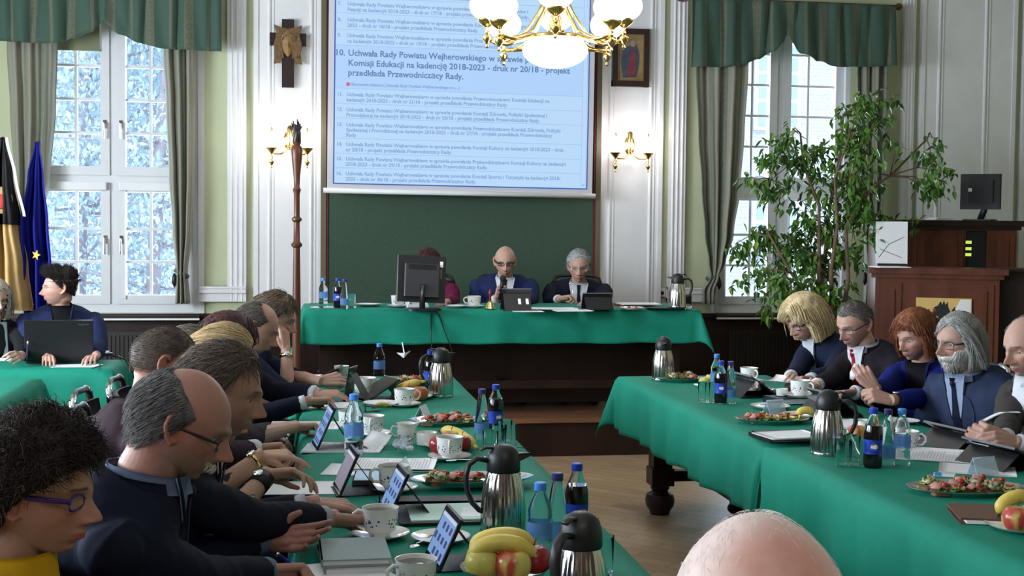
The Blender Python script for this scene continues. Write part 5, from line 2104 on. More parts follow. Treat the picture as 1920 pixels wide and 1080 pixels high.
# -- the head table
person('woman with dark auburn hair and magenta jacket hidden behind the desktop monitor', (0.98, 10.15, 1.33), -97, 8, hs=1.0, skin=(.36, .20, .15), vox=.005, shape={'jaw': -.3}, wide=1.02, lean=.05, floor=.28, jacket=cloth_mat('magenta_tweed', (.13, .014, .050), .85, .3),
       hair=bob((.020, .004, .006), (.06, .012, .016), thick=.022, n=700, r=.003, bottom=-.075),
       hands=[('L', (1.049, 9.407, 1.08), (-.5, -1, 0), (0, 0, -1), 'relax'), ('R', (0.725, 9.403, 1.08), (.5, -1, 0), (0, 0, -1), 'relax')])
person('bald man in a blue suit and dark glasses speaking into a microphone', (1.59, 10.1, 1.365), -96, 14, hs=1.04, skin=(.46, .27, .20), vox=.0036, shape={'jaw': .5, 'nose': 1.05}, wide=1.18, lean=.06, floor=.28, jcol=(.014, .022, .075), brow=(.10, .07, .05), stubble=.2,
       hair=side_bald((.10, .07, .05), (.20, .15, .11), (-.2, -.2, -.2, .040, .05, .055), thick=.004, ln=.012, n=500, r=.0015),
       shirt=dict(m=M_shirt_w, w=.07), tie=M_tie_black, glasses=dict(m=M_black, r=.0040, h=.013, z=.002), cuff=M_shirt_w, collar=M_shirt_w,
       hands=[('R', (1.484, 9.86, 1.079), (.25, -.05, .9), (.75, -.35, -.1), 'fist'), ('L', (1.639, 9.414, 1.08), (-.6, -.8, 0), (0, 0, -1), 'relax')])
person('grey-haired man in a dark suit with a pen at the right of the head table', (2.192, 10.1, 1.33), -100, 12, hs=1.06, skin=(.44, .26, .20), vox=.0036, shape={'jaw': .4, 'nose': 1.15, 'age': 1.2}, wide=1.20, lean=.06, floor=.28, jcol=(.009, .011, .022), brow=(.30, .28, .27),
       hair=short((.20, .20, .20), (.44, .44, .44), thick=.014, ln=.05, n=1400, r=.0018, line=(.078, .070, .052, .018, -.006, -.03, -.05, -.066, -.07)),
       shirt=dict(m=M_shirt_w, w=.07), tie=M_tie_navy, cuff=M_shirt_w, sleeve=.84, glasses=dict(m=M_chrome, r=.0014),
       hands=[('R', (1.956, 9.72, 1.087), (1, -.25, .12), (0, -.4, -.9), 'pen'), ('L', (2.15, 9.42, 1.08), (-.7, -.8, 0), (0, 0, -1), 'relax')])

# -- right row, far to near, all facing the table on their left
person('woman with a full blonde bob and black glasses, first in the right row', (2.838, 6.95, 1.124), 193, 28, hs=1.0, skin=(.47, .28, .22), vox=.0036, shape={'jaw': -.3}, wide=.92, lean=.16, jcol=(.015, .020, .046), lip=(.40, .16, .15),
       hair=bob((.40, .28, .13), (.72, .58, .36), thick=.040, ln=.17, n=2000, r=.0020, bottom=-.10), glasses=dict(m=M_black, r=.0022), shirt=dict(m=M_shirt_w, w=.05, t1=.4, lapel=.03), collar=False,
       hands=[('R', (2.568, 6.478, 0.85), (-.1, -1, .1), (-.6, 0, -.7), 'hold'), ('L', (2.649, 6.411, 0.84), (-1, -.4, .1), (0, -.3, -.9), 'hold')], cuff=M_shirt_w)
person('man with grey cropped hair, thin glasses and a red tie, second in the right row', (2.892, 6.4, 1.138), 205, 21, hs=1.02, skin=(.48, .28, .22), vox=.0036, shape={'jaw': .3, 'nose': 1.1}, wide=1.06, lean=.12, baz=192, jcol=(.018, .015, .020), brow=(.10, .08, .07),
       hair=short((.07, .06, .055), (.20, .18, .17), thick=.007, ln=.018, n=1500, r=.0011, shade=.5, line=(.066, .070, .052, .028, .004, -.026, -.04, -.05, -.055)), glasses=dict(m=M_black, r=.0014),
       shirt=dict(m=M_shirt_w, w=.062), tie=M_tie_red, cuff=M_shirt_w, hands=[('R', (2.557, 6.104, 0.85), (-1, -.05, .05), (0, .3, -1), 'hold'), ('L', (2.698, 5.973, 0.83), (-1, -.3, 0), (0, -.2, -1), 'relax')], extra=watch(M_chrome, 0, .93))
person('red-haired woman in a royal blue jacket with two small brooches, third in the right row', (2.988, 5.9, 1.114), 202, 14, hs=.99, skin=(.46, .26, .20), vox=.0036, shape={'jaw': -.2, 'nose': .95}, wide=.98, fat=.015, lean=.12, baz=205, jcol=(.010, .018, .16), lip=(.42, .13, .13), brow=(.16, .08, .05),
       hair=bob((.10, .028, .012), (.27, .09, .035), thick=.026, ln=.10, n=1800, r=.0017, bottom=-.085), shirt=dict(m=M_blackcloth, w=.060, t1=.42, lapel=.06), collar=False,
       hands=[('R', (2.619, 5.567, 0.9), (-.55, .1, .75), (.2, .8, .2), 'hold'), ('L', (2.65, 5.454, 0.86), (-1, .2, .25), (.1, .6, -.5), 'hold')], extra=both(watch(M_dark, 1, .9, .010, .032), lambda root, tl, T, Hm, H, arms: brooches(root, tl, T)))
person('man with long grey hair, white beard and glasses, fourth in the right row', (2.891, 5.3, 1.141), 196, 6, hs=1.03, skin=(.47, .28, .22), vox=.0036, shape={'jaw': .3, 'nose': 1.2, 'age': 1}, wide=1.10, lean=.12, baz=200, jcol=(.030, .042, .085), brow=(.30, .29, .28),
       hair=bob((.14, .14, .135), (.38, .38, .36), thick=.014, ln=.20, n=2400, r=.0015, bottom=-.10, fringe=False, jit=.10, grav=2.2), beard=[full_beard((.34, .32, .30), (.66, .63, .60)), moustache((.55, .53, .50), (.74, .72, .68), .034)],
       glasses=dict(m=M_black, r=.0018), shirt=dict(m=M_shirt_b, w=.05), tie=M_tie_navy)
person('balding dark-haired man in a grey suit at the right edge, folding white paper', (2.923, 4.8, 1.167), 194, 14, hs=1.04, skin=(.47, .28, .22), vox=.0034, shape={'jaw': .4, 'nose': 1.25, 'age': 1}, wide=1.08, lean=.06, baz=190, jcol=(.055, .050, .048), brow=(.03, .025, .02), stubble=.2,
       hair=side_bald((.05, .045, .045), (.18, .17, .17), (-.2, .070, .096, .112, .125, .13), thick=.011, n=1600, line=(.088, .082, .050, .026, .0, -.028, -.045, -.062, -.07)), shirt=dict(m=M_shirt_w, w=.07), tie=None, cuff=M_shirt_w,
       hands=[('R', (2.654, 4.498, 0.84), (-1, .1, .25), (.15, .75, .1), 'hold'), ('L', (2.679, 4.457, 0.83), (-1, -.1, .12), (.1, .6, -.4), 'hold')])

# -- the public, right in front of the camera
person('bald head with thin white hair seen from behind at the bottom, close to the camera', (0.43, 1.15, 1.233), 84, 2, hs=1.02, skin=(.46, .24, .19), vox=.0030, shape={'jaw': .4, 'wide': 1.03, 'neck': .062}, wide=1.1, lean=.02, jcol=(.05, .05, .055),
       hair=dict(col=(.62, .56, .53), col2=(.86, .82, .80), thick=.0008, n=2600, len=.016, r=.00013, steps=5, lift=.05, jit=.30, grav=.1, lump=.2, soft=.06, shade=.62, dens=.085, comb=lambda p: (.5 if p[0] > 0 else -.5, -.8, -.3),
                 mask=crown_mask, scalp=crown_mask))


for (r_, pel_, baz_, fl_), lab in zip(PEOPLE, [
        'chrome-framed chair of the woman in the yellow roll-neck', 'chrome-framed chair of the man with the moustache', 'chrome-framed chair of the man with side-swept brown hair',
        'chrome-framed chair of the person in the floral blouse', 'chrome-framed chair of the man with the buzz cut', 'chrome-framed chair of the blonde woman in the left row',
        'chrome-framed chair of the grey-brown haired man', 'chrome-framed chair of the auburn-haired woman in the left row', 'chrome-framed chair of the balding man writing',
        'chrome-framed chair of the man leaning on his hand', 'chrome-framed chair of the spiky-haired man', 'chrome-framed chair of the ash-blonde woman',
        'chrome-framed chair behind the desktop monitor', 'chrome-framed chair of the man with the microphone', 'chrome-framed chair of the grey-haired man at the head table',
        'chrome-framed chair of the woman with the blonde bob', 'chrome-framed chair of the man with the red tie', 'chrome-framed chair of the woman in royal blue',
        'chrome-framed chair of the man with the white beard', 'chrome-framed chair of the man at the right edge', 'chrome-framed chair of the bald man close to the camera']):
    c_ = seat_chair(pel_.x, pel_.y, baz_, fl_, lab.replace('chrome-framed', 'dark-framed') if fl_ else lab, 'chairs of the seated people')
    if fl_:
        for k_ in kids(c_):
            if k_.name.startswith(('back_frame', 'corner_cap')):
                k_.material_slots[0].link = 'OBJECT'
                k_.material_slots[0].material = M_wood

# ------------------------------------------------------------------ tableware and papers
ZC = ZT + .0045
M_steel = mat('brushed_steel', (.56, .54, .51), .14, metal=1.0, bump=.05, bscale=30, stretch=(6, 6, .05))
M_lid = mat('black_jug_plastic', (.012, .012, .013), .42)
M_pet = mat('clear_bottle_plastic', (.86, .95, 1.0), .04, trans=1.0, ior=1.12)
M_petblue = mat('blue_bottle_plastic', (.84, .93, 1.0), .04, trans=1.0, ior=1.12)
M_cola = mat('cola', (.010, .004, .003), .08, coat=.5)
M_capb = mat('blue_cap', (.012, .05, .42), .35)
M_capd = mat('violet_cap', (.035, .03, .16), .35)
M_capl = mat('light_blue_cap', (.06, .24, .72), .35)
M_labelb = mat('cola_label_blue', (.014, .05, .40), .35)
M_labelw = mat('water_label', (.20, .38, .74), .4, trans=.6, ior=1.1)
M_deco = bpy.data.materials.new('porcelain_blue_flowers')
M_deco.use_nodes = True
nt, b = nodes_of(M_deco)
tco = nt.nodes.new('ShaderNodeTexCoord')
vo = nt.nodes.new('ShaderNodeTexVoronoi')
vo.inputs['Scale'].default_value = 95
sx_ = nt.nodes.new('ShaderNodeSeparateXYZ')
nt.links.new(tco.outputs['Object'], vo.inputs['Vector'])
nt.links.new(tco.outputs['Object'], sx_.inputs[0])
band = nt.nodes.new('ShaderNodeMapRange')
band.inputs[1].default_value, band.inputs[2].default_value = .010, .019
zabs = nt.nodes.new('ShaderNodeMath')
zabs.operation = 'SUBTRACT'
zabs.inputs[1].default_value = .037
nt.links.new(sx_.outputs[2], zabs.inputs[0])
za2 = nt.nodes.new('ShaderNodeMath')
za2.operation = 'ABSOLUTE'
nt.links.new(zabs.outputs[0], za2.inputs[0])
nt.links.new(za2.outputs[0], band.inputs[0])
band.inputs[3].default_value, band.inputs[4].default_value = .33, 0.0
ls = nt.nodes.new('ShaderNodeMath')
ls.operation = 'LESS_THAN'
nt.links.new(vo.outputs['Distance'], ls.inputs[0])
nt.links.new(band.outputs[0], ls.inputs[1])
mxd = nt.nodes.new('ShaderNodeMix')
mxd.data_type = 'RGBA'
mxd.inputs[6].default_value = (.80, .79, .76, 1)
mxd.inputs[7].default_value = (.06, .10, .30, 1)
nt.links.new(ls.outputs[0], mxd.inputs[0])
nt.links.new(mxd.outputs[2], b.inputs['Base Color'])
b.inputs['Roughness'].default_value = .15
PROTO = {}


def rep(key, make, label, cat, loc, rz=0.0, group=None, scale=None):
    """first call builds the thing, later ones copy it with its parts"""
    if key not in PROTO:
        o = PROTO[key] = make()
        KIDS.pop(o.name, None)
        o.location = loc
        o.rotation_euler = (0, 0, rz)
        if scale:
            o.scale = (scale,) * 3
        tag(o, label, cat, group)
        return o
    o = dup(PROTO[key], loc, rz, label, group, scale or 1.0)
    if not group and 'group' in o:
        del o['group']
    return o


def new(name):
    return thing(name, name, name)


def mk_jug():
    t = new('vacuum_jug')
    m = MB().lathe([(.060, 0), (.0625, .004), (.0625, .015), (.0625, .03), (.062, .07), (.058, .115), (.051, .15), (.045, .172), (.044, .176)], 132)
    m.v = [(x * (1 + f_), y * (1 + f_), z) for x, y, z in m.v for f_ in [.018 * math.cos(22 * math.atan2(y, x)) * min(1, max(0, (z - .014) / .01)) * min(1, max(0, (.172 - z) / .02))]]
    m.build('body', M_steel, t, True, auto=60)
    MB().lathe([(.0632, .001), (.0640, .004), (.0640, .012), (.0630, .015)], 40, capb=False, capt=False).build('base_ring', M_steel, t, True, auto=40)
    m = MB()
    m.lathe([(.0455, .174), (.047, .178), (.0465, .205), (.044, .215), (.041, .228), (.032, .240), (.018, .248), (.004, .250)], 32)
    m.build('lid', M_lid, t, True, auto=35)
    m = MB()
    m.add([(.030, -.020, .226), (.030, .020, .226), (.078, 0, .224), (.040, -.022, .204), (.040, .022, .204), (.080, 0, .216)], [(0, 2, 1), (3, 4, 5), (0, 3, 5, 2), (1, 2, 5, 4), (0, 1, 4, 3)])
    m.build('spout', M_lid, t)
    MB().tube([(-.043, 0, .205), (-.075, 0, .212), (-.098, 0, .196), (-.106, 0, .165), (-.102, 0, .125), (-.088, 0, .090), (-.068, 0, .068), (-.058, 0, .062)], [.009, .0095, .010, .0105, .010, .0095, .009, .007], 12, flat=(.8, 1.25)).build('handle', M_lid, t, True)
    MB().tube([(-.030, 0, .240), (-.050, 0, .242), (-.066, 0, .236)], .0065, 8, flat=(.7, 1.6)).build('thumb_lever', M_lid, t, True)
    return t


def jug(label, loc, rz, z=ZC):
    return rep('jug', mk_jug, label, 'jug', (loc[0], loc[1], z), rz)


def mk_cup():
    t = new('coffee_cup')
    m = MB()
    m.lathe([(.028, 0), (.030, .004), (.030, .007), (.042, .016), (.0465, .035), (.0475, .06), (.050, .077), (.0475, .0765), (.045, .060), (.043, .035), (.038, .018), (.0, .014)], 36, capt=False)
    m.build('bowl', M_deco, t, True, auto=50)
    MB().tube([(-.045, 0, .064), (-.060, 0, .068), (-.074, 0, .058), (-.075, 0, .042), (-.064, 0, .027), (-.044, 0, .024)], .0048, 10).build('handle', M_porcelain, t, True)
    MB().lathe([(.0, .0665), (.0445, .0665), (.0445, .067)], 28).build('coffee', M_cola, t, True)
    return t


def cup(label, loc, rz=0.0, z=ZC, s=1.0):
    return rep('cup', mk_cup, label, 'cup', (loc[0], loc[1], z), rz, None, s)


def mk_saucer():
    m = MB().lathe([(.030, 0), (.045, .003), (.066, .010), (.079, .017), (.080, .0185), (.066, .0135), (.046, .0075), (.030, .0062), (0, .006)], 40, capt=False)
    return m.build('saucer', M_porcelain, None, True, auto=60)


def saucer(label, loc, z=ZC, s=1.0, cat='saucer'):
    return rep('saucer', mk_saucer, label, cat, (loc[0], loc[1], z), 0, None, s)


def cup_set(label_cup, label_saucer, loc, rz=0.0, z=ZC, s=1.0):
    saucer(label_saucer, loc, z)
    return cup(label_cup, loc, rz, z + .0085, s)


def mk_plate():
    m = MB().lathe([(.050, 0), (.055, .002), (.078, .008), (.098, .017), (.100, .0185), (.080, .012), (.055, .0065), (0, .006)], 40, capt=False)
    return m.build('plate', M_porcelain, None, True, auto=60)


def plate(label, loc, z=ZC, s=1.0):
    return rep('plate', mk_plate, label, 'plate', (loc[0], loc[1], z), 0, None, s)


def mk_water():
    t = new('water_bottle')
    m = MB()
    pr = [(.026, 0), (.031, .005), (.0315, .02), (.029, .026), (.0315, .032), (.0315, .052), (.029, .058), (.0315, .064), (.0315, .115), (.029, .121), (.031, .127), (.030, .142), (.024, .160), (.0145, .180), (.0125, .190), (.0125, .200)]
    m.lathe(pr, 28)
    m.build('bottle', M_petblue, t, True, auto=60)
    MB().lathe([(.0322, .068), (.0324, .070), (.0324, .110), (.0322, .112)], 28, capb=False, capt=False).build('label', M_labelw, t, True)
    MB().lathe([(.0150, .190), (.0155, .192), (.0155, .208), (.013, .210)], 20).build('cap', M_capl, t, True, auto=40)
    return t


def mk_cola():
    t = new('cola_bottle')
    pr = [(.026, 0), (.031, .006), (.032, .03), (.030, .065), (.0305, .085), (.0325, .11), (.032, .130), (.027, .152), (.0165, .176), (.0125, .188), (.0125, .200)]
    MB().lathe(pr, 28).build('bottle', M_pet, t, True, auto=60)
    MB().lathe([(.024, .003), (.0296, .008), (.0306, .03), (.0287, .065), (.0290, .085), (.0310, .11), (.0305, .130), (.0258, .150)], 28).build('cola', M_cola, t, True, auto=60)
    MB().lathe([(.0318, .052), (.0310, .066), (.0314, .085), (.0328, .102)], 28, capb=False, capt=False).build('label', M_labelb, t, True)
    m = MB()
    for col, a0, a1 in ((0, 20, 160), (1, -160, -20), (2, 0, 0)):
        m.cur = col
        if col < 2:
            pts = [(.0335 * math.sin(math.radians(0) + .012 * math.cos(math.radians(q)) / .0335), -.0336 * math.cos(.012 * math.cos(math.radians(q)) / .0335), .078 + .012 * math.sin(math.radians(q))) for q in range(a0, a1 + 1, 20)]
            m.add(pts, [tuple(range(len(pts)))])
        else:
            pts = [(.0332 * math.sin(.0125 * math.cos(math.radians(q)) / .0335), -.0331 * math.cos(.0125 * math.cos(math.radians(q)) / .0335), .078 + .0125 * math.sin(math.radians(q))) for q in range(0, 360, 20)]
            m.add(pts, [tuple(range(len(pts)))])
    m.build('emblem', [M_arms_red, M_capb, M_white], t)
    MB().lathe([(.0150, .190), (.0155, .192), (.0155, .208), (.013, .210)], 20).build('cap', M_capb, t, True, auto=40)
    return t


def mk_slim():
    t = new('water_bottle')
    pr = [(.024, 0), (.028, .004), (.0285, .03), (.0285, .075), (.026, .095), (.0225, .130), (.017, .165), (.0125, .185), (.0125, .198)]
    MB().lathe(pr, 28).build('bottle', M_petblue, t, True, auto=60)
    MB().lathe([(.0290, .030), (.0292, .032), (.0292, .070), (.0290, .072)], 28, capb=False, capt=False).build('label', M_labelw, t, True)
    MB().lathe([(.0150, .188), (.0155, .190), (.0155, .206), (.013, .208)], 20).build('cap', M_capd, t, True, auto=40)
    return t


def bottle(kind, label, loc, z=ZC, rz=0.0, s=1.0):
    mk = {'water': mk_water, 'cola': mk_cola, 'slim': mk_slim}[kind]
    return rep(kind, mk, label, 'bottle', (loc[0], loc[1], z), rz, None, s)


def mk_tumbler():
    m = MB().lathe([(.026, 0), (.027, .002), (.0305, .098), (.0300, .0985), (.0295, .098), (.0262, .012), (0, .012)], 28, capt=False)
    return m.build('tumbler', M_glass, None, True, auto=60)


def tumbler(label, loc, group=None, z=ZC, s=1.0):
    return rep('tumbler', mk_tumbler, label, 'glass', (loc[0], loc[1], z), 0, group, s)


# ---- tablets
M_screen = emitter('lit_tablet_screen', (.20, .36, .72), .75)
M_icon = emitter('tablet_icons', (.02, .04, .22), .6)
M_band = emitter('tablet_white_band', (.65, .72, .85), .7)
M_photo = emitter('tablet_picture', (.30, .26, .36), .6)
M_slate = mat('tablet_black_glass', (.012, .012, .015), .12, coat=.4)
M_edge = mat('tablet_edge', (.20, .20, .22), .3, metal=.6)


def tablet(label, loc, rz, tilt=24, lit=True, z=ZC, picture=False, w=.18, h=.19, stickers=()):
    """stands with its screen towards local -x, top leaning to +x"""
    t = thing('tablet', label, 'tablet', (loc[0], loc[1], z), rz)
    R = Matrix.Rotation(math.radians(tilt), 4, 'Y')
    k = Matrix.Translation((0, 0, .006)) @ R
    MB().box(-.004, .004, -w / 2, w / 2, 0, h).xf(k).build('case', M_slate, t)
    s = MB().box(-.0048, -.004, -w / 2 + .010, w / 2 - .010, .012, h - .012).xf(k).build('screen', (M_photo if picture else M_screen) if lit else M_slate, t)
    if lit and not picture:
        m = MB()
        for i in range(int((h - .03) / .034)):
            for j in range(3 + (i % 2)):
                y0 = -w / 2 + .024 + j * .040
                z0 = h - .050 - i * .034
                m.box(-.0054, -.0047, y0, y0 + .020, z0, z0 + .018)
        m.xf(k).build('icons', M_icon, s)
    if lit:
        MB().box(-.0053, -.0047, -w / 2 + .012, w / 2 - .012, h - .022, h - .014).xf(k).build('status_bar', M_band, s)
    MB().box(-.0042, .0046, -w / 2 - .001, w / 2 + .001, h, h + .003).xf(k).build('edge', M_edge, t)
    top = k @ Vector((.006, 0, h * .80))
    m = MB()
    m.add([(top.x, -w / 2 + .01, top.z), (top.x, w / 2 - .01, top.z), (top.x + .075, w / 2 - .01, .002), (top.x + .075, -w / 2 + .01, .002),
           (top.x + .003, -w / 2 + .01, top.z), (top.x + .003, w / 2 - .01, top.z), (top.x + .079, w / 2 - .01, .002), (top.x + .079, -w / 2 + .01, .002)],
          [(0, 1, 2, 3), (7, 6, 5, 4), (0, 4, 5, 1), (1, 5, 6, 2), (2, 6, 7, 3), (3, 7, 4, 0)])
    m.box(-.012, top.x + .079, -w / 2 + .01, w / 2 - .01, 0, .003)
    st = m.build('folding_stand', M_dark, t)
    for yo in stickers:
        MB().box(0, .001, -.010, .010, -.022, .022).build('white_sticker', M_paper, st, loc=(top.x + .0385, yo, top.z * .52 + .003), rot=(0, -math.atan2(.075, top.z), 0))
    return t


# ---- papers
M_print = mat('printed_lines', (.42, .42, .46), .8)


def paper(label, loc, rz, w=.21, l=.297, n=1, z=ZC, printed=True, seed=1, cat='papers', m_=None, mark=0, curl=0.0, name='paper_sheets'):
    rnd = random.Random(seed)
    t = thing(name, label, cat, (loc[0], loc[1], z), math.radians(rz))
    for k in range(max(1, min(n, 5))):
        a = math.radians(rnd.uniform(-6, 6)) if n > 1 else 0
        ox, oy = (rnd.uniform(-.012, .012), rnd.uniform(-.012, .012)) if n > 1 else (0, 0)
        m = MB()
        z0 = k * .0022 + .0004

        def fn(u, v):
            x, y = (u - .5) * w, (v - .5) * l
            return (x * math.cos(a) - y * math.sin(a) + ox, x * math.sin(a) + y * math.cos(a) + oy, z0 + curl * (max(0, abs(u - .4) - .15)) ** 2 + .002 * max(0, v - .75) * (k == n - 1) + .0018)
        m.grid(fn, 8, 8, .0016)
        s = m.build('sheet', m_ or M_paper, t, True)
        if printed and k == max(1, min(n, 5)) - 1:
            p = MB()
            for i in range(24):
                yv = .93 - i * .037
                for c0 in range(1):
                    u1 = rnd.uniform(.6, .92)
                    q = [fn(.09, yv), fn(u1, yv), fn(u1, yv - .007), fn(.09, yv - .007)]
                    p.add([(x, y, zz_ + .0009) for x, y, zz_ in q], [(0, 1, 2, 3)])
            p.build('printed_text', M_print, s)
    return t


def notebook(label, loc, rz, w, l, h, m_, z=ZC, cat='notebook', name='notebook', pages=True):
    t = thing(name, label, cat, (loc[0], loc[1], z), math.radians(rz))
    m = MB()
    m.rbox(-w / 2, w / 2, -l / 2, l / 2, 0, .003, .006).rbox(-w / 2, w / 2, -l / 2, l / 2, h - .003, h, .006).box(-w / 2, -w / 2 + .004, -l / 2, l / 2, 0, h)
    m.build('cover', m_, t)
    if pages:
        MB().box(-w / 2 + .004, w / 2 - .006, -l / 2 + .006, l / 2 - .006, .003, h - .003).build('pages', M_paper, t)
    return t


def tent(label, loc, rz, z=ZC, w=.10, h=.065, m_=None):
    t = MB()
    a = .028
    t.add([(-w / 2, -a, 0), (w / 2, -a, 0), (w / 2, 0, h), (-w / 2, 0, h), (-w / 2, a, 0), (w / 2, a, 0),
           (-w / 2, -a + .002, 0), (w / 2, -a + .002, 0), (w / 2, 0, h - .005), (-w / 2, 0, h - .005), (-w / 2, a - .002, 0), (w / 2, a - .002, 0)],
          [(0, 1, 2, 3), (3, 2, 5, 4), (9, 8, 7, 6), (10, 11, 8, 9), (0, 6, 7, 1), (4, 5, 11, 10), (1, 7, 8, 2), (2, 8, 11, 5), (0, 3, 9, 6), (3, 4, 10, 9)])
    return tag(t.build('name_card', m_ or M_tent, None, loc=(loc[0], loc[1], z), rot=(0, 0, math.radians(rz))), label, 'name card')


M_tent = mat('clear_card_holder', (.80, .90, .98), .08, trans=.6, ior=1.2)
M_tentp = mat('white_card', (.72, .74, .80), .6)


def pen(label, a, c, m_, r=.0045):
    a, c = Vector(a), Vector(c)
    t = thing('pen', label, 'pen', a)
    d = c - a
    MB().tube([(0, 0, 0), d * .06, d], [.001, r * .8, r], 10).build('barrel', m_, t, True)
    MB().tube([d * .85, d * 1.0, d * 1.03], [r * 1.12, r * 1.12, r * .6], 10).build('clip_end', M_chrome, t, True)
    return t


M_spoon = mat('silver', (.75, .74, .70), .18, metal=1.0)


def spoon(label, loc, rz, z=ZC, rx=0.0):
    m = MB()
    m.tube([(0, -.07, .004), (0, -.02, .005), (0, .03, .008), (0, .048, .010)], [.0042, .0028, .0022, .0022], 8, flat=(.45, 1.3))
    m.sphere((0, .066, .007), (.013, .021, .0035), 14, 8)
    o = m.build('teaspoon', M_spoon, None, True, loc=(loc[0], loc[1], z), rot=(rx, 0, math.radians(rz)))
    return tag(o, label, 'spoon')


# ---- food
M_bread = mat('rye_bread', (.20, .10, .045), .8, vary=.2, vscale=80)
M_lett = mat('lettuce', (.36, .46, .15), .55, vary=.5, vscale=60)
M_ham = mat('ham', (.44, .20, .16), .45, vary=.25, vscale=50)
M_tom = mat('tomato', (.40, .025, .018), .25)
M_egg = mat('cheese', (.72, .58, .24), .5, vary=.1)
M_silver = mat('silver_platter', (.72, .71, .70), .15, metal=1.0)
M_cream = mat('cream_filling', (.74, .70, .58), .5)


def leaf_blob(m, c, r, rnd, n=5):
    for k in range(n):
        a = rnd.uniform(0, 6.28)
        R = Euler((rnd.uniform(-.6, .6), rnd.uniform(-.6, .6), a)).to_matrix()
        o = Vector(c) + Vector((rnd.uniform(-r, r) * .6, rnd.uniform(-r, r) * .6, rnd.uniform(0, .012)))
        s = r * rnd.uniform(.7, 1.2)

        def fn(u, v):
            x, y = (u - .5) * 2 * s, (v - .5) * 1.5 * s
            e = max(abs(u - .5), abs(v - .5)) * 2
            return o + R @ Vector((x, y, .006 * e * math.sin(9 * u + 8 * v + k) + .006 * e * e))
        m.grid(fn, 6, 5, .0012)


def mk_canape(kind, seed):
    def f():
        rnd = random.Random(seed)
        t = new('open_sandwich')
        MB().rbox(-.026, .026, -.018, .018, 0, .010, .008).build('bread', M_bread, t)
        m = MB()
        leaf_blob(m, (0, 0, .012), .018, rnd, 3)
        m.build('lettuce', M_lett, t, True)
        m = MB()
        if kind == 0:
            m.tube([(-.024, -.012, .022), (-.008, -.002, .031), (.008, -.006, .025), (.024, .006, .028)], [.012, .013, .012, .011], 10, flat=(.35, 1.3))
            m.tube([(-.014, .012, .020), (.002, .010, .028), (.018, .014, .022)], .008, 10, flat=(.4, 1.2))
            m.build('ham', M_ham, t, True)
            MB().sphere((.008, -.010, .032), (.010, .010, .008), 12, 8).build('tomato_slice', M_tom, t, True)
        elif kind == 1:
            m.rbox(-.018, .020, -.014, .012, .020, .026, .006)
            m.build('cheese', M_egg, t)
            MB().lathe([(.0, .026), (.013, .026), (.013, .031), (.0, .031)], 14).build('tomato_slice', M_tom, t, True, auto=40)
        else:
            m.sphere((0, 0, .028), (.018, .013, .012), 14, 8)
            m.build('cream', M_cream, t, True)
            MB().tube([(-.010, -.004, .036), (.010, .004, .038)], .005, 8).build('ham', M_ham, t, True)
        return t
    return f


def platter(label, what, loc, a, b_, rz=0.0, n=9, seed=1, z=ZC):
    rnd = random.Random(seed)
    m = MB()
    m.lathe([(.78, 0), (.80, .002), (.84, .008), (.95, .016), (1.0, .020), (1.0, .022), (.94, .019), (.82, .011), (.78, .006), (0, .005)], 48, capt=False)
    m.v = [(x * a, y * b_, zz_) for x, y, zz_ in m.v]
    o = m.build('platter', M_silver, None, True, loc=(loc[0], loc[1], z), rot=(0, 0, math.radians(rz)), auto=50)
    tag(o, label, 'platter')
    spots = []
    cols = max(2, int(a * 1.5 / .058))
    rows = max(2, int(b_ * 1.5 / .042))
    for j in range(rows):
        for i in range(cols):
            x = (i - (cols - 1) / 2) * .058 + (j % 2) * .012
            y = (j - (rows - 1) / 2) * .043
            if (x / (a * .80)) ** 2 + (y / (b_ * .80)) ** 2 < 1.0:
                spots.append((x, y))
    rnd.shuffle(spots)
    c, s = math.cos(math.radians(rz)), math.sin(math.radians(rz))
    for k, (x, y) in enumerate(spots[:n]):
        kd = rnd.choice((0, 0, 1, 2))
        rep('canape%d' % kd, mk_canape(kd, kd + 3), 'small open sandwich with lettuce ' + what, 'sandwich', (loc[0] + x * c - y * s, loc[1] + x * s + y * c, z + .0055 + .0), rnd.uniform(-.5, .5), 'open sandwiches ' + what, rnd.uniform(.95, 1.2))
    return o


M_apple = bpy.data.materials.new('apple_skin')
M_apple.use_nodes = True
nt, b = nodes_of(M_apple)
tco = nt.nodes.new('ShaderNodeTexCoord')
nz_ = nt.nodes.new('ShaderNodeTexNoise')
nz_.inputs['Scale'].default_value = 16
mp = nt.nodes.new('ShaderNodeMapping')
mp.inputs['Scale'].default_value = (1.4, 1.4, .5)
rp = nt.nodes.new('ShaderNodeValToRGB')
rp.color_ramp.elements[0].color = (.42, .05, .035, 1)
rp.color_ramp.elements[0].position = .42
rp.color_ramp.elements[1].color = (.52, .45, .10, 1)
rp.color_ramp.elements[1].position = .58
nt.links.new(tco.outputs['Object'], mp.inputs[0])
nt.links.new(mp.outputs[0], nz_.inputs['Vector'])
nt.links.new(nz_.outputs[0], rp.inputs[0])
nt.links.new(rp.outputs[0], b.inputs['Base Color'])
b.inputs['Roughness'].default_value = .28
M_red_apple = mat('red_apple_skin', (.27, .014, .018), .22, vary=.25, vscale=20)
M_green_apple = mat('yellow_apple_skin', (.52, .46, .10), .3, vary=.15, vscale=12)
M_banana = mat('banana_skin', (.66, .50, .10), .45, vary=.10, vscale=18)
M_btip = mat('banana_tip', (.07, .05, .025), .7)
M_orange = mat('orange_peel', (.62, .22, .03), .45, bump=.1, bscale=300)


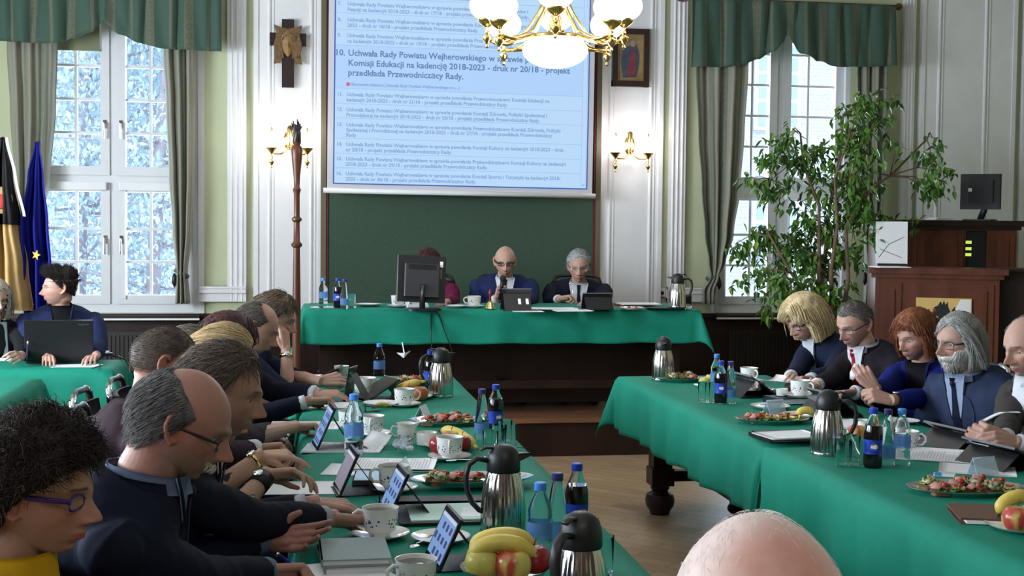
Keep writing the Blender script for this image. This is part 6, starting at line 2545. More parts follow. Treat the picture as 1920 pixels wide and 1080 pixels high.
def apple(label, loc, m_, r=.038, z=ZC, rot=(0, 0, 0)):
    t = thing('apple', label, 'apple', (loc[0], loc[1], z), rot=rot)
    m = MB()
    pr = []
    for k in range(17):
        q = PI * k / 16
        rr = math.sin(q) ** .85 * r * (1 + .04 * math.cos(q))
        zz_ = -math.cos(q) * r * .92 - (.22 * r * math.exp(-((k - 16) / 2.6) ** 2)) + (.14 * r * math.exp(-(k / 2.0) ** 2))
        pr.append((max(rr, .0006), zz_ + r * .92 - .004))
    m.lathe(pr, 26)
    m.build('fruit', m_, t, True)
    MB().tube([(0, 0, r * 1.62), (.002, 0, r * 1.9), (.006, .002, r * 2.05)], .0014, 6).build('stalk', M_btip, t, True)
    return t


def banana(label, pts, r=.018, name='banana'):
    pts = [Vector(p) for p in pts]
    t = thing(name, label, 'banana', pts[0])
    o = pts[0]
    # smooth curve through the points
    P = []
    n = 18
    for k in range(n + 1):
        u = k / n * (len(pts) - 1)
        i = min(int(u), len(pts) - 2)
        f = u - i
        p0, p1, p2, p3 = pts[max(i - 1, 0)], pts[i], pts[i + 1], pts[min(i + 2, len(pts) - 1)]
        P.append(.5 * ((2 * p1) + (p2 - p0) * f + (2 * p0 - 5 * p1 + 4 * p2 - p3) * f * f + (3 * p1 - p0 - 3 * p2 + p3) * f ** 3) - o)
    rs = [r * (.32 + .68 * min(1, math.sin(PI * min(max(k / n, .0), 1)) * 1.8)) for k in range(n + 1)]
    rs[0], rs[-1] = r * .25, r * .3
    MB().tube(P, rs, 6).build('peel', M_banana, t, True)
    d0, d1 = (P[0] - P[1]).normalized(), (P[-1] - P[-2]).normalized()
    MB().tube([P[0], P[0] + d0 * .008], r * .32, 8).build('tip', M_btip, t, True)
    MB().tube([P[-1], P[-1] + d1 * .022], r * .34, 8).build('stem', M_banana, t, True)
    return t

# ------------------------------------------------------------------ left row of tables, near to far
jug('steel vacuum jug with black handle on the left, behind the banana bowl', (0.55, 3.486, 0.77), 0.05)
jug('steel vacuum jug cut off by the bottom edge, right of the banana bowl', (0.582, 2.63, 0.943), math.radians(48))
bottle('water', 'clear water bottle with light blue cap between the steel jug and the cola bottle', (0.591, 3.145, 0.77))
bottle('slim', 'slim clear bottle with violet cap behind the water bottle at the near table end', (0.661, 3.276, 0.77))
bottle('cola', 'cola bottle with blue cap and label nearest the camera on the left row', (0.739, 3.395, 0.77), ZC, .4)
tumbler('tall empty glass beside the jug at the bottom edge of the left row', (0.724, 3.028, 0.77))
cup('white cup cut off by the bottom edge, in front of the nearest tablet', (0.261, 2.948, 0.77), .4)
cup_set('blue-flowered white cup on a saucer next to the grey folders, handle to the left', 'flowered saucer beneath the cup next to the grey folders', (0.209, 3.472, 0.77), -.2)
saucer('white saucer with a teaspoon behind the nearest tablet', (0.368, 3.411, 0.77))
spoon('teaspoon leaning over the edge of the saucer behind the nearest tablet', (0.314, 3.342, 0.77), 155, ZC + .016)
tablet('lit tablet on a stand behind the cup at the bottom edge', (0.324, 3.179, 0.77), math.radians(5), h=.135)
tablet('lit tablet on a stand in front of the man with side-swept hair, showing dark icons', (0.241, 3.777, 0.77), math.radians(5), h=.135)
tablet('tablet with a dim picture, third from the camera on the left row', (0.108, 4.102, 0.77), math.radians(5), picture=True, h=.14)
tablet('lit tablet propped up behind the waving hands, in front of the tall water bottle', (0.045, 4.939, 0.77), math.radians(5), h=.17)
tablet('dark tablet lying half raised near the last man of the left row', (0.033, 6.963, 0.77), math.radians(-8), 62, lit=False)
tablet('small tablet seen edge-on by the paper cup at the far end of the left row', (0.217, 6.301, 0.77), math.radians(-20), 10, lit=True, w=.12, h=.16)
tablet('dark tablet with its stand folded back beside the flowered cup, far on the left row', (0.284, 6.295, 0.77), math.radians(20), 60, lit=False)

M_teal = mat('grey_green_cover', (.20, .26, .25), .5)
M_mint = mat('mint_card', (.50, .70, .62), .6)
M_brown = mat('brown_leather', (.12, .055, .035), .5)
M_navyc = mat('navy_cover', (.015, .022, .05), .45)
notebook('lower of two grey-green folders beside the flowered cup at the near left', (0.129, 3.224, 0.77), 4, .17, .24, .022, M_teal)
notebook('upper of two grey-green folders, right under the edge of the flowered cup', (0.128, 3.21, 0.79), 1, .17, .22, .018, M_teal, ZC + .0225)
paper('white sheets at the bottom edge in front of the grey-green folders', (0.105, 3.087, 0.77), 20, n=2, seed=3, printed=False)
fd = thing('open_folder', 'open black leather folder with mint card inside, left of the steel jug', 'folder', (0.441, 3.715, 0.774), 0)
MB().rbox(-.17, .15, -.12, .13, 0, .010, .008).build('cover', M_dark, fd)
MB().box(-.135, .14, -.10, .115, .010, .014).build('mint_card', M_mint, fd)
m = MB()
m.add([(.01, -.07, .015), (.14, -.085, .015), (.14, .01, .019), (.03, .05, .015), (.01, -.07, .0143), (.14, -.085, .0143), (.14, .01, .0183), (.03, .05, .0143)], [(0, 1, 2, 3), (7, 6, 5, 4), (0, 4, 5, 1), (1, 5, 6, 2), (2, 6, 7, 3), (3, 7, 4, 0)])
m.build('white_leaf', M_paper, fd)
notebook('black leather case under the edge of the oval salad platter', (0.411, 3.914, 0.77), -4, .36, .08, .012, M_dark, name='document_case', cat='case', pages=False)
platter('long oval silver platter half covered with salad, behind the steel jug', 'on the platter behind the steel jug', (0.549, 4.128, 0.77), .205, .095, 3, 9, 11, ZC + .013)
cup_set('plain white cup with its handle on the left, behind the icon tablet', 'saucer beneath the cup behind the icon tablet', (0.287, 4.09, 0.77), .1)
notebook('pale blue booklet stack beside the cup behind the icon tablet', (0.233, 4.262, 0.77), -6, .13, .17, .02, mat('pale_blue_cover', (.42, .58, .72), .5))
tent('clear name card standing behind the plain white cup', (0.336, 4.314, 0.77), 75)
paper('fanned stack of printed sheets in the middle of the left row', (0.313, 4.533, 0.77), 84, n=5, seed=4)
paper('single sheet sticking out beneath the printed stack on the left row', (0.225, 4.462, 0.77), 78, seed=5, printed=False)
paper('white sheet under the wristband hands on the left row', (-0.013, 4.175, 0.77), 86, seed=6, printed=False)
cup_set('white cup with its handle towards the camera, in front of the red apple plate', 'saucer beneath the cup in front of the red apple plate', (0.531, 4.636, 0.77), math.radians(82))
spoon('teaspoon on the saucer of the cup in front of the red apple', (0.587, 4.505, 0.785), 100, ZC + .016)
plate('white plate of red apple and banana in the middle of the left row', (0.556, 4.873, 0.77))
apple('deep red apple at the left of the plate, below the banana', (0.502, 4.711, 0.785), M_red_apple, .040, ZC + .012)
apple('red apple half hidden behind the white cup, at the right of the plate', (0.59, 4.748, 0.785), M_red_apple, .036, ZC + .012)
apple('yellow-red apple at the back of the plate, under the banana', (0.564, 4.87, 0.785), M_apple, .036, ZC + .012)
banana('single banana lying across the apples in the middle of the left row', [(0.531, 4.95, 0.831), (0.562, 4.93, 0.835), (0.593, 4.88, 0.832), (0.623, 4.82, 0.817), (0.643, 4.78, 0.799)], .020)
rep('tub', lambda: MB().lathe([(.036, 0), (.040, .003), (.042, .045), (.0405, .050), (.039, .048), (.037, .008), (0, .008)], 28, capt=False).build('sugar_bowl', M_porcelain, None, True, auto=50),
    'small white sugar bowl left of the banana', 'sugar bowl', (0.478, 4.962, 0.775))


def mk_creamer():
    t = new('milk_jug')
    m = MB()
    m.lathe([(.026, 0), (.028, .004), (.024, .012), (.034, .030), (.037, .045), (.034, .065), (.036, .078), (.040, .084), (.037, .082), (.031, .064), (.033, .045), (.02, .02), (0, .018)], 30, capt=False)
    m.build('bowl', M_deco, t, True, auto=50)
    MB().tube([(-.034, 0, .070), (-.055, 0, .072), (-.062, 0, .052), (-.050, 0, .034), (-.035, 0, .032)], .0042, 8).build('handle', M_porcelain, t, True)
    MB().add([(.03, -.018, .082), (.03, .018, .082), (.058, 0, .088), (.034, 0, .060)], [(0, 2, 1), (0, 3, 2), (1, 2, 3), (0, 1, 3)]).build('spout', M_porcelain, t)
    return t


rep('creamer', mk_creamer, 'flowered milk jug between the white cup and the sugar bowl', 'milk jug', (0.4, 4.983, 0.775), .1)
m = MB()
rnd = random.Random(9)
m.grid(lambda u, v: ((u - .5) * .05 + .015 * math.sin(7 * v), (v - .5) * .09, .006 + .040 * (v - .2) ** 2 + .012 * abs(math.sin(9 * u + 5 * v)) + .010 * abs(math.sin(13 * v + 3 * u))), 12, 14, .0012)
tag(m.build('plastic_wrapper', M_tent, None, True, loc=(0.372, 4.799, 0.776)), 'crumpled clear wrapper in front of the flowered milk jug', 'wrapper')
platter('silver platter of salad sandwiches behind the banana plate', 'on the platter behind the banana plate', (0.616, 5.488, 0.77), .165, .12, 0, 10, 12)
tent('small blue-white name card beside the salad platter behind the banana', (0.528, 5.669, 0.77), 65, m_=M_tentp, w=.08, h=.06)
tumbler('frontmost empty glass in the cluster by the two bottles on the left row', (0.689, 4.685, 0.77))
tumbler('middle empty glass in the cluster by the two bottles on the left row', (0.741, 4.818, 0.77))
tumbler('rightmost empty glass in the cluster by the two bottles on the left row', (0.781, 4.826, 0.77))
tumbler('rear empty glass right behind the others by the cola bottle on the left row', (0.782, 4.935, 0.77))
bottle('slim', 'slim clear bottle left of the cola bottle, by the cluster of glasses', (0.706, 5.045, 0.77))
bottle('cola', 'cola bottle with blue cap by the cluster of glasses on the left row', (0.781, 5.17, 0.77), ZC, .3)
bottle('water', 'clear water bottle standing alone among papers behind the third tablet', (0.185, 4.717, 0.77), s=1.12)
paper('printed sheets lying around the tall water bottle', (0.156, 4.927, 0.77), 84, n=2, seed=7)
paper('crumpled white leaflet right of the tall water bottle', (0.25, 4.966, 0.77), 30, .12, .15, seed=8, printed=False, curl=.22)
cup_set('flowered white cup right of the tall water bottle', 'saucer beneath the cup right of the tall water bottle', (0.278, 5.194, 0.77), math.radians(80))
cup('white cup half hidden behind the tall water bottle', (0.195, 5.397, 0.77), 2.4)
notebook('small black box between the cups beyond the tall water bottle', (0.315, 5.889, 0.77), 0, .07, .05, .03, M_dark, name='black_box', cat='box', pages=False)
paper('writing pad under the hand of the blonde woman in the left row', (0.009, 5.503, 0.77), 80, n=2, seed=9)
paper('note sheets under the hand of the balding man writing', (0.075, 6.124, 0.77), 80, n=2, seed=10)
paper('white papers in front of the last man of the left row', (0.017, 7.286, 0.77), 85, n=2, seed=11, printed=False)
plate('plate with leftover peel beyond the tall water bottle', (0.371, 6.097, 0.77), ZC, .9)
banana('strip of banana peel on the plate beyond the tall water bottle', [(0.321, 5.922, 0.79), (0.353, 5.955, 0.8), (0.395, 5.987, 0.79)], .012)
cup_set('flowered white cup in front of the tomatoes at the far end of the left row', 'saucer beneath the cup in front of the far fruit', (0.475, 6.051, 0.77), math.pi)
plate('white plate of fruit at the far end of the left row', (0.532, 6.313, 0.77), ZC, 1.05)
apple('orange-red apple on the far fruit plate of the left row', (0.56, 6.179, 0.785), mat('orange_red_skin', (.50, .12, .03), .3, vary=.2), .042, ZC + .012)
apple('red apple behind the flowered cup on the far fruit plate', (0.51, 6.242, 0.785), M_red_apple, .038, ZC + .012)
banana('greenish banana on the far fruit plate of the left row', [(0.442, 6.35, 0.801), (0.478, 6.3, 0.836), (0.524, 6.28, 0.856), (0.576, 6.28, 0.864)], .019)
platter('silver platter of salad sandwiches next to the far steel jug', 'on the platter next to the far steel jug', (0.554, 6.921, 0.77), .19, .12, 0, 9, 13)
jug('steel vacuum jug at the far end of the left row, handle on the left', (0.683, 6.38, 0.77), 0.1)
bottle('cola', 'cola bottle behind the far steel jug of the left row', (0.656, 6.66, 0.77))
bottle('water', 'clear water bottle standing at the far edge of the left row', (0.416, 7.078, 0.77))
cup('flowered mug at the far end of the left row, by the resting hand', (0.309, 6.495, 0.77), math.radians(170), s=1.15)
rep('beaker', lambda: MB().lathe([(.030, 0), (.031, .002), (.040, .088), (.042, .091), (.039, .089), (.030, .006), (0, .006)], 28, capt=False).build('tall_mug', M_deco, None, True, auto=50),
    'tall patterned mug held by the last man of the left row', 'mug', (0.207, 7.028, 0.775), 0)
pen('white pen in the hand of the balding man writing', (0.017, 6.057, 0.78), (0.032, 6.12, 0.825), M_white)
pen('blue pen in the hand of the man with the moustache', (-0.015, 3.145, 0.79), (-0.067, 3.25, 0.797), mat('blue_pen', (.03, .03, .30), .3), .0055)
pen('silver pen held by the man with the buzz cut', (-0.078, 4.777, 0.8), (-0.052, 4.75, 0.858), M_chrome)

# ------------------------------------------------------------------ right row of tables, far to near
jug('steel vacuum jug standing alone at the far end of the right row', (2.009, 6.977, 0.77), math.radians(-95))
jug('steel vacuum jug in the middle of the right row, spout to the left', (1.969, 4.583, 0.77), math.radians(150))
platter('silver platter of salad beside the far jug of the right row', 'on the platter beside the far jug of the right row', (2.103, 6.945, 0.77), .15, .10, 0, 7, 14)
plate('plate of yellow fruit right of the far salad platter', (2.168, 6.671, 0.77), ZC, .7)
apple('yellow apple on the plate left of the far cola bottle', (2.113, 6.532, 0.785), M_green_apple, .036, ZC + .012)
apple('pale yellow apple behind the other one, left of the far cola bottle', (2.19, 6.666, 0.785), M_green_apple, .036, ZC + .012)
tumbler('left one of two glasses beside the far cola bottle of the right row', (1.965, 6.088, 0.77))
tumbler('right one of two glasses beside the far cola bottle of the right row', (1.994, 6.065, 0.77))
bottle('cola', 'cola bottle beside two glasses at the far end of the right row', (2.029, 6.023, 0.77), ZC, -.2)
bottle('slim', 'slim clear bottle right of the far cola bottle on the right row', (2.077, 6.019, 0.77))
bottle('water', 'water bottle behind the far cola bottle on the right row', (2.119, 6.361, 0.77))
cup_set('flowered white cup on the tray in front of the blonde woman', 'saucer beneath the cup in front of the blonde woman', (2.468, 6.84, 0.77), 1.9)
platter('silver tray of cutlery and cups in front of the blonde woman', 'on the tray in front of the blonde woman', (2.325, 6.409, 0.77), .13, .09, 0, 2, 15)
for k, (p, r_) in enumerate((((2.296, 6.411, 0.77), 60), ((2.332, 6.364, 0.77), 100))):
    spoon(['left teaspoon on the silver tray in front of the blonde woman', 'right teaspoon on the silver tray in front of the blonde woman'][k], p, r_, ZC + .030)
tablet('black tablet propped up in front of the blonde woman, seen from behind', (2.384, 6.317, 0.77), math.radians(187), 56, lit=False, w=.24, h=.19)
tablet('black tablet propped up in front of the man with the red tie', (2.517, 5.614, 0.77), math.radians(187), 56, lit=False, w=.24, h=.19)
tablet('black tablet lying half raised in front of the white-bearded man', (2.681, 4.713, 0.77), math.radians(190), 66, lit=False, w=.26, h=.20)
tablet('black tablet at the right edge in front of the man folding paper', (2.637, 4.322, 0.77), math.radians(192), 66, lit=False, w=.27, h=.20)
paper('white sheet held by the man with the red tie', (2.518, 6.401, 0.8), 40, .15, .21, seed=21, z=.83, printed=False, curl=.12)
cup_set('flowered white cup standing on the dark box beside the jug, in the right row', 'saucer beneath the cup on the dark box of the right row', (2.416, 5.963, 0.8), 2.2, ZC + .034)
notebook('dark blue box with papers beneath the flowered cup of the right row', (2.391, 6.01, 0.77), 8, .24, .14, .032, M_navyc, name='document_box', cat='box')
rep('tub', None, 'tiny white pot on the dark box left of the flowered cup', 'sugar bowl', (2.348, 6.029, 0.8)[:2] + (ZC + .034,), 0, None, .7)
plate('plate with cutlery in front of the dark box on the right row', (2.209, 5.82, 0.77), ZC, .95)
spoon('knife-like spoon across the plate in front of the dark box', (2.218, 5.766, 0.78), 85, ZC + .02)
platter('silver platter of salad with tomato left of the middle jug', 'on the platter left of the middle jug', (2.058, 5.395, 0.77), .17, .105, 0, 9, 16)
tent('clear name card standing behind the platter left of the middle jug', (2.171, 5.664, 0.77), 20)
plate('plate with a peeled banana behind the middle jug', (2.256, 5.537, 0.77), ZC, .9)
banana('pale banana curled on the plate behind the middle jug', [(2.19, 5.438, 0.8), (2.212, 5.431, 0.82), (2.246, 5.428, 0.82), (2.263, 5.431, 0.8)], .017)
notebook('lowest black folder of the pile left of the middle jug', (1.966, 4.969, 0.77), 6, .26, .20, .016, M_dark, name='document_folder', cat='folder')
notebook('upper black folder of the pile left of the middle jug', (1.946, 4.906, 0.785), 2, .25, .19, .014, M_dark, ZC + .0165, name='document_folder', cat='folder')
paper('white sheets on top of the black folders left of the middle jug', (1.931, 4.869, 0.8), 4, .24, .17, n=2, seed=22, z=ZC + .031, printed=False)
paper('sheets and dark folder to the right behind the middle jug', (2.384, 5.27, 0.77), 20, n=2, seed=23, printed=False)
apple('yellow-red apple with a drinking straw, right of the middle jug', (2.183, 4.79, 0.77), M_apple, .043, ZC + .010)
plate('small white plate under the apple right of the middle jug', (2.183, 4.79, 0.77), ZC, .6)
pen('white drinking straw leaning against the apple right of the middle jug', (1.912, 4.17, 0.85), (2.109, 4.72, 0.846), M_white, .003)
tumbler('front left one of three glasses right of the middle jug', (1.926, 4.336, 0.77))
tumbler('front right one of three glasses right of the middle jug', (1.973, 4.321, 0.77))
tumbler('rear one of three glasses right of the middle jug', (2.003, 4.434, 0.77))
bottle('cola', 'cola bottle with blue cap in the middle of the right row', (2.024, 4.305, 0.77), ZC, -.3, 1.04)
bottle('slim', 'slim clear bottle between the cola and the water bottle of the right row', (2.096, 4.338, 0.77), ZC, -1.2)
bottle('water', 'clear water bottle with light blue cap, rightmost of three in the right row', (2.147, 4.333, 0.77))
cup('white cup behind the rightmost water bottle of the right row', (2.323, 4.652, 0.77), 2.5)
rep('creamer', None, 'flowered milk jug behind the cola bottle of the right row', 'milk jug', (2.256, 4.882, 0.775), 2.0)
plate('white plate in front of the royal blue jacket', (2.635, 5.323, 0.77), ZC, .8)
paper('pad of sheets under the phone in front of the white-bearded man', (2.563, 4.881, 0.77), 70, .21, .297, n=2, seed=24, printed=False)
paper('open printed sheets in front of the white-bearded man, curling up', (2.378, 4.46, 0.77), 62, .23, .30, n=2, seed=25, curl=.07)
paper('white sheets at the right behind the name card', (2.392, 4.223, 0.77), 60, .20, .26, n=2, seed=26, printed=False)
paper('thin printed brochure beside the rightmost water bottle', (2.411, 4.619, 0.77), 80, .16, .21, seed=27, printed=False)
ph = thing('smartphone', 'black smartphone on the sheets in front of the white-bearded man', 'phone', (2.578, 4.875, 0.784), math.radians(60))
MB().rbox(-.036, .036, -.075, .075, 0, .008, .01).build('body', M_slate, ph)
MB().rbox(-.033, .033, -.068, .068, .0075, .0085, .004).build('screen', mat('phone_glass', (.008, .008, .010), .05, coat=.6), ph)
er = thing('usb_stick', 'white and blue memory stick beside the printed sheets of the right row', 'memory stick', (2.206, 4.123, 0.776), math.radians(-28))
MB().rbox(-.036, .036, -.010, .010, 0, .010, .004).build('body', M_white, er)
MB().box(-.034, -.010, -.0104, .0104, .002, .0104).build('blue_cap', M_capl, er)
tent('clear name card standing beside the curled sheets of the right row', (2.358, 4.137, 0.77), 15)
platter('silver platter of ham sandwiches nearest the camera on the right row', 'on the nearest platter of the right row', (2.144, 3.861, 0.77), .20, .12, -4, 15, 17)
bf = thing('leather_folder', 'brown leather folder holding white sheets beside the nearest fruit plate', 'folder', (2.039, 3.483, 0.774), math.radians(-18))
MB().rbox(-.13, .15, -.10, .11, 0, .006, .006).rbox(-.13, .15, -.10, .11, .016, .022, .006).build('cover', M_brown, bf)
MB().box(-.11, .14, -.104, .09, .006, .016).build('sheets', M_paper, bf)
plate('white plate of banana and apple at the right edge', (2.03, 3.346, 0.77))
apple('yellow-red apple at the right edge of the picture', (1.986, 3.294, 0.785), M_apple, .043, ZC + .012)
apple('yellow apple behind the banana at the right edge', (2.05, 3.325, 0.785), M_green_apple, .040, ZC + .012)
banana('banana over the apples at the right edge of the picture', [(2.001, 3.42, 0.807), (2.017, 3.42, 0.839), (2.055, 3.42, 0.855), (2.106, 3.42, 0.853)], .021)
pen('cream pen in the hand of the woman in royal blue', (2.752, 5.85, 0.866), (2.72, 5.86, 0.915), mat('cream_pen', (.7, .6, .45), .3), .005)
m = MB()
m.grid(lambda u, v: ((u - .5) * .15, (v - .5) * .10, .02 * math.sin(PI * v) + .012 * math.sin(4 * u)), 10, 8, .003)
tag(m.build('folded_paper', M_paper, None, True, loc=(2.791, 4.78, 0.866), rot=(.5, .2, 2.9)), 'folded white paper in the hands of the man at the right edge', 'paper')
m = MB()
m.tube([(2.824, 6.22, 0.944), (2.798, 6.2, 0.897), (2.791, 6.2, 0.864)], [.012, .016, .010], 8, flat=(.3, 1.3))
tag(m.build('white_badge', M_white, None, True), 'white badge hanging from the jacket of the man with the red tie', 'badge')

# ---- near fruit bowl on the left row
fb = (0.466, 2.922, 0.77)
rep('bowl', lambda: MB().lathe([(.05, 0), (.055, .004), (.085, .028), (.103, .058), (.105, .060), (.083, .032), (.05, .008), (0, .008)], 40, capt=False).build('fruit_bowl', M_silver, None, True, auto=50),
    'silver fruit bowl with bananas and apples at the bottom of the picture', 'bowl', (fb[0], fb[1], ZC))
apple('yellow apple at the left of the near fruit bowl', (fb[0] - .055, fb[1] - .02), M_green_apple, .042, ZC + .040)
apple('yellow-red apple in the middle front of the near fruit bowl', (fb[0] + .012, fb[1] - .045), M_apple, .043, ZC + .040)
apple('red apple at the right of the near fruit bowl', (fb[0] + .070, fb[1] + .0), M_red_apple, .040, ZC + .042)
apple('yellow apple at the back of the near fruit bowl', (fb[0] + .0, fb[1] + .05), M_green_apple, .042, ZC + .040)
banana('front banana of the bunch on the near fruit bowl', [(0.382, 2.92, 0.846), (0.401, 2.9, 0.881), (0.44, 2.89, 0.897), (0.496, 2.89, 0.889), (0.547, 2.91, 0.849)], .021)
banana('rear banana of the bunch on the near fruit bowl', [(0.394, 2.97, 0.853), (0.413, 2.96, 0.883), (0.456, 2.95, 0.898), (0.507, 2.95, 0.892), (0.555, 2.97, 0.855)], .021)

# ------------------------------------------------------------------ head table
HZ = HEADZ + .0045
bottle('water', 'clear water bottle at the left end of the head table', (0.139, 9.11, 1.055), HZ)
bottle('cola', 'cola bottle left of the slim bottle on the head table', (0.24, 9.11, 1.055), HZ)
bottle('slim', 'slim bottle right of the cola bottle on the head table', (0.284, 8.99, 1.055), HZ)
tumbler('empty glass beside the bottles at the left end of the head table', (0.341, 9.11, 1.055), None, HZ)
paper('white sheets beside the water bottle on the head table', (0.155, 9.171, 1.055), 90, .15, .21, seed=31, z=HZ, printed=False)
plate('plate with a white napkin between bottles and cup on the head table', (0.463, 9.297, 1.055), HZ)
cup_set('flowered white cup left of the desktop monitor', 'saucer beneath the cup left of the desktop monitor', (0.669, 9.171, 1.055), 1.2, HZ)
cup_set('white cup between the desktop monitor and the brass bell', 'saucer beneath the cup left of the brass bell', (1.212, 9.109, 1.055), 0, HZ)
saucer('empty saucer right of the desktop monitor', (1.085, 9.109, 1.055), HZ)
pc = thing('desktop_monitor', 'black desktop monitor seen from behind on the head table', 'monitor', (0.824, 8.819, 1.054), math.radians(6))
m = MB()
m.rbox(-.12, .12, -.06, .14, 0, .014, .05)
m.build('base', M_black, pc)
MB().tube([(0, .06, .012), (.0, .07, .10), (0, .05, .18)], .028, 12, flat=(.7, 1.4)).build('stand', M_black, pc, True)
k = Matrix.Translation((-.01, .06, .055)) @ Matrix.Rotation(math.radians(-8), 4, 'X') @ Matrix.Rotation(math.radians(3), 4, 'Y')
m = MB()
m.rbox(-.172, .172, 0, .03, 0, .325, .008)
d_ = m.xf(k).build('display', M_black, pc)
MB().rbox(-.125, .125, -.028, .002, .035, .265, .01).xf(k).build('rear_housing', mat('dark_grey_plastic', (.03, .03, .034), .45), d_)
m = MB()
for i in range(14):
    m.box(-.10, .10, -.0295, -.0275, .225 + i * .0026, .2262 + i * .0026)
m.xf(k).build('vents', M_black, d_)
MB().box(.128, .150, -.002, .0, .25, .29).xf(k).build('label_sticker', M_paper, d_)
MB().box(.134, .142, -.002, .0, .17, .235).xf(k).build('maker_mark', M_edge, d_)
ph2 = thing('conference_telephone', 'white desk telephone with a grey display in front of the desktop monitor', 'telephone', (0.802, 9.117, 1.054), .1)
MB().add([(-.075, -.05, 0), (.075, -.05, 0), (.075, .07, 0), (-.075, .07, 0), (-.075, -.05, .018), (.075, -.05, .018), (.075, .07, .06), (-.075, .07, .06)], [(3, 2, 1, 0), (4, 5, 6, 7), (0, 1, 5, 4), (1, 2, 6, 5), (2, 3, 7, 6), (3, 0, 4, 7)]).build('body', M_white, ph2)
MB().tube([(-.060, -.03, .035), (-.06, .02, .055), (-.06, .06, .068)], [.014, .010, .014], 8).build('handset', M_white, ph2, True)
MB().add([(.0, .005, .040), (.06, .005, .040), (.06, .055, .0585), (.0, .055, .0585)], [(0, 1, 2, 3)]).build('display', M_dark, ph2)
bell = thing('hand_bell', 'small brass hand bell with a red-brown handle on the head table', 'bell', (1.312, 8.994, 1.054), 0)
MB().lathe([(.034, 0), (.036, .004), (.029, .018), (.022, .042), (.012, .055), (.004, .058)], 24).build('bell_cup', M_brass, bell, True, auto=40)
MB().lathe([(.005, .057), (.009, .065), (.007, .08), (.012, .10), (.014, .115), (.009, .13), (.003, .142)], 16).build('handle', mat('red_lacquer', (.16, .014, .012), .3), bell, True)
tablet('black tablet facing the man with the microphone, with two white stickers', (1.468, 8.866, 1.055), math.radians(-88), 22, lit=False, z=HZ, w=.21, h=.155, stickers=(.015, .070))
tablet('black tablet in front of the grey-haired man at the head table', (2.079, 8.984, 1.055), math.radians(-88), 26, lit=False, z=HZ, w=.22, h=.12)
paper('sheets between the tablets on the head table', (1.758, 8.985, 1.055), 85, .21, .36, n=2, seed=32, z=HZ, printed=False)
paper('sheet in front of the tablet with the two stickers', (1.532, 8.692, 1.055), 90, .12, .21, seed=33, z=HZ, printed=False)
paper('sheets in front of the grey-haired man at the head table', (1.864, 8.747, 1.055), 95, .15, .25, n=2, seed=34, z=HZ, printed=False)
notebook('dark red folder under white sheets right of the grey-haired man', (2.471, 9.301, 1.055), 4, .30, .22, .018, mat('dark_red_cover', (.22, .012, .02), .4), HZ, 'folder', 'document_folder', False)
paper('white sheets on top of the dark red folder', (2.473, 9.234, 1.075), 88, .21, .30, n=3, seed=35, z=HZ + .0185, printed=False)
plate('plate of candies in front of the dark red folder', (2.331, 8.922, 1.055), HZ, .9)
rnd = random.Random(4)
pp = (2.331, 8.922, 1.055)
for k in range(5):
    tag(MB().sphere((0, 0, .008), (.014, .010, .008), 10, 6).build('wrapped_candy', M_arms_red if k % 2 else M_porcelain, None, True, loc=(pp[0] + .024 * (k - 2), pp[1] + .02 * ((k * 7) % 3 - 1), HZ + .0062)), ('small red candy' if k % 2 else 'small white candy') + ' on the plate in front of the dark red folder', 'candy', 'candies on the head table')
jug('steel vacuum jug at the right end of the head table, handle on the right', (2.686, 8.982, 1.055), math.radians(172), HZ + .010)
tray = MB().lathe([(.085, 0), (.095, .002), (.108, .010), (.106, .0105), (.094, .006), (0, .005)], 32, capt=False).build('round_tray', M_dark, None, True, loc=(2.606, 8.982, 1.055)[:2] + (HZ,), auto=50)
tray.scale = (1.5, .9, 1)
tag(tray, 'dark tray under the steel jug at the right end of the head table', 'tray')
tumbler('empty glass just right of the head table jug', (2.763, 8.981, 1.055), None, HZ)
mic = thing('microphone', 'black hand microphone held by the bald man in the blue suit', 'microphone', (1.509, 9.83, 1.073), rot=(math.radians(12), math.radians(6), 0))
MB().tube([(0, 0, 0), (0, 0, .10), (0, 0, .155)], [.011, .013, .017], 14).build('handle', M_black, mic, True)
MB().sphere((0, 0, .172), (.025, .025, .027), 18, 12).build('grille', mat('microphone_mesh', (.02, .02, .02), .5, bump=.5, bscale=900), mic, True)
pen('pen in the hand of the grey-haired man at the head table', (2.052, 9.62, 1.126), (2.026, 9.66, 1.21), M_chrome)
for lab, pts in (('thin black cable running straight down the head table cloth', [(0.886, 8.811, 1.055), (0.884, 8.935, 1.017), (0.883, 8.91, 0.888), (0.89, 8.9, 0.75), (0.905, 9, 0.596)]),
                 ('thin black cable slanting down the head table cloth under the monitor', [(0.903, 8.869, 1.055), (0.94, 8.935, 1.017), (0.98, 8.91, 0.899), (1.029, 8.9, 0.776), (1.053, 9, 0.595)])):
    tag(MB().tube(pts, .0045, 6).build('cable', M_black, None, True), lab, 'cable')
m = MB()
m.tube([(0.68, 8.89, 0.827), (0.688, 8.89, 0.79), (0.695, 8.89, 0.752)], [.018, .016, .020], 6, flat=(.25, 1))
m.add([(0.643, 8.88, 0.757), (0.691, 8.88, 0.72), (0.741, 8.9, 0.77), (0.697, 8.87, 0.754), (0.644, 8.9, 0.752), (0.693, 8.9, 0.714), (0.742, 8.92, 0.764), (0.699, 8.89, 0.749)], [(0, 1, 3), (1, 2, 3), (4, 7, 5), (5, 7, 6), (0, 4, 5, 1), (1, 5, 6, 2), (2, 6, 7, 3), (3, 7, 4, 0)])
tag(m.build('paper_ribbon', M_paper, None), 'white paper ribbon hanging under the edge of the head table cloth', 'ribbon')
sk = thing('wall_socket', 'white wall socket with a plug on the green wall strip', 'socket', (3.223, 11.29, 1.056))
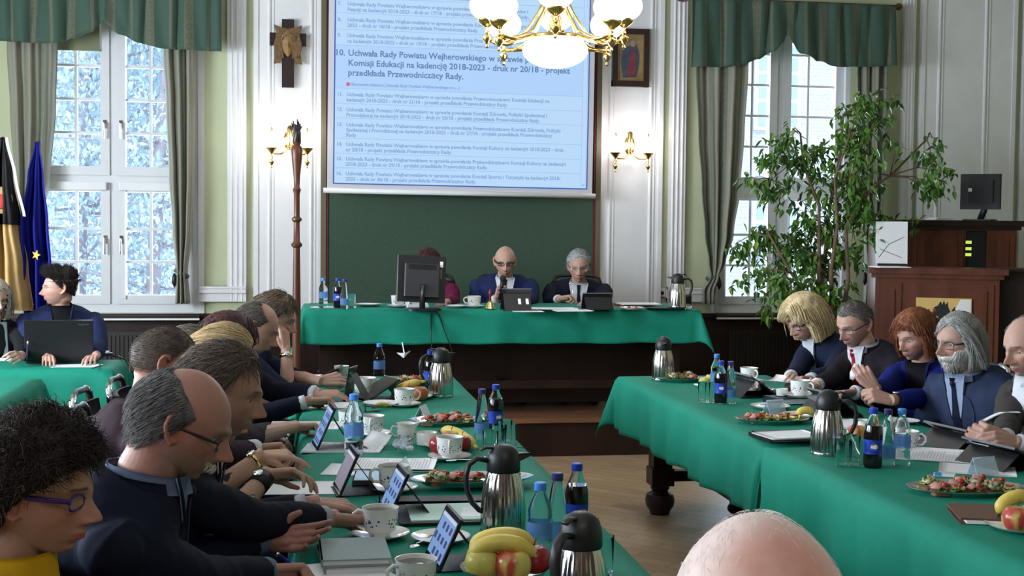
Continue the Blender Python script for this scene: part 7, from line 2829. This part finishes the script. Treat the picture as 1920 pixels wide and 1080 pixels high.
MB().rbox(-.035, .035, -.02, .0, -.035, .045, .004).rbox(.04, .16, -.03, .0, -.045, .04, .004).build('plate', M_white, sk)
MB().lathe([(.016, 0), (.016, .03)], 14).xf(Matrix.Rotation(PI / 2, 4, 'X')).build('plug', M_dark, sk, True, loc=(0, -.005, 0))

# ------------------------------------------------------------------ laptop table by the flags
def laptop(label, loc, rz, m_back, w=.38, h=.25, tilt=12, mark=False):
    t = thing('laptop', label, 'laptop', (loc[0], loc[1], ZC), rz)
    MB().rbox(-w / 2, w / 2, 0, .25, 0, .022, .012).build('base', M_black, t)
    k = Matrix.Translation((0, .0, .018)) @ Matrix.Rotation(math.radians(tilt), 4, 'X')
    lid = MB().rbox(-w / 2, w / 2, -.010, .004, 0, h, .003).xf(k).build('lid', m_back, t)
    MB().box(-w / 2 + .015, w / 2 - .015, .004, .0052, .015, h - .015).xf(k).build('screen', M_slate, lid)
    if mark:
        cu = bpy.data.curves.new('lettering', 'FONT')
        cu.body = 'lenovo'
        cu.size = .022
        cu.extrude = .0004
        cu.materials.append(M_edge)
        o = text_mesh('lettering', cu, lid)
        o.matrix_local = k @ Matrix.Translation((w / 2 - .085, -.0108, h - .032)) @ Matrix.Rotation(PI / 2, 4, 'X')
    return t


laptop('open black laptop in front of the spiky-haired man', (-1.467, 8.13, 0.77), math.radians(3), M_black, .40, .255, 10, True)
laptop('grey laptop cut off by the left edge, in front of the ash-blonde woman', (-1.991, 8.518, 0.77), math.radians(-6), mat('grey_laptop_lid', (.10, .13, .13), .4), .30, .215, 8)
paper('white printed sheets in front of the open black laptop', (-1.346, 7.97, 0.77), 92, .13, .27, n=2, seed=41)
pen('dark pen on the corner of the sheets in front of the black laptop', (-1.222, 7.763, 0.782), (-1.192, 7.967, 0.782), M_black, .005)
paper('white sheets by the left edge in front of the grey laptop', (-1.844, 8.377, 0.77), 88, .14, .22, n=2, seed=42, printed=False)
ps = thing('power_adapter', 'white and black power adapter right of the open black laptop', 'adapter', (-1.267, 8.559, 0.775), .1)
MB().rbox(-.05, .05, -.025, .025, 0, .022, .006).build('body', M_black, ps)
MB().rbox(-.03, .03, -.02, .02, .022, .034, .006).build('plug_top', M_white, ps)
tag(MB().tube([(-1.225, 8.456, 0.785), (-1.17, 8.483, 0.782), (-1.097, 8.28, 0.778), (-1.048, 8.25, 0.697), (-1.025, 8.22, 0.567)], .006, 6).build('cable', M_black, None, True), 'black cable hanging over the end of the laptop table', 'cable')
pen('dark pen held by the ash-blonde woman at the left edge', (-1.633, 8, 0.795), (-1.636, 8.05, 0.918), mat('navy_pen', (.02, .02, .10), .3), .006)

# ------------------------------------------------------------------ flags
M_blue = cloth_mat('blue_flag_cloth', (.014, .016, .20), .6, .08)
M_flagblack = cloth_mat('black_flag_cloth', (.014, .012, .013), .6, .08)
M_flaggold = cloth_mat('gold_flag_cloth', (.42, .27, .11), .6, .08)
M_star = mat('gold_star', (.70, .52, .06), .6)


def flag(label, keys, y, base, mats, split, folds, seed):
    t = thing('flag', label, 'flag', (base[0], base[1], 0))
    kk = sorted((-z, a, c) for z, a, c in keys)
    z1, z0 = -kk[0][0], -kk[-1][0]
    ph_ = seed * 1.3

    def fn(u, v):
        z = z1 + (z0 - z1) * v
        a, c = interp(kk, -z)
        w = c - a
        d = (.05 * math.sin(2 * PI * folds * u + ph_ + 1.2 * v) + .025 * math.sin(2 * PI * folds * 2.1 * u + ph_)) * min(1, v * 2 + .15)
        return Vector((a + w * u - base[0], y + d - base[1], z + .04 * w * math.sin(3 * u) * v))
    parts = []
    lo = 0.0
    for name, mm, hi in mats:
        m = MB()
        m.grid(lambda u, v, lo=lo, hi=hi: fn(u, lo + (hi - lo) * v), 40, max(6, int(40 * (hi - lo))), .004)
        parts.append(m.build(name, mm, t, True))
        lo = hi
    MB().tube([(0, 0, .04), (0, 0, z1 + .01)], .012, 10).build('pole', M_redwood, t, True)
    MB().lathe([(.02, 0), (.15, 0), (.15, .02), (.05, .05), (.02, .10)], 20).build('foot', M_brass, t, True, auto=40)
    return t, parts, fn


fl1, pr1, fn1 = flag('dark blue flag with yellow stars hanging from its pole behind the spiky-haired man',
    [(2.174, -1.772, -1.745), (1.946, -1.822, -1.719), (1.625, -1.872, -1.687), (1.338, -1.86, -1.668), (0.907, -1.843, -1.671), (0.655, -1.838, -1.673)],
    9.0, (-1.764, 9.07), (('cloth', M_blue, 1.0),), 1, 2.2, 2)
for u, v in ((.55, .50), (.2, .72), (.85, .72)):
    p = fn1(u, v)
    m = MB()
    pts = []
    for k in range(10):
        r_ = .036 if k % 2 == 0 else .015
        pts.append((p.x + r_ * math.sin(k * PI / 5 + .3) * .8, p.y - .022, p.z + r_ * math.cos(k * PI / 5 + .3)))
    m.add(pts + [(x, y + .02, z) for x, y, z in pts], [tuple(range(9, -1, -1)), tuple(range(10, 20))] + [(i, (i + 1) % 10, (i + 1) % 10 + 10, i + 10) for i in range(10)])
    m.build('star', M_star, pr1[0])
fl2, pr2, fn2 = flag('black and gold flag with a white ribbon at the left edge',
    [(2.191, -1.974, -1.944), (1.939, -2.043, -1.902), (1.623, -2.092, -1.858), (1.34, -2.115, -1.813), (1.04, -2.131, -1.781)],
    8.9, (-1.974, 8.98), (('black_half', M_flagblack, .50), ('gold_half', M_flaggold, 1.0)), 2, 2.0, 1)
m = MB()
m.grid(lambda u, v: (fn2(.93, v * .45).x + .012 + .018 * u + .03 * v, fn2(.93, v * .45).y - .05, fn2(.93, v * .45).z), 3, 16, .003)
m.build('white_ribbon', M_paper, pr2[0], True)
m = MB()
c_ = fn2(.52, .36)
m.sphere((c_.x, c_.y - .06, c_.z), (.075, .012, .09), 18, 10)
em2 = m.build('emblem', M_flaggold, pr2[0], True)
MB().sphere((c_.x, c_.y - .072, c_.z - .01), (.04, .010, .05), 14, 8).build('emblem_shield', M_arms_red, em2, True)

# ------------------------------------------------------------------ ficus
fx, fy = 4.344, 10.0
fic = thing('potted_ficus', 'tall weeping ficus with glossy leaves in front of the right window', 'ficus', (fx, fy, .28))
MB().lathe([(.13, 0), (.15, .02), (.19, .30), (.205, .32), (.205, .34), (.18, .34), (.17, .28), (0, .27)], 28, capt=False).build('pot', mat('terracotta', (.25, .09, .05), .7), fic, True, auto=40)
M_leaf = mat('ficus_leaves', (.05, .15, .03), .35, attr='Col', vary=.15, vscale=30, coat=.15)
M_bark = mat('ficus_bark', (.16, .10, .065), .8, vary=.2, vscale=30)
rnd = random.Random(77)
CL = [(1480, 245, 42, 36, 46), (1462, 330, 48, 55, 110), (1540, 300, 60, 60, 150), (1600, 240, 48, 55, 120), (1605, 330, 60, 70, 200), (1560, 400, 70, 55, 180), (1438, 425, 34, 50, 64), (1500, 470, 80, 52, 190), (1468, 530, 52, 34, 90),
      (1580, 490, 56, 60, 170), (1625, 430, 44, 60, 90), (1650, 205, 36, 36, 30), (1698, 172, 34, 26, 14), (1690, 225, 40, 30, 22), (1760, 300, 44, 34, 62), (1772, 350, 38, 34, 44), (1700, 405, 60, 22, 34), (1762, 412, 40, 12, 12),
      (1440, 575, 26, 22, 16), (1802, 310, 12, 8, 5), (1645, 330, 40, 40, 46), (1530, 555, 56, 36, 80), (1600, 565, 50, 40, 86), (1700, 270, 40, 14, 8), (1615, 190, 26, 26, 24), (1395, 455, 20, 22, 14), (1430, 520, 26, 24, 26), (1790, 245, 16, 14, 4), (1800, 345, 10, 22, 6)]
TOOL = (Vector((1.632, 10, 1.156)), Vector((2.063, 10, 1.157)), Vector((1.636, 10, 0.732)))
ex_, ey_ = (TOOL[1] - TOOL[0]) / 100.0, (TOOL[2] - TOOL[0]) / 100.0
plane = lambda px, py: TOOL[0] + ex_ * (px - 960) + ey_ * (py - 540)
org = Vector((fx, fy, .28))
st_ = MB()
lf = MB()
crown = []
stems = []
for k, (bx_, tops) in enumerate((((-.04, .0), [(1556, 600), (1553, 480), (1548, 380), (1530, 300), (1500, 245)]), ((.03, .05), [(1575, 600), (1582, 480), (1592, 380), (1600, 280), (1620, 200), (1690, 150)]), ((.06, -.03), [(1592, 610), (1600, 520), (1608, 420), (1640, 345), (1700, 320), (1760, 250)]),
                             ((-.08, -.02), [(1540, 620), (1525, 560), (1490, 510), (1440, 440)]), ((.0, -.05), [(1566, 610), (1565, 500), (1570, 420), (1560, 330), (1580, 250)]))):
    pts = [Vector((bx_[0], bx_[1], .27))]
    for j, q in enumerate(tops):
        p = plane(*q) - org
        p.y += (bx_[1] * 3) + rnd.uniform(-.05, .05) * j
        pts.append(p)
    n = len(pts)
    st_.tube(pts, [.020 * (1 - .75 * i / (n - 1)) + .003 for i in range(n)], 8)
    stems.append(pts)
allp = [p for s in stems for p in s]
for cx_, cy_, rx_, ry_, n in CL:
    c = plane(cx_, cy_) - org
    dy = rnd.uniform(-.25, .25) * min(1, rx_ / 50)
    c.y += dy
    a = min(allp, key=lambda p: (p - c).length + (.25 if p.z > c.z + .25 else 0))
    st_.tube([a, (a + c) / 2 + Vector((0, 0, .05)), c], [.008, .005, .003], 5)
    nb_ = max(3, int(n / 9))
    for k in range(nb_):
        r_, an = math.sqrt(rnd.uniform(.02, 1)), rnd.uniform(0, 2 * PI)
        tip = c + ex_ * (rx_ * r_ * math.cos(an)) + ey_ * (ry_ * r_ * math.sin(an)) + Vector((0, rnd.uniform(-.14, .14), 0))
        st_.tube([c, (c + tip) / 2 + Vector((0, 0, .02)), tip], [.003, .0022, .0012], 4)
        for i in range(max(1, int(1.6 * n) // nb_)):
            p = c.lerp(tip, rnd.uniform(.55, 1.25)) + Vector((rnd.gauss(0, .035), rnd.gauss(0, .05), rnd.gauss(0, .035)))
            L = rnd.uniform(.060, .098)
            yaw = rnd.uniform(0, 2 * PI)
            R = Matrix.Rotation(yaw, 3, 'Z') @ Matrix.Rotation(rnd.uniform(.35, 1.35), 3, 'Y') @ Matrix.Rotation(rnd.uniform(-.8, .8), 3, 'X')
            w = L * rnd.uniform(.20, .27)
            sh = [(0, 0, 0), (.28, -1, .10), (.62, -.75, .08), (1, 0, -.05), (.62, .75, .08), (.28, 1, .10), (.5, 0, -.02)]
            b0 = rnd.random()
            lf.curcol = (.030 + .11 * b0, .095 + .20 * b0, .016 + .030 * b0) if rnd.random() > .05 else (.22, .30, .06)
            lf.add([p + R @ Vector((u * L, v * w, h * L)) for u, v, h in sh], [(0, 1, 6), (1, 2, 6), (2, 3, 6), (3, 4, 6), (4, 5, 6), (5, 0, 6)])
st_.build('branches', M_bark, fic, True)
lf.build('foliage', M_leaf, fic)
